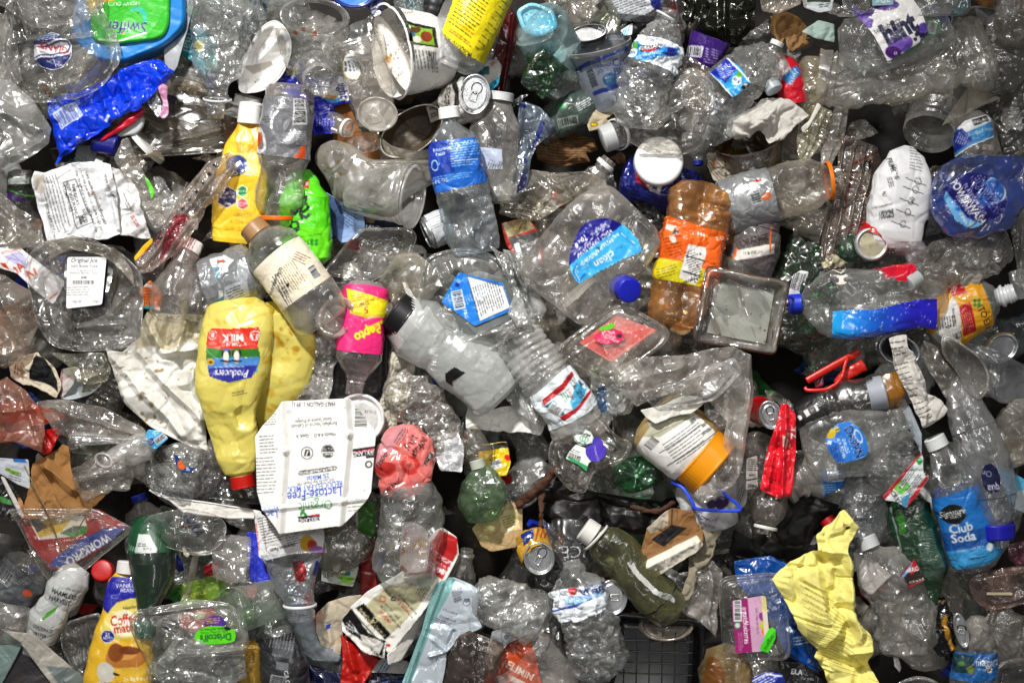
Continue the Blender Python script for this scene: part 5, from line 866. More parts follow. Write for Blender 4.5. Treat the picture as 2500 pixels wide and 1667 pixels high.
# yellow jug
ar=A(470,700,780,1180,'efe070').spots(40,'c8921a',3,12,.45,(640,720,770,1000)).spots(22,'d0a020',3,14,.35).spots(10,'c07a14',2,9,.6,(680,780,740,860)).lines(600,955,40,10,8,'4a4420',6,2)
lab=A(500,790,655,940,'fff',False).poly([(512,812),(522,800),(580,802),(640,798),(646,815),(644,850),(560,852),(512,846)],'e23420').poly([(512,846),(560,852),(644,850),(646,870),(512,872)],'2f7a26').poly([(512,872),(646,870),(640,905),(516,905)],'4f8fd8').poly([(516,895),(640,890),(630,920),(570,930),(520,915)],'33359a')
lab.ell(528,818,11,11,'fff').ell(528,818,9.5,9.5,'e23420').ell(528,818,5,6,'f0c8c0').ell(634,820,12,12,'fff').ell(634,820,10,10,'e23420').text(634,822,17,'3.5','fff',180,.04).text(580,824,24,'MILK','fff',181,.06).text(582,839,13,'VITAMIN D','fff',180,.03).text(585,812,6,'1 GAL (3.78L)','fbd',180)
for cx in(563,590):lab.ell(cx,862,12,12,'222').ell(cx,868,7,14,'e8e0d4').ell(cx,882,4,5,'c8a8a0').line([(cx-12,878),(cx+12,880)],4,'1b1b1b').rect(cx,852,14,5,'2f6fc0' if cx<580 else '2f7a26')
lab.ell(524,880,9,8,'e8b020').ell(524,881,5,3,'5a3a10').text(578,908,25,'Producers','fff',178,.03,.85,.25).line([(535,893),(610,893)],1.3,'fff').text(572,889,6,'SINCE 1932','fff',180)
def jug(t,tb):
    t.add('folded_side',*shell(Tube([(640,1050,4),(690,900,24),(672,735,30)],[(0,8),(.1,34),(.4,70),(.7,84),(.9,80),(1,20)],.5,2.6,6,110,None,[(.6,90,50,14)],71),ds=2.4,art=ar,col='e6d668'),jugm)
    t.add('label',*shell(tb,.42,.92,6,174,off=2.2,ds=2.2,art=lab,cut=True),GLOSS())
jugm=solid(.30,.4,bump=.06,trans=.25,dirt=.8,dirtcol=(.5,.27,.03,1))
B('yellow_milk_jug','crushed translucent yellow milk jug with a red, green and blue label, cap down','jug',[(592,722,40),(585,830,62),(570,960,66),(598,1165,56)][::-1],104,[(0,.22),(.02,.26),(.04,.40),(.14,.55),(.34,.62),(.5,.78),(.62,.84),(.8,.88),(.92,.82),(.985,.45),(1,.05)],n=2.8,art=ar,col='f0e274',mat=jugm,amp=8,scl=95,flat=.5,cap='c01c14',capr=30,capt=(.02,-.05),more=jug,dents=[(.25,60,60,24),(.33,120,34,18),(.18,110,40,16)])
# ================================================================== centre
TR('clear_deli_tray','clear rectangular deli tray tilted below the frosted cup, red scrap inside','tray',[(788,668),(878,560),(1000,558),(1020,575),(1000,640),(905,690),(800,672)],[(0,0),(6,3),(10,0),(26,-34),(32,-34)],24,rnd=16,amp=4,mat=clear(.13,.09,.14),art=A(770,540,1040,710,'f0eee8').poly([(838,592),(870,582),(885,600),(872,612),(842,606)],'b83024').spots(8,'8a6a4a',1,3))
TR('clear_tub','clear tub corner between the deli tray and the pink bottle','tub',[(795,690),(905,692),(965,650),(970,740),(900,760),(850,740)],[(0,0),(5,3),(9,0),(24,-30)],10,rnd=22,amp=5)
ar=A(815,700,960,880,'ef2a78').poly([(850,705),(900,718),(950,735),(948,768),(905,770),(862,758)],'f4e01a').text(882,746,14,'SYMPTOM','7a3a10',195,.02,.8).text(900,757,22,'5','b0402a',190,.06).lines(888,728,50,18,10,'a8481a',6,2).text(924,730,9,'13 FL OZ (384 ml)','a8481a',197,.02,.8).poly([(862,757),(905,770),(950,766),(950,774),(905,778),(860,765)],'c8b81a')
ar.text(905,812,34,'Pepto','f6ec20',205,.085,.85).text(922,797,21,'Bismol','f6ec20',205,.07,.8).lines(912,776,50,8,20,'f8b0cc',4,1.6).poly([(932,790),(960,795),(960,840),(938,842)],'b01458')
B('pink_medicine_bottle','upside-down clear bottle with a hot pink and yellow label, open neck pointing down','bottle',[(897,690,34),(888,780,52),(878,880,52),(866,962,44)],56,[(0,.02),(.01,.7),(.06,.95),(.1,1),(.55,1),(.68,.98),(.78,.7),(.83,.50),(.86,.46),(.87,.40),(.89,.44),(.90,.40),(1,.38)],n=2.4,roll=10,mat=clear(.22,.1,.12,tint=(.98,.86,.9)),amp=2,flat=.8,bands=[(.06,.62,ar,'ef2a78')],ribs=(1.2,6,.9,1))
B('small_milky_neck','short cloudy bottle neck pointing left beside the black collar','bottle',[(975,775,20),(945,762,44),(922,754,48)],24,'neck',mat=clear(.35,.1,.1,milk=(.7,.6,.56)),amp=1,flat=1,nk=.7)
th=Thing('clear_dome_cup','hazy clear dome with a faint white label above the black collar','cup',1000,690,10)
th.add('dome',*shell(Tube([(950,745,-20),(1000,690,20),(1040,640,10)],[(0,30),(.2,58),(.8,66),(1,40)],.8,amp=5,scl=40),ds=3,col='f0eee8'),clear(.32,.12,.15))
th.add('band_label',*STK([(985,690),(996,692),(1012,722),(1024,738),(1000,735)],66,A(975,680,1035,745,'d8d4cc').lines(1002,715,30,30,40,'888',5)),PRINT());th.build()
SH('black_lid_sliver','black plastic lid edge above the hazy dome','lid',[(954,668),(975,638),(1020,616),(1036,618),(1034,626),(990,652),(962,680)],20,col='141315',mat=CAPM(),amp=2,thick=8)
def camel(t,tb):
    t.add('lettering',*shell(tb,.5,.97,10,170,off=1.2,ds=1.7,art=A(1030,800,1100,1000,'fff',False).text(1065,872,24,'CAMELBAK','fbfbfb',82,.02,.8).line([(1070,845),(1067,905)],1.5,'fff'),cut=True),PRINT())
    t.add('emblem',*shell(tb,.05,.6,10,170,off=1.2,ds=1.7,art=A(1075,880,1150,950,'fff',False).poly([(1088,910),(1112,893),(1141,908),(1108,930),(1109,943),(1091,930)],'141414'),cut=True),PRINT())
    t.add('fine_print',*shell(tb,.02,.5,10,170,off=1.2,ds=1.7,art=A(1140,860,1270,1000,'fff',False).text(1168,923,10,'ANTIDOTE OPTIMUS OVERFLOW','333',55,.02,.85).text(1209,965,10,'CAMELBAK','555',52,.03),cut=True),PRINT())
B('frosted_sports_bottle','frosted sports bottle with black collar, black emblem and vertical white lettering','bottle',[(1228,968,30),(1160,900,40),(1060,830,44),(975,765,40)],82,[(0,.02),(.004,.72),(.03,.88),(.08,.96),(.45,1),(.55,.88),(.6,.84),(.66,.92),(.82,.98),(.9,.82),(1,.7)],mat=clear(.66,.25,.03,dirt=.3,milk=(.92,.92,.87)),cap='17171a',capr=60,capt=(.9,1.04),amp=2,flat=.85,nk=1,more=camel)
ar=A(1070,655,1260,800,'1f7ee0').poly([(1142,676),(1230,700),(1246,752),(1172,785)],'eef1f4').lines(1192,730,76,70,-73,'333',6,2).lines(1150,730,22,90,-68,'cfe4ff',6,1.6).bar(1120,733,40,22,-78,'1a2a50','dfe6ee').rect(1118,697,10,10,'222a8a',-20).text(1138,767,12,'P&G','fff',-75,.02).lines(1100,705,20,6,-40,'cfe4ff',4).line([(1142,676),(1228,700),(1246,752),(1172,785),(1142,676)],1.5,'223')
pent=[(1121,667),(1228,692),(1252,758),(1160,796),(1079,738)]
TR('round_tub','round crushed clear tub with a bright blue five-sided small-print label','tub',[(1045,626),(1090,612),(1140,604),(1200,620),(1240,660),(1262,730),(1258,800),(1225,850),(1160,875),(1100,850),(1045,800),(1022,720),(1030,660)],[(0,-14),(0,0),(5,4),(10,0),(24,14),(44,18)],84,rnd=34,amp=8,scl=70,mat=clear(.18,.09,.16),folds=[(1040,630,1030,790,12,8),(1090,612,1110,660,14,12),(1180,615,1240,700,-12,14),(1100,850,1240,800,10,14)],
   more=lambda t,P:(t.add('milky_panel',*STK(rounded([(1105,680),(1170,662),(1260,690),(1265,770),(1165,820),(1120,800),(1100,740)],8),103,A(1090,650,1280,830,'a8b4ba')),clear(.45,.2,.1)),t.add('label',*STK(rounded(pent,5),108,ar,amp=1.5),solid(.3,.5,bump=.08,dirt=.2))))
SH('torn_cup_veil','torn clear plastic veil hanging down right of the blue five-sided label','plastic film',[(1190,595),(1240,620),(1262,680),(1275,740),(1300,790),(1262,800),(1235,770),(1250,730),(1245,680),(1215,640)],118,mat=clear(.2,.10,.22),amp=12,scl=34,bulge=6,bw=12,jag=4)
SH('milky_film_twist','twisted cloudy film strand right of the round clear tub','plastic film',[(1225,610),(1270,620),(1300,680),(1335,760),(1310,790),(1280,760),(1262,690)],60,mat=clear(.25,.12,.25),amp=14,scl=36,bulge=10,folds=[(1240,620,1310,780,16,10)])
# juice can bits
ar=A(1210,520,1320,650,'c23022').poly([(1225,545),(1290,530),(1305,560),(1240,580)],'c8b890').text(1266,545,15,'GOLD','a07a20',8,.04).text(1268,558,15,'PEAK','a07a20',8,.04).poly([(1240,580),(1320,565),(1320,650),(1270,650)],'5c5c5a').poly([(1255,596),(1268,592),(1275,620),(1262,624)],'e6e6e6').text(1292,598,11,'RECYCLE','fff',18,.03,.8).text(1294,609,11,'ME','fff',18,.03).lines(1292,622,40,14,18,'ccc',5)
SH('red_drink_carton','red and grey drink carton corner with a recycling note behind the refill bottle','carton',[(1222,545),(1285,528),(1312,560),(1330,640),(1280,650),(1235,600)],-20,art=ar,amp=5,bulge=8,mat=PRINT())
# refill bottle
lab=A(1370,530,1570,715,'fff',False).ell(1471,630,91,91,'38a8e8',0)
lab.poly([(1370,530),(1480,530),(1520,556),(1381,655),(1370,640)],'1a1a84')
k=(((lab.X-1471)**2+(lab.Y-630)**2)**.5<91)&~((lab.Y-702)*1.>-(lab.X-1408)*.56)
lab.im[...]=np.where((lab.Y-605<-(lab.X-1448)*.73)[...,None],C('1a1a84'),C('36a9ea'))
lab.line([(1395,624),(1483,559)],1.3,'fff').text(1447,600,16,'REFILL HAND SOAP','fff',216,.03,.74).text(1464,560,10,'USES 68%','fff',213,.02,.8).text(1458,569,10,'LESS PLASTIC','fff',213,.02,.8).text(1417,588,17,'10x','fff',213,.04).text(1418,572,9,'80 fl oz (2.5 qt) 2.36 L','cfd4ff',213,0,.7).text(1428,606,8,'REFILLS','fff',213,.02).ell(1402,602,4,8,'fff',30)
lab.text(1472,640,30,'clean','fff',213,.02,.9).text(1484,592,10,'WASHES AWAY','fff',213,.02,.8).text(1478,602,10,'BACTERIA','fff',213,.02,.8).text(1440,628,10,'ENRICHED WITH','fff',213,.02,.8).text(1434,638,10,'MOISTURIZER','fff',213,.02,.8).line([(1405,650),(1398,668),(1412,690),(1426,676)],6,'1f6fb8').line([(1406,652),(1400,668),(1413,690)],2,'cfeeff').line([(1512,574),(1528,590),(1542,604)],6,'2a7fc4').line([(1514,576),(1530,592),(1544,600)],2,'d8f2ff').spots(10,'d8f2ff',1.5,4,.6,(1385,650,1440,710)).spots(6,'2472b4',2,5,.6,(1500,570,1560,620)).poly([(1450,612),(1458,610),(1462,618)],'222')
lab.a=k.astype(float)
def refill(t,tb):
    t.add('label',*shell(tb,.1,.95,8,172,off=1.8,ds=2.2,art=lab,cut=True),solid(.25,.6,bump=.06,dirt=.2))
    t.add('cap',*cap_mesh(np.array([1512.,700,62]),np.array([1532.,712,118]),31,'1c24b0',1.4,bev=.06),CAPM())
    t.add('neck',*shell(Tube([(1505,695,40),(1516,702,74)],[(0,40),(.5,30),(1,27)],1),ds=2.5),PET())
B('clear_refill_bottle','large clear square refill bottle with a round navy and sky-blue label and blue cap','bottle',[(1340,740,44),(1400,665,54),(1470,590,56),(1545,510,40)],120,[(0,.1),(.02,.8),(.08,.95),(.3,1),(.7,.98),(.92,.9),(.98,.7),(1,.1)],n=4.5,mat=clear(.14,.07,.10),amp=6,scl=80,flat=.45,more=refill,dents=[(.35,50,90,20),(.85,100,50,14)],ds=3)
# orange bottle
ar=A(1590,550,1790,720,'ee6212').poly([(1590,628),(1650,640),(1700,655),(1720,665),(1705,712),(1590,690)],'d3c414').poly([(1676,602),(1724,610),(1696,700),(1648,680)],'e9e6e2').text(1676,690,13,'Nutrition','111',197,.05).lines(1692,650,36,70,17,'222',6,2).line([(1660,665),(1705,678)],3,'111').line([(1670,630),(1715,642)],2.5,'111').lines(1640,608,44,50,10,'7a2c08',7,2).lines(1622,665,50,30,15,'5a4a08',7,2).text(1765,585,17,'fl oz','fbe8d8',197,.02)
for q in range(4):ar.ell(1702+q*9.5,574+q*2,3.4,4.6,'fff' if q<3 else 'f0b030')
ar.poly([(1622,550),(1640,556),(1634,570),(1618,562)],'f0e0d8').rect(1643,573,13,12,'222',-30).ell(1638,590,7,7,'e8e0d8').spots(30,'5a2c10',.8,3,.8)
am=clear(.26,.07,.14,tint=(1,.76,.46),dirt=1.,milk=(.85,.48,.18))
B('amber_juice_bottle','crushed dirty amber bottle with a torn orange and yellow nutrition label','bottle',[(1640,800,34),(1660,720,48),(1688,590,54),(1728,450,42)],84,[(0,.3),(.04,.7),(.12,.86),(.3,.9),(.32,.93),(.68,.95),(.75,.98),(.88,1),(.96,.75),(1,.2)],n=3,mat=am,col='ffffff',amp=11,scl=48,flat=.5,bands=[(.31,.70,ar,'ee6212')],dents=[(.85,80,60,22),(.2,100,40,16)],ribs=(3,26,.74,.92))
ar=A(1560,660,1930,880,'fff')
ar=A(1580,645,1930,875,'f0ede8').spots(60,'6a3c14',.8,3,.8).spots(14,'b0702a',3,9,.4)
TR('brown_rimmed_square_tray','empty square clear tray with a dirty brown rim lying over the amber bottle','tray',[(1724,652),(1922,690),(1890,864),(1688,832)],[(0,-4),(1,2),(8,3),(12,0),(22,-30),(28,-32)],112,rnd=14,amp=4,scl=60,mat=clear(.20,.09,.2,dirt=1.),art=ar,lip=3.4,lipcol='c09468',lipmat=clear(.5,.12,.2,tint=(.8,.6,.4),milk=(.6,.4,.24),dirt=1.),folds=[(1800,700,1850,840,8,10),(1710,700,1760,830,8,14)],
   more=lambda t,P:t.add('cloudy_floor',*STK([(1760,690),(1890,712),(1868,840),(1725,812)],84,A(1715,680,1900,850,'d8dcd6').spots(20,'6a4a2a',1,3)),clear(.75,.25,.2,dirt=1.,milk=(.95,.95,.9))))
# silver sports bottle + orange juice
ar=A(1740,420,1900,590,'9a9c9e').bar(1832,490,30,22,-75,'222','b8babc').poly([(1792,465),(1850,440),(1856,452),(1800,478)],'f2f2f2').poly([(1820,450),(1845,440),(1846,448)],'c02010').ell(1858,488,12,9,'ea6420',30).ell(1858,486,5,4,'9a9c9e').spots(4,'c8cacc',8,20,.5)
B('orange_ringed_sports_bottle','clear sports bottle with silver label and orange neck ring, mouth to the right','bottle',[(1752,520,14),(1830,490,26),(1940,462,28),(2045,440,24)],70,[(0,.05),(.004,.7),(.03,.9),(.06,1),(.42,1),(.5,.94),(.62,1),(.78,.9),(.88,.62),(.90,.48),(.93,.48),(1,.47)],mat=clear(.2,.08,.12,tint=(.97,.94,.9)),amp=5,scl=44,flat=.85,bands=[(.08,.44,ar,'9a9c9e',None,None,solid(.3,.4,.4,bump=.15))],ring=(.885,.92,'f07a14'),dents=[(.62,70,40,24),(.7,110,30,16)])
ar=A(1770,550,1900,650,'5c5656').text(1830,592,22,'ORANGE','2c1810',15,.05,.8).text(1846,606,22,'JUICE','2c1810',15,.05,.8).poly([(1785,615),(1880,600),(1880,625),(1780,640)],'e8e2da').text(1818,622,9,'11.8 OZ','222',5,.03).line([(1872,560),(1868,620)],4,'e8641a').line([(1778,640),(1786,612)],5,'e8641a')
B('juice_bottle','clear juice bottle with a dark lettered label edged in orange','bottle',[(1800,700,-20),(1830,620,2),(1850,540,4)],62,'jar',mat=clear(.2,.09,.14),bands=[(.38,.95,ar,'6c6664')],amp=4,flat=.8)
# pink insert clamshell
ar=A(1400,765,1610,890,'e45a58').poly([(1455,790),(1525,768),(1600,800),(1500,850)],'ee7472').poly([(1445,830),(1590,800),(1560,850),(1490,885)],'de4a4c').line([(1415,838),(1490,880),(1595,805)],4,'f08a80')
badge=A(1430,780,1540,850,'ea2f62').text(1487,810,12,'Fresh','fff',-18,.02).text(1484,818,12,'Kampo','fff',-18,.02).text(1488,827,9,'Organic-Rakyo','fff',-18,.02,.85).ell(1510,820,7,5,'333').lines(1476,834,40,10,-15,'ffc0d0',4,1.5)
bl=[(1447,826),(1454,815),(1468,808),(1476,800),(1492,800),(1502,806),(1516,808),(1522,818),(1518,830),(1508,838),(1496,836),(1482,840),(1466,838),(1458,834)]
TR('pink_insert_clamshell','clear rounded clamshell with a coral pink card and cloud-shaped badge inside','clamshell',[(1362,862),(1370,840),(1492,745),(1530,742),(1625,798),(1634,818),(1622,838),(1500,930),(1468,934),(1380,884)],[(0,-10),(0,0),(8,4),(14,0),(18,6),(26,8)],74,rnd=20,amp=3,scl=50,mat=clear(.16,.09,.12,dirt=.8),
   more=lambda t,P:(t.add('card',*STK([(1413,836),(1505,770),(1602,806),(1492,884)],72,ar,amp=2),PRINT()),t.add('badge',*STK(bl,84,badge),PRINT()),t.add('leaf',*STK([(1462,808),(1464,798),(1478,796),(1490,788),(1502,794),(1490,804),(1474,806)],85,A(1450,780,1510,815,'5cc81a')),PRINT())),folds=[(1380,880,1500,800,3,6)])
# ================================================================== middle right
SH('slatted_blister','dirty clear slatted blister pack with red edges running diagonally down','blister pack',[(2050,330),(2140,360),(2152,400),(2120,520),(2080,600),(2030,680),(1995,660),(2010,560),(2040,440)],10,art=A(1980,320,2165,690,'d8cfc8').line([(2085,398),(2148,372)],5,'c03a20').line([(2085,398),(2060,520)],3,'b8301c').line([(2060,560),(2140,520)],4,'b8301c').rect(2112,405,30,22,'4a3a34',20),mat=clear(.16,.09,.18,tint=(.9,.82,.78),dirt=1.),amp=8,scl=40,bulge=12,folds=[(2060,350,2000,660,12,5),(2085,360,2030,620,12,5),(2110,370,2060,600,12,5),(2130,380,2085,590,10,5)])
ar=A(2105,350,2300,615,'f0f0f2').text(2163,410,16,'PRIME','111',-80,.04,.85).text(2174,428,9,'CALORIES','222',-80,.02).bar(2148,528,36,20,8,'111',None).rect(2144,479,10,11,'222',-5).rect(2144,479,8,9,'f0f0f2',-5).text(2144,479,9,'K','222',-5,.02).text(2172,442,9,'10','111',-70,.03).lines(2160,455,30,14,-78,'333',5).lines(2225,395,34,60,-10,'444',8,2)
for q,(x,y)in enumerate(((2225,450),(2219,470),(2210,497),(2203,524),(2193,552))):ar.ell(x,y,8,9,'222',0,ring=1.6).line([(x-30,y-8),(x-22,y-4),(x+18,y+10)],1.8,'222')
ar.text(2211,497,11,'B','111',0,.05).poly([(2250,540),(2270,545),(2255,600),(2240,590)],'141416').text(2140,508,7,'NO-NONSENSE','333',12,.02)
B('white_printed_bottle','crushed opaque white bottle with black print, round icons and a barcode','bottle',[(2180,610,26),(2185,520,50),(2200,430,52),(2215,362,36)],74,[(0,.3),(.04,.75),(.12,.95),(.4,1),(.7,.9),(.9,.6),(1,.2)],n=2.6,mat=solid(.32,.4,bump=.05,dirt=.3),art=ar,col='eceef0',amp=6,scl=70,flat=.55)
B('clear_bottle_stub','clear bottle shoulder emerging from under the crushed white bottle','bottle',[(2160,575,40),(2220,600,46),(2240,640,40)],34,[(0,.4),(.3,1),(1,.8)],mat=clear(.3,.1,.15,milk=(.8,.7,.7)),amp=6,scl=26)
ar=A(2230,380,2520,610,'0a3fa4')
lab=A(2275,420,2450,580,'fff',False).poly([(2283,490),(2285,460),(2300,440),(2340,430),(2385,428),(2420,445),(2434,480),(2425,520),(2400,550),(2360,566),(2335,565)],'201e74').ell(2405,470,28,44,'d8e4f4',-40).ell(2398,475,27,42,'4a90d8',-40).ell(2395,480,26,38,'2a5ab0',-40).poly([(2283,490),(2290,470),(2310,500),(2338,540),(2380,562),(2345,566),(2310,545)],'6fb6ec')
lab.text(2385,484,38,'DAWN','fff',-58,.09,.82).text(2385,484,38,'DAWN','1c1f78',-58,.05,.82).text(2356,496,15,'PLATINUM PLUS','cdd4ee',-60,.02,.85).text(2340,502,26,'POWERWASH','fff',-58,.045,.8).text(2331,508,13,'DISH SPRAY','fff',-58,.02,.85).text(2308,500,9,'FRESH','2050a0',-60,.03).text(2330,540,9,'CLEAN','fff',-60,.03).ell(2318,518,6,6,'2a70c0').rect(2348,555,9,11,'cfd8e8',-30)
lab.a*=((lab.X-2358)**2/84**2+(lab.Y-497)**2/72**2<1)
B('blue_spray_bottle','crumpled glossy deep blue translucent soap bottle with a navy and white label','bottle',[(2262,500,62),(2330,492,80),(2410,468,80),(2515,415,66)],104,[(0,.2),(.04,.6),(.15,.9),(.35,1),(.6,.95),(.8,.7),(.92,.4),(1,.25)],n=2.8,mat=clear(.37,.05,.06,tint=(.0,.30,.85),milk=(.0,.34,.88),dirt=.05,refl=1.9),amp=13,scl=64,flat=.55,more=lambda t,tb:t.add('label',*shell(tb,.0,.95,4,176,off=2.5,ds=1.8,art=lab,cut=True),solid(.25,.6,bump=.05,dirt=.15)),dents=[(.2,40,50,20),(.75,90,50,18)])
B('crinkled_grey_cap_bottle','crinkled clear bottle with a light grey cap under the blue soap bottle','bottle',[(2460,590,30),(2370,625,46),(2290,650,56),(2215,688,80)],60,[(0,.2),(.05,.8),(.2,1),(.7,.95),(.85,.6),(.95,.34),(1,.32)],mat=PETC(),amp=11,scl=22,flat=.65,cap='b8bcbc',capr=22,capt=(.93,1.06),more=None)
ar=A(2080,520,2190,640,'c81a18').poly([(2160,595),(2190,600),(2190,620),(2160,612)],'1c1c1c').text(2176,612,8,'Lime','fff',20,.02)
B('red_can','red drink can with its pale stained bottom facing the camera','can',[(2114,600,46),(2130,580,20),(2170,540,-20)],44,[(0,.8),(.06,.95),(.2,1),(1,1)],mat=solid(.28,.4,.2),art=ar,col='c81a18',flat=1,amp=2,more=lambda t,tb:t.add('can_bottom',*rings(ellipse(2113,600,38,38,-30),[(-3,-8),(0,2),(4,3),(7,-4),(9,-3)],60,rnd=0,art=A(2060,550,2160,650,'c9cacb').ell(2113,600,31,31,'c8c0a2').spots(14,'8a7a5a',1,4,.5).lines(2118,603,24,8,10,'776',4,1.5)),solid(.35,.1,.5)))
B('green_glassy_ball','round green bottle shoulder peeking out beside the red can','bottle',[(2062,560,-20),(2066,610,-6),(2072,640,-10)],40,[(0,.3),(.4,1),(.8,.9),(1,.2)],mat=clear(.3,.08,.1,tint=(.12,.5,.28),milk=(.12,.4,.22)),amp=3)
SH('foil_paper_ball','crumpled cream foil paper above the flower-print bottle','foil paper',[(2002,640),(2020,618),(2040,622),(2062,640),(2078,640),(2040,652),(2005,660)],20,col='b9b294',mat=solid(.4,.2,.2,bump=.3),amp=14,scl=18,bulge=10,bw=8)
SH('grey_torn_paper','grey torn crumpled paper between the crinkled bottle and the yellow tea bottle','paper',[(2345,678),(2395,655),(2402,670),(2385,705),(2365,712),(2355,700)],70,col='8f8c84',amp=12,scl=20,bulge=4,jag=3)
# green bottle
B('dark_green_crumpled_bottle','big crumpled dark green bottle below the flower-print bottle','bottle',[(1990,600,-10),(1970,680,0),(1960,780,0),(1975,860,-16)],100,[(0,.3),(.08,.42),(.2,.5),(.4,.85),(.6,1),(.85,.95),(1,.3)],mat=clear(.10,.06,.22,tint=(.05,.32,.10),milk=(.04,.25,.07),dirt=.1,refl=1.4),amp=16,scl=34,flat=.45)
B('green_bottle_neck','dark green bottle neck reaching up behind the square tray','bottle',[(1900,770,-30),(1915,690,-16),(1950,590,-20)],46,[(0,.8),(.3,1),(.7,.7),(1,.5)],mat=clear(.10,.06,.15,tint=(.06,.36,.14),milk=(.05,.28,.1),refl=1.4),amp=9,scl=30,flat=.8)
# flower bottle
ar=A(1960,620,2330,840,'f4f4f6')
top=A(1960,605,2330,840,'fff',False)
g=np.clip((top.X-2025)/190,0,1)[...,None];blue=C('18a4ee')*(1-g)+C('2a24c0')*g
m=((top.Y>768-(top.X-2025)*.17-np.clip(top.X-2200,0,99)*0)&(top.X>2022)&(top.X<2275)&(top.Y<826)&(top.Y>728)).astype(float)
top.im=top.im*(1-m[...,None])+blue*m[...,None];top.a=m
for q in range(90):
    x,y=top.rs.uniform(2040,2260),top.rs.uniform(728,815)
    if m[int(y-605),int(x-1960)]>0:top.ell(x,y,1.1,1.1,'f0f6ff')
def petal_(cx,cy,ang,L,W):
    a=math.radians(ang);return[(cx+math.cos(a)*L*t-math.sin(a)*W*s_,cy-(math.sin(a)*L*t+math.cos(a)*W*s_))for t,s_ in((0,0),(.3,.7),(.7,1),(1,.5),(.94,.1),(1.02,-.3),(.8,-.9),(.3,-.6))]
for an,L,W in((175,80,22),(215,60,22),(265,54,22),(310,44,20),(30,40,16)):top.poly(petal_(2190,640,an,L,W),'d61432' if an!=215 else 'c01030')
top.ell(2194,634,11,7,'3a0a10').line([(2190,637),(2172,645)],3,'2a0a0c').spots(14,'f0c84a',.9,2,.9,(2165,640,2192,656))
top.text(2040,664,50,'MOI','e9e0d0',96,.03,.8).line([(2080,644),(2092,690)],1.6,'c8c8cc')
B('flower_print_bottle','square clear bottle with a red hibiscus print, blue gradient and blue cap at left','bottle',[(2300,722,40),(2200,726,56),(2080,742,60),(1985,742,50),(1925,742,44)][:5],88,[(0,.1),(.01,.75),(.05,.86),(.1,.9),(.75,.92),(.82,.78),(.9,.46),(.925,.28),(1,.26)],n=4,mat=clear(.16,.08,.12),cap='1c38c8',capr=24,capt=(.925,1.01),amp=7,scl=50,flat=.5,ds=3,more=lambda t,tb:t.add('printed_sleeve',*shell(tb,.03,.88,4,176,off=1.6,ds=2.1,art=top,cut=True),solid(.2,.8,bump=.05,dirt=.1)),dents=[(.65,80,50,14)])
ar=A(1915,655,1995,810,'d9dadc').bar(1948,688,34,44,-15,'111',None).rect(1978,795,22,14,'e8e8e8',-35).text(1970,799,10,'120','222',-60,.02)
SH('barcode_sleeve','white barcode sleeve edge left of the flower-print bottle','label',[(1936,670),(1955,660),(1975,665),(1966,700),(1955,720),(1925,726)],34,art=ar,amp=4,thick=1.5,mat=PRINT())
SH('white_number_tag','white tag with small black numbers below the blue cap','tag',[(1938,780),(1958,770),(1990,798),(1978,812),(1960,806)],14,art=ar,amp=3,thick=1.5,mat=PRINT())
# yellow tea bottle
ar=A(2240,685,2440,850,'e7a21c').poly([(2303,695),(2330,690),(2340,716),(2306,726)],'c01c1e').text(2314,708,14,'Oikz','fff',65,.02).poly([(2317,750),(2345,738),(2368,812),(2336,824),(2328,790)],'b81c1c').lines(2340,790,50,30,-70,'e8a090',5,1.6).text(2382,775,22,'ITO EN','2a2a18',-62,.04,.9).poly([(2306,722),(2320,752),(2330,820),(2330,850),(2260,840),(2280,780)],'dedcd6').text(2308,775,9,'Nutrition Facts','222',-85,.03,.8).text(2296,800,14,'0','111',-70,.04).lines(2290,790,30,50,-80,'333',6).bar(2320,820,22,16,20,'222',None)
for dx,dy in((-5,-5),(5,-5),(-5,5),(5,5)):ar.ell(2362+dx,740+dy,4.6,4.6,'2a8a3a')
B('yellow_tea_bottle','clear bottle with a golden yellow and red tea label and open white neck','bottle',[(2270,820,8),(2330,770,30),(2385,738,36),(2458,718,40)],66,[(0,.3),(.1,.9),(.2,1),(.62,1),(.72,.85),(.82,.5),(.84,.30),(1,.30)],mat=clear(.2,.08,.12),amp=4,flat=.8,bands=[(.02,.70,ar,'e7a21c')],t1=.86,more=lambda t,tb:t.add('white_neck',*shell(Tube([(2418,728,38),(2440,722,44),(2462,714,50)],[(0,20),(.2,22),(.3,27),(.42,27),(.44,21),(.6,21),(.62,24),(.7,24),(.72,21),(.8,24),(.86,21),(1,21),(1.001,15),(1.002,14)],1),ds=2,col='eceef0'),CAPM()))
TR('gold_rim_can','grey can top with a yellow rim beside the yellow tea bottle','can',ellipse(2440,850,42,34,30),[(0,-12),(0,0),(4,2),(8,-8)],0,rnd=0,col='b9bbbd',mat=METAL(),lipcol='d8a030',lipmat=PRINT(),lip=2.5)
SH('sleeve','tall dirty clear sleeve hanging down the right edge','plastic sleeve',[(2470,490),(2520,480),(2520,720),(2490,700),(2478,640),(2462,560)],10,mat=clear(.16,.08,.2,tint=(.86,.84,.8)),amp=10,scl=34,bulge=10,folds=[(2485,490,2490,690,12,5)])
B('neck','small clear bottle neck hanging at the right edge above the open white neck','bottle',[(2475,660,20),(2485,690,24),(2492,730,20)],24,[(0,.8),(.5,1),(.6,1.1),(.7,1),(1,.4)],mat=clear(.2,.08,.12),amp=2)
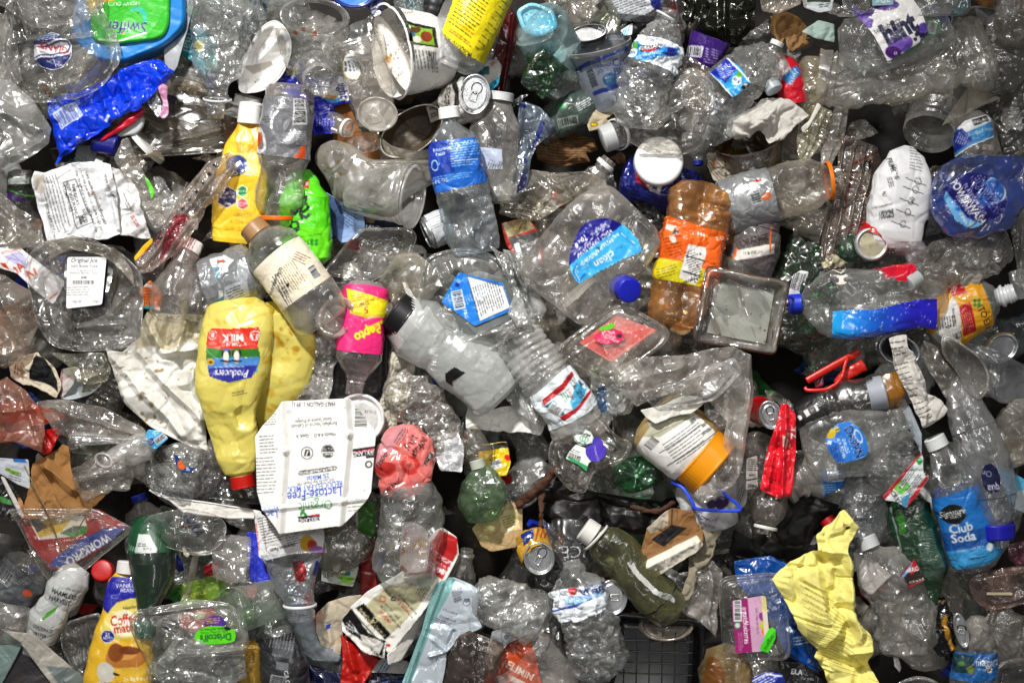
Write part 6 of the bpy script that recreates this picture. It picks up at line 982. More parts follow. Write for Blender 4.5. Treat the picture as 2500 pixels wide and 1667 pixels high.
# ================================================================== lower left
ar=A(20,855,160,985,'d2c6b0').text(58,905,12,'ARTIST','8a2a1c',75,.02).lines(45,902,26,10,75,'8a2a1c',5).poly([(92,868),(112,872),(125,900),(145,955),(118,940),(72,925),(84,890)],'161618')
SH('cream_black_bag','crumpled cream paper bag with a black panel and small red letters at the left','paper bag',[(30,900),(55,868),(95,860),(130,890),(150,940),(145,972),(110,955),(70,938),(28,925)],6,art=ar,amp=16,scl=34,bulge=12,jag=2)
SH('printed_card','white and pink printed card standing beside the cream bag','card',[(150,900),(190,895),(180,940),(150,975),(147,940)],-6,art=A(140,890,200,980,'c9c3c0').text(163,920,9,'Cups','b03a3a',20,.02).line([(152,900),(150,970)],4,'a06a70'),amp=4,thick=2)
TR('white_bowl','pale grey-blue bowl edge under the clear tray at the left','bowl',[(150,970),(170,930),(240,910),(260,930),(230,960),(180,975)],[(0,0),(5,-4),(16,-20)],-10,rnd=16,col='b4bcc2',mat=CAPM(),lip=2)
SH('clear_tray','bent clear tray corner under the takeout clamshell','tray',[(120,862),(255,862),(275,900),(262,930),(215,940),(190,930),(165,890)],34,mat=clear(.14,.09,.16,tint=(.92,.94,.88)),amp=7,scl=40,bulge=8,folds=[(190,930,270,905,12,6),(130,870,190,930,8,6)])
B('dark_ribbed_container','dark smoky ribbed container in the gap left of the stained bag','container',[(230,1020,-70),(290,900,-50)],56,'straight',mat=clear(.08,.08,.12,tint=(.55,.55,.55)),ribs=(3,16,.1,.9),amp=4)
SH('peach_film','translucent peach-coloured film folded at the left edge over red plastic','plastic film',[(-60,960),(20,915),(70,950),(105,1000),(112,1060),(106,1108),(40,1080),(-60,1075)],44,mat=clear(.34,.12,.2,tint=(.98,.72,.62),milk=(.72,.50,.42)),amp=12,scl=50,bulge=18,bw=24,folds=[(60,950,108,1100,14,8),(20,1000,90,1000,10,8)])
SH('hazy_spoon_bag','long hazy clear bag stretching right from the peach film','plastic bag',[(95,975),(170,975),(250,990),(350,1040),(380,1070),(300,1085),(210,1070),(140,1060),(110,1010)],30,mat=clear(.18,.1,.18,tint=(.95,.92,.9)),amp=12,scl=46,bulge=14,folds=[(110,990,210,1015,12,6),(150,1000,370,1068,14,8)])
SH('red_foil','crumpled bright red plastic under the peach film','wrapper',[(-40,1060),(30,1050),(95,1050),(140,1045),(146,1058),(130,1100),(106,1110),(60,1075),(-40,1090)],20,col='b81414',mat=GLOSS(),amp=12,scl=26,thick=1.5)
SH('orange_card','orange board under the peach film','card',[(-40,980),(60,980),(150,1005),(160,1020),(100,1040),(-40,1030)],0,col='d2603a',amp=4,thick=2)
SH('clear_spoon','long clear plastic spoon lying across the hazy bag','spoon',[(166,1062),(182,1054),(235,1056),(300,1068),(368,1070),(366,1076),(300,1080),(240,1086),(190,1086),(170,1078)],62,mat=clear(.16,.06,.08),amp=3,bulge=7,bw=8,folds=[(175,1068,360,1072,4,4)])
B('open_neck_bottle','hazy bottle with an open milky neck pointing left, light blue label behind','bottle',[(385,1082,30),(330,1100,44),(275,1116,54),(258,1122,56)],38,[(0,.3),(.15,1),(.5,.9),(.8,.55),(.9,.5),(.92,.62),(.97,.62),(1,.5)],mat=clear(.4,.12,.12),amp=4,flat=.9,more=lambda t,tb:t.add('mouth_ring',*rings(ellipse(266,1120,24,17,-30),[(0,-4),(0,3),(3,4),(6,0),(8,-14)],76,rnd=0,floor=False,ds=2),MILKY()))
ar=A(340,1035,420,1105,'2f9ad0').rect(370,1078,16,14,'16246a',35).text(370,1078,12,'G','d8e8ff',35,.03).bar(392,1070,26,10,40,'222','c8ccd0').lines(388,1050,30,12,38,'c8e8ff',4)
SH('light_blue_label','light blue label with a recycling mark and barcode left of the stained bag tip','label',[(345,1078),(362,1048),(392,1050),(412,1068),(400,1080),(378,1098)],50,art=ar,amp=4,thick=1.2,mat=GLOSS())
ar=A(60,1080,270,1270,'9c6f3e')
SH('torn_cardboard','torn brown corrugated cardboard crumpled at the lower left','cardboard',[(75,1130),(150,1085),(170,1090),(172,1150),(200,1200),(258,1195),(240,1225),(205,1250),(130,1262),(60,1268),(64,1200)],14,art=ar,mat=solid(.8,0,bump=.14,dirt=.7),amp=12,scl=60,thick=6,jag=3,folds=[(115,1140,180,1195,24,20),(75,1130,115,1190,-20,30),(120,1200,90,1262,14,14)])
ar=A(-10,1115,80,1200,'c9cdd4').text(32,1150,10,'120 mg/mL','33402a',-18,.02).rect(30,1150,34,8,'8cc63a',-18).text(30,1150,8,'120 mg/mL','223018',-18,.02).text(38,1140,13,'nezumab','99a0a8',-14).lines(40,1165,40,16,-18,'555',6,2).poly([(30,1118),(60,1118),(66,1130),(34,1128)],'2a6ac0')
SH('medicine_card','white medicine card with a small green dosage strip at the left edge','card',[(-20,1118),(70,1122),(74,1195),(40,1180),(8,1160),(-20,1150)],8,art=ar,amp=4,thick=2)
SH('dark_green_film','dark packaging with a green leaf print at the left edge below the medicine card','packaging',[(-20,1160),(30,1185),(60,1240),(56,1300),(20,1260),(-20,1250)],0,art=A(-25,1150,70,1310,'1d1a1c').poly([(0,1210),(40,1225),(30,1232),(0,1224)],'3f8a3a').poly([(40,1215),(70,1220),(60,1270),(45,1250)],'c07a4a'),amp=8,thick=2,mat=GLOSS())
SH('white_strip','thin white board edge curving beside the cardboard','card',[(0,1162),(10,1165),(40,1220),(60,1262),(54,1266),(34,1232),(8,1180)],24,col='cfcac4',amp=2,thick=3)
B('cracked_clear_tub','crumpled clear tub with sparkling creases in front of the cardboard','tub',[(190,1190,36),(250,1160,52),(330,1140,40)],56,[(0,.2),(.1,.8),(.5,1),(.9,.9),(1,.3)],mat=clear(.16,.07,.25),amp=14,scl=40,flat=.6)
ar=A(430,1095,500,1160,'1d3c78').ell(455,1130,9,12,'e8641e',20).text(470,1136,12,'Pep','fff',-60,.03)
B('blue_label_crumpled_bottle','crumpled clear bottle with a small dark blue and orange label under the stained bag','bottle',[(430,1200,10),(450,1140,24),(440,1080,10)],60,[(0,.3),(.1,.85),(.6,1),(.9,.6),(1,.3)],mat=clear(.15,.07,.3),amp=13,scl=30,flat=.6,more=lambda t,tb:t.add('label',*STK([(437,1104),(446,1108),(462,1132),(490,1138),(474,1150),(455,1148),(442,1130)],66,ar),GLOSS()))
B('dark_clear_bottle','smoky clear bottle in the gap between the stained bag and the red-capped jug','bottle',[(430,1230,-30),(500,1150,-20),(540,1060,-40)],52,'soda',mat=clear(.12,.09,.16,tint=(.8,.8,.82)),amp=7)
B('crinkled_bottle','finely crinkled clear bottle below the small dark blue and orange label','bottle',[(370,1130,0),(420,1180,10),(500,1190,4)],46,[(0,.3),(.2,1),(.8,.9),(1,.3)],mat=PETC(),amp=10,scl=20,flat=.7)
TR('foam_clamshell_half','white foam clamshell lid edge with a toothed rim under the jug cap','foam lid',[(366,1192),(392,1208),(500,1222),(640,1246),(642,1262),(560,1262),(450,1246),(420,1218)],[(0,0),(4,3),(8,0)],22,rnd=4,col='e6e2da',mat=solid(.6,0,dirt=.6),lip=2,amp=3)
TR('smoky_tray','dark clear tray behind the white foam lid','tray',[(400,1150),(560,1120),(650,1140),(650,1230),(520,1215),(410,1200)],[(0,0),(6,2),(18,-20)],-14,rnd=20,mat=clear(.08,.08,.14,tint=(.55,.55,.56)),amp=5)
# lower-left products
ar=A(40,1240,330,1400,'9c1214').poly([(118,1385),(130,1365),(175,1330),(250,1290),(310,1284),(300,1300),(250,1335),(160,1382)],'1e3d9c').text(215,1340,30,'WORKPRO','eef0f4',212,.05,.8).poly([(58,1245),(96,1318),(200,1308),(214,1290),(206,1260)],'e8e4dc').poly([(70,1262),(98,1312),(150,1298),(180,1262)],'d8b01c').poly([(68,1255),(92,1300),(118,1288),(90,1262)],'2a1f1c').poly([(146,1302),(190,1284),(214,1284),(212,1300),(180,1312)],'2f8a34').poly([(146,1302),(180,1284),(208,1284),(180,1300)],'1a4a20').lines(120,1290,30,20,15,'7a5a10',5)
SH('red_tool_card','red tool backing card with a blue lettered band, upside down in clear packaging','card',[(40,1245),(240,1240),(312,1284),(250,1338),(162,1384),(122,1390),(70,1320)],0,art=ar,mat=GLOSS(),amp=4,scl=80,thick=2)
TR('tool_clamshell','empty clear clamshell corner over the red tool card','clamshell',[(28,1240),(60,1290),(100,1380),(128,1420),(150,1420),(205,1395),(330,1290),(322,1282),(240,1240)],[(0,0),(5,3),(10,0),(20,8),(40,10)],26,rnd=14,mat=clear(.1,.07,.14),amp=4,folds=[(140,1400,270,1320,8,5)])
th=Thing('bent_wire','bent brass-coloured wire lying over the red tool card','wire',150,1290,50)
th.add('wire',*rod([(60,1135,56),(112,1240,58),(135,1300,52),(148,1338,48),(158,1341,48),(180,1322,50),(198,1280,54),(226,1238,58)],1.7,'b8a67a'),METAL());th.build()
B('grey_label_bottle','smoky bottle with grey barcode label and orange splash at the lower left','bottle',[(-30,1480,-14),(50,1420,0),(110,1350,-10)],66,'gator',mat=clear(.12,.09,.14,tint=(.75,.75,.76)),bands=[(.1,.72,A(-20,1340,130,1480,'55575b').bar(30,1392,50,28,-35,'222','8a8c8e').ell(88,1438,10,9,'c8502a').lines(70,1410,40,20,-30,'888',6),'55575b')],amp=4)
ar=A(60,1400,220,1570,'c6c8c6').text(170,1445,17,'HARMLESS','16181a',-22,.05,.8).text(160,1460,17,'HARVEST','16181a',-22,.05,.8).poly([(112,1505),(130,1485),(158,1472),(150,1485),(120,1505)],'4a9a2a').text(118,1525,12,'COCONUT','222',-20,.02,.8).text(110,1540,12,'WATER','222',-20,.03,.8).lines(190,1435,30,6,-20,'333',4)
B('coconut_water_bottle','slim white sleeved bottle with black capitals and a green leaf stripe','bottle',[(95,1560,8),(125,1500,22),(165,1440,24),(205,1385,10)],46,[(0,.5),(.05,.9),(.3,1),(.5,.8),(.65,1),(.85,.95),(1,.5)],mat=GLOSS(),art=ar,col='c6c8c6',amp=5,scl=40,flat=.8,t1=1)
ar=A(225,1355,290,1420,'c01418').ell(258,1388,18,18,'a01014',0,ring=2).ell(258,1392,11,11,'a01014',0,ring=2)
th=Thing('red_capped_bottle','dark clear bottle whose bright red cap faces the camera','bottle',260,1400,-20)
th.add('body',*shell(Tube([(268,1470,-70),(262,1420,-30),(258,1398,0)],[(0,40),(.4,44),(.8,30),(1,24)],1,amp=3),col='bbb'),PET());th.add('cap',*cap_mesh(np.array([260.,1396,-6]),np.array([257.,1386,28]),27,'c01418',1.2),CAPM());th.build()
ar=A(220,1390,410,1680,'eebb2c').poly([(262,1480),(268,1430),(285,1400),(345,1400),(350,1460),(330,1450),(300,1460),(275,1488)],'1f22a0').poly([(275,1488),(300,1462),(330,1450),(355,1450),(355,1540),(270,1560),(255,1520)],'f0d868').text(322,1420,13,'VANILLA','fff',2,.03).text(322,1431,12,'BEAN','fff',2,.03).ell(318,1510,34,32,'f7efc8').text(330,1472,12,'Nestle','333',10,.03).text(318,1502,34,'Coffee','c01c1c',10,.05,.75).text(318,1522,30,'mate','c01c1c',10,.05,.8).ell(277,1542,19,15,'fff').ell(277,1542,18,14,'1f2a90').text(277,1537,12,'2X','fff',0,.03).text(277,1545,8,'RICHER','fff',0,.03).ell(322,1592,48,28,'c07a34').ell(316,1582,32,16,'e0a050').ell(300,1580,20,22,'8a4a1c').ell(330,1575,26,10,'7a3c14').ell(274,1627,22,26,'d8d4c6',30).ell(262,1660,12,12,'d8d4c6').ell(300,1632,8,4,'222',-20).ell(338,1625,44,10,'f0c040').text(350,1643,12,'35 0g 8mg 0g','fff',3,.02).text(290,1658,14,'32 FL OZ','8a3a10',2,.02)
B('yellow_creamer_bottle','yellow and blue coffee creamer bottle with a white cap and pastry picture','bottle',[(292,1760,24),(300,1640,34),(312,1500,36),(320,1392,30)],84,[(0,.5),(.05,.9),(.3,1),(.45,.96),(.6,.86),(.75,.66),(.86,.56),(.95,.5),(1,.34)],n=2.6,mat=GLOSS(),art=ar,col='eebb2c',cap='eceae6',capr=28,capt=(.99,1.075),amp=4,scl=60,flat=.55)
ar=A(320,1270,440,1350,'0e4a2c').poly([(345,1340),(352,1296),(380,1296),(400,1330),(398,1340)],'d8dcd8').text(376,1330,10,'Facts','222',185,.02).lines(366,1322,30,12,0,'333',5).lines(333,1328,16,40,80,'a8c8b0',6)
B('dark_green_bottle','dark green mineral water bottle standing cap down at the lower left','bottle',[(372,1262,26),(378,1330,50),(380,1400,58),(366,1498,60),(363,1530,58)],58,[(0,.6),(.1,.9),(.3,.98),(.42,1),(.6,.8),(.78,.48),(.86,.38),(.92,.40),(1,.4)],mat=clear(.16,.06,.06,tint=(.03,.30,.14),milk=(.02,.20,.10),dirt=.4,refl=1.4),cap='0c5a44',capr=27,capt=(.90,1.06),amp=1,flat=.9,bands=[(.02,.33,ar,'0e4a2c')])
TR('clear_goblet_lid','clear plastic goblet bowl with blue marker scribble, lying above its stem','goblet',[(352,1290),(358,1262),(400,1246),(470,1240),(540,1255),(562,1290),(540,1330),(510,1348),(470,1348),(410,1335)],[(0,0),(5,2),(30,14),(60,20)],84,rnd=26,mat=clear(.14,.08,.14),amp=8,scl=50,art=A(340,1230,575,1360,'eef0f0').text(480,1280,34,'JURA','3a3aa8',-60,.02,.8,.3).rect(459,1284,22,5,'d02a20',-5),more=lambda t,P:(t.add('stem',*shell(Tube([(482,1345,70),(470,1400,64),(455,1462,50)],[(0,14),(.1,8),(.9,8),(1,14)],1),ds=2),PET()),t.add('foot',*rings(ellipse(494,1345,36,8,0),[(0,-3),(1,3),(4,0)],80,rnd=0,ds=2),PET())))
ar=A(600,1290,690,1440,'1f2cc0')
for q in range(60):ar.ell(614+q%7*8,1340+q//7*9+(q%2)*4,1.8,1.8,'3a5ae0')
SH('blue_dotted_box','bright blue box with a dotted pattern behind the clear cup','box',[(602,1298),(632,1300),(670,1420),(610,1418)],20,art=ar,amp=2,thick=20,mat=PRINT())
B('lumpy_clear_cup','dented clear cup left of the blue dotted box','cup',[(612,1362,40),(570,1358,48),(530,1352,40)],58,[(0,.98),(.1,1),(.6,.96),(.85,.9),(.98,.6),(1,.05)],mat=clear(.2,.09,.12),amp=6,scl=36,dents=[(.7,60,30,16),(.6,120,26,14)],flat=.8)
B('sideways_clear_cup','clear cup lying sideways whose round base shows faint green','cup',[(580,1478,58),(610,1472,46),(700,1450,10)],58,[(0,.72),(.02,.9),(.06,1),(.5,.92),(1,.84)],mat=clear(.18,.08,.1,tint=(.94,1,.92)),amp=3,flat=1,more=lambda t,tb:t.add('base',*rings(ellipse(580,1478,46,58,10),[(0,-2),(2,3),(6,2),(9,-3)],62,rnd=0,amp=1,art=A(520,1410,640,1545,'c8dcc0')),clear(.24,.12,.1)))
SH('green_apple_wrapper','light green fruit wrapper with faint lettering behind the goblet stem','wrapper',[(420,1430),(540,1400),(560,1450),(500,1470),(440,1480),(410,1460)],6,art=A(400,1390,570,1490,'6a8a2c').text(482,1450,16,'APPLE','d8e070',20,.03).poly([(410,1440),(440,1430),(440,1480),(415,1480)],'2a6a2a'),mat=GLOSS(),amp=6,thick=1.2)
ar=A(470,1480,600,1580,'3fc81a')
dl=[(480,1553),(484,1540),(492,1530),(505,1524),(530,1521),(560,1522),(578,1530),(582,1545),(578,1558),(560,1563),(520,1566),(495,1564)]
dl_art=A(470,1490,600,1580,'5ee01c').text(533,1548,24,"Driscoll's",'14582a',184,.06,.85).text(530,1536,7,'Only the Finest Berries','225a22',184,.01).text(528,1529,8,'Organic Blackberries','223',184,.01).ell(562,1526,9,6,'222')
TR('berry_clamshell','clear berry clamshell with a lime green oval sticker and purple tab, upside down','clamshell',[(322,1500),(345,1482),(480,1462),(560,1466),(600,1500),(612,1560),(600,1600),(540,1596),(440,1600),(400,1660),(380,1640),(350,1590),(322,1530)],[(0,-6),(0,0),(6,3),(10,0),(22,10),(50,14)],84,rnd=26,mat=clear(.18,.08,.12,tint=(.98,1,.95)),amp=7,scl=56,folds=[(330,1500,395,1650,12,8),(340,1490,560,1470,8,10),(440,1590,600,1580,14,10)],
   more=lambda t,P:(t.add('purple_tab',*STK([(503,1518),(512,1502),(530,1496),(546,1498),(560,1515),(552,1522)],99,A(490,1485,575,1530,'4a2a8a').lines(532,1508,44,14,5,'e0b030',5,2)),PRINT()),t.add('sticker',*STK(dl,101,dl_art),solid(.3,.5,dirt=.15))))
SH('red_fruit_wrap','red and cream fruit wrapper showing through the berry clamshell','wrapper',[(440,1500),(480,1488),(520,1485),(535,1505),(505,1530),(470,1545),(440,1530)],40,art=A(430,1475,545,1555,'a8241c').poly([(468,1500),(485,1490),(505,1495),(495,1510),(475,1512)],'e0d8b8').ell(455,1492,8,6,'2f7a2a'),amp=6,thick=1.2,mat=GLOSS())
B('crushed_sparkling_tub','crushed clear tub full of sharp creases at the bottom left of centre','tub',[(390,1680,60),(480,1630,84),(600,1600,60)],72,[(0,.6),(.1,.9),(.6,1),(.95,.7),(1,.2)],mat=clear(.17,.07,.2),amp=17,scl=40,flat=.5)
ar=A(0,1510,280,1690,'c8ccca')
def box(t):
    for nm,q,z0,art_,tl in(('front_face',[(92,1582),(62,1572),(-20,1700),(240,1720),(170,1660)],40,A(-30,1560,250,1730,'3e3b3d').poly([(70,1590),(95,1580),(180,1680),(150,1690)],'b8bab8').poly([(60,1640),(120,1670),(110,1690),(40,1690)],'8a8a8a'),(0,0)),):
        t.add(nm,*sheet(q,z0,amp=2,rnd=2,art=art_,thick=2),PRINT())
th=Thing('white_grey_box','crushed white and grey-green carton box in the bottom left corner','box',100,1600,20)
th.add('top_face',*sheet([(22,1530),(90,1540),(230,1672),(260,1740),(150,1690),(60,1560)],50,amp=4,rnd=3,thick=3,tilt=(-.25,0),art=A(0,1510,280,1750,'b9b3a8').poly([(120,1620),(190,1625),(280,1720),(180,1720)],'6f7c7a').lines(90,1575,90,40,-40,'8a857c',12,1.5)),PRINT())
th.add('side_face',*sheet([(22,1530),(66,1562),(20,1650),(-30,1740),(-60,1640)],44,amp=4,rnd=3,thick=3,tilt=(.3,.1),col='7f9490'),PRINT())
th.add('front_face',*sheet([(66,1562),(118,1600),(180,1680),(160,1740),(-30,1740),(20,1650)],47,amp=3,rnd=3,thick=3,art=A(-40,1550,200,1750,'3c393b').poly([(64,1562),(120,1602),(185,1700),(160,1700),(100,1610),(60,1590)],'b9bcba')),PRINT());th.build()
TR('ribbed_clear_tray','clear tray with parallel ribs between the slim white bottle and the creamer bottle','tray',[(150,1520),(250,1490),(262,1560),(240,1680),(190,1640),(160,1580)],[(0,0),(5,3),(12,-14)],16,rnd=12,mat=clear(.13,.07,.12),amp=5,folds=[(175,1520,195,1620,8,4),(187,1518,207,1625,8,4),(199,1515,219,1630,8,4),(211,1512,230,1635,8,4)])
B('clear_bottle','cloudy clear bottle base at the left edge above the carton box','bottle',[(70,1530,20),(0,1500,24),(-60,1470,10)],54,'soda',mat=clear(.3,.1,.14),amp=3)
B('gold_can','gold drink can standing on end at the bottom between clear containers','can',[(620,1700,0),(616,1600,10),(618,1560,10)],36,'can',mat=solid(.3,.3,.6),col='b08a3c',art=A(570,1550,670,1720,'b08a3c').lines(612,1590,50,40,10,'5a3c10',6),amp=2)
# ================================================================== lower centre
ar=A(620,965,930,1315,'f6f5f0').spots(30,'6a5a44',.8,2)
ar.text(766,987,15,'HALF GALLON (1.89 L)','222',181,.02,.72).text(767,1037,13,'Excellent Source of Calcium','333',184,0,.78).text(767,1026,0.1,' ','333').text(766,1026,12,'Good Source of Protein','333',184,0,.78)
ar.text(772,1062,12,'Vitamin A & D  -  Grade A','222',183,.02,.75).ell(801,1101,16,16,'222',0,ring=1.5).ell(801,1101,13.5,13.5,'222').rect(801,1106,30,9,'f6f5f0').text(801,1107,10,'USDA','222',182,.03).text(801,1095,7,'ORGANIC','fff',182,.02).ell(750,1105,15,15,'222',0,ring=1.8).poly([(742,1112),(746,1096),(756,1096),(758,1112)],'222').line([(748,1110),(752,1100)],3,'fff')
ar.text(775,1146,12,'ULTRA-PASTEURIZED','222',187,.015,.78).line([(732,1150),(728,1156),(733,1158),(818,1146),(823,1140),(817,1137),(732,1150)],1.3,'222').text(776,1163,17,'2% Milkfat','2b50c0',189,.01,.8,.1).text(770,1175,9,'42% Less Fat than Regular Milk','444',188,0,.8,.15).text(770,1186,22,'REDUCED FAT MILK','2b50c0',187,.01,.68).text(768,1204,33,'Lactose-Free','2340b4',187,.02,.78,.1).line([(730,1216),(800,1208)],1.2,'2f7a3a').text(770,1232,34,'Organic','2f8a4a',186,.01,.78).line([(732,1244),(800,1237)],1.2,'2f7a3a').ell(738,1250,4,9,'2f8a3a',-30).ell(746,1256,3.5,8,'2f8a3a',30)
ar.rect(755,1265,54,15,'15151a',7).poly([(760,1256),(781,1253),(781,1258),(761,1261)],'b01020').text(755,1267,14,'KIRKLAND','fff',187,.04,.85)
ar.rect(890,1102,56,20,'15151a',8).poly([(866,1102),(915,1092),(915,1097),(866,1107)],'b01020').text(890,1104,16,'KIRKLAND','fff',187,.04,.82).rect(902,1128,22,24,'f6f5f0',5).ell(900,1133,9,9,'111',0,ring=3.5).rect(905,1112+2,24,6,'15151a',5)
ar.bar(882,1014,56,30,-92,'222',None).lines(660,1010,36,60,4,'555',6,1.8).lines(655,1085,44,46,4,'444',8,2).lines(652,1160,52,90,4,'444',8.5,2).text(652,1240,16,'REDUCED','2b50c0',184,.01,.8).text(655,1255,26,'Lacto','2340b4',184,.02,.8).lines(870,1230,44,30,6,'555',9,1.8).line([(688,980),(697,1100),(683,1302)],1.5,'d8d4c8').line([(846,975),(853,1060),(830,1280)],1.5,'b8b4a8').ell(707,1006,5,4,'555',0,ring=1.2)
SH('flattened_milk_carton','big flattened white milk carton with upside-down blue and green lettering','milk carton',[(688,980),(846,973),(856,974),(912,1046),(918,1062),(915,1090),(906,1200),(895,1222),(850,1268),(836,1282),(683,1304),(640,1245),(628,1200),(622,1066),(640,1040),(668,1010)],112,art=ar,mat=solid(.5,.15,bump=.05,dirt=.25),amp=3.4,scl=90,thick=5,rnd=2,folds=[(846,975,853,1060,13,12),(853,1060,830,1285,13,12),(688,980,697,1100,11,12),(697,1100,683,1302,12,12),(640,1245,900,1215,7,10),(720,1010,760,1280,4,30)])
TR('dark_grey_tray','dark grey plastic tray lying behind the pink medicine bottle','tray',[(806,880),(830,820),(950,810),(950,960),(930,990),(810,1000),(790,960)],[(0,0),(6,4),(12,0),(20,-26),(26,-28)],-26,rnd=22,col='505153',mat=solid(.45,.1,dirt=.6),amp=3)
TR('white_cup_lid','white round plastic lid tucked behind the milk carton','lid',ellipse(878,1022,62,60,0),[(0,-10),(0,0),(4,3),(8,-6),(14,-6),(18,-2)],46,rnd=0,col='e9e9e6',mat=solid(.4,.2,dirt=.5),lip=2,amp=2,art=A(810,955,945,1090,'e6e6e4').ell(895,1020,30,40,'d0d0cc').lines(905,1005,30,10,-5,'777',4))
SH('crumpled_white_film','crumpled off-white plastic bag strip between the carton and crinkled bottle','plastic bag',[(950,830),(985,850),(1010,900),(1000,980),(980,1050),(945,1080),(925,1060),(930,980),(945,900)],10,col='cfc7b6',mat=solid(.5,.1,trans=.2),amp=18,scl=34,bulge=12,art=A(915,820,1020,1090,'d3ccbc').spots(12,'8a6a3a',1,3))
SH('crinkled_film_column','crinkled clear film column right of the yellow jug','plastic film',[(775,800),(820,790),(835,860),(815,900),(800,970),(760,980),(725,985),(745,920),(765,860)],40,mat=clear(.22,.09,.36,bscale=90,tint=(.98,.95,.93)),amp=15,scl=26,bulge=12)
B('crinkled_sparkly_bottle','finely crinkled clear bottle lying diagonally under the frosted sports bottle','bottle',[(950,925,20),(1000,965,36),(1050,1020,44),(1120,1110,34)],66,[(0,.2),(.08,.6),(.25,.9),(.5,1),(.75,.95),(.95,.6),(1,.3)],mat=clear(.15,.07,.34,bscale=110),amp=14,scl=24,flat=.6)
SH('white_foil_flap','white and silver foil flap at the lower end of the diagonal crinkled bottle','foil',[(1070,1060),(1120,1050),(1132,1090),(1124,1158),(1080,1150),(1062,1110)],60,col='dfe0e2',mat=solid(.3,.3,.4,bump=.25),amp=12,scl=40,bulge=5)
ar=A(915,1025,1075,1225,'ee7a74').poly([(915,1080),(985,1030),(992,1060),(930,1140)],'d08a90').poly([(985,1030),(1040,1060),(1050,1080),(1000,1090)],'e87a78').ell(950,1140,24,16,'d63c38',20).ell(1008,1130,26,22,'d63c38',-20).ell(1005,1128,16,12,'e86a60',-20).text(1020,1085,26,'grape','1a1215',55,.01,.8,.3).text(1002,1078,26,'fruit','1a1215',60,.01,.8,.3).rect(980,1200,36,14,'141416',50).text(980,1200,13,'KIRKLAND','fff',50,.03,.7).text(966,1182,13,'SPARKLING','1a1215',50,.02,.85).text(958,1188,12,'WATER','1a1215',50,.02,.85).rect(1050,1115,30,12,'141416',65).text(1050,1115,12,'LAND','fff',65,.03).lines(985,1062,50,20,58,'3a2024',7,2).text(940,1120,24,'grape','1a1215',62,.01,.7,.3)
B('crushed_pink_can','crushed coral pink sparkling water can with black script lettering','can',[(985,1215,60),(992,1120,76),(985,1035,56)],74,[(0,.4),(.06,.7),(.3,.92),(.5,1),(.75,.86),(.95,.5),(1,.1)],n=2.4,mat=solid(.25,.6,.15,bump=.1,dirt=.15),art=ar,col='ee7a74',amp=13,scl=60,flat=.42)
SH('black_v_package','black package with large white letters above the crushed pink can','package',[(972,1010),(1010,985),(1045,1060),(1030,1080),(985,1045),(968,1060)],26,art=A(960,980,1055,1090,'161618').text(1000,1038,34,'VIV','e8e8e8',178,.03,.7).text(980,1008,10,'NUT','9a8a30',178,.02),amp=4,thick=2,mat=GLOSS())
SH('white_foam_slab','bright white torn foam slab below the frosted sports bottle','foam',[(1140,985),(1200,1000),(1262,985),(1300,960),(1334,1020),(1330,1048),(1322,1062),(1250,1056),(1190,1052),(1137,1048)],8,art=A(1130,950,1345,1070,'f0eee6').spots(26,'6a5a3a',.8,2.4),mat=solid(.6,0,bump=.08),amp=5,scl=30,thick=16,jag=3)
SH('clear_oval_loop','clear oval plastic rim loop over the white foam slab','plastic rim',[(1240,890),(1262,880),(1300,930),(1318,990),(1310,1038),(1285,1020),(1258,960)],44,mat=clear(.2,.08,.15),amp=4,bulge=5,folds=[(1262,885,1312,990,8,4),(1245,900,1300,1030,8,4)])
SH('cloudy_film','cloudy stained film spreading left of the ribbed spring water bottle','plastic film',[(1180,830),(1260,850),(1300,930),(1340,1000),(1330,1040),(1270,1010),(1200,940)],34,mat=clear(.26,.12,.25,dirt=1.),amp=14,scl=40,bulge=10)
ar=A(1310,895,1445,1030,'e4ecf0').poly([(1320,975),(1366,938),(1396,905),(1402,914),(1372,950),(1330,985)],'b01822').poly([(1366,1015),(1400,995),(1438,948),(1436,962),(1405,1004),(1375,1026)],'b81822').poly([(1405,930),(1430,948),(1410,985),(1396,1000),(1388,980)],'3fa4cc').poly([(1412,925),(1424,935),(1416,945)],'2a5a90').text(1402,945,15,'CRYSTAL GEYSER','16181c',-58,.03,.6).poly([(1330,988),(1350,974),(1378,1008),(1364,1014)],'2a6a84').bar(1356,996,28,16,-30,'222','e8e8e8').text(1390,960,8,'CA CRV','c01820',-62,.03).lines(1378,968,26,18,-60,'3a8a4a',6,2)
B('ribbed_spring_bottle','ribbed clear spring water bottle running diagonally with a red-edged white label','bottle',[(1225,700,60),(1255,800,70),(1300,880,76),(1372,972,76),(1420,1055,60)],66,[(0,.5),(.1,.62),(.2,.74),(.35,.9),(.55,.98),(.95,1),(1,.8)],mat=clear(.40,.08,.10,milk=(.80,.76,.70)),ribs=(5,17,.08,.62),amp=6,scl=30,flat=.75,bands=[(.635,.885,ar,'e4ecf0')])
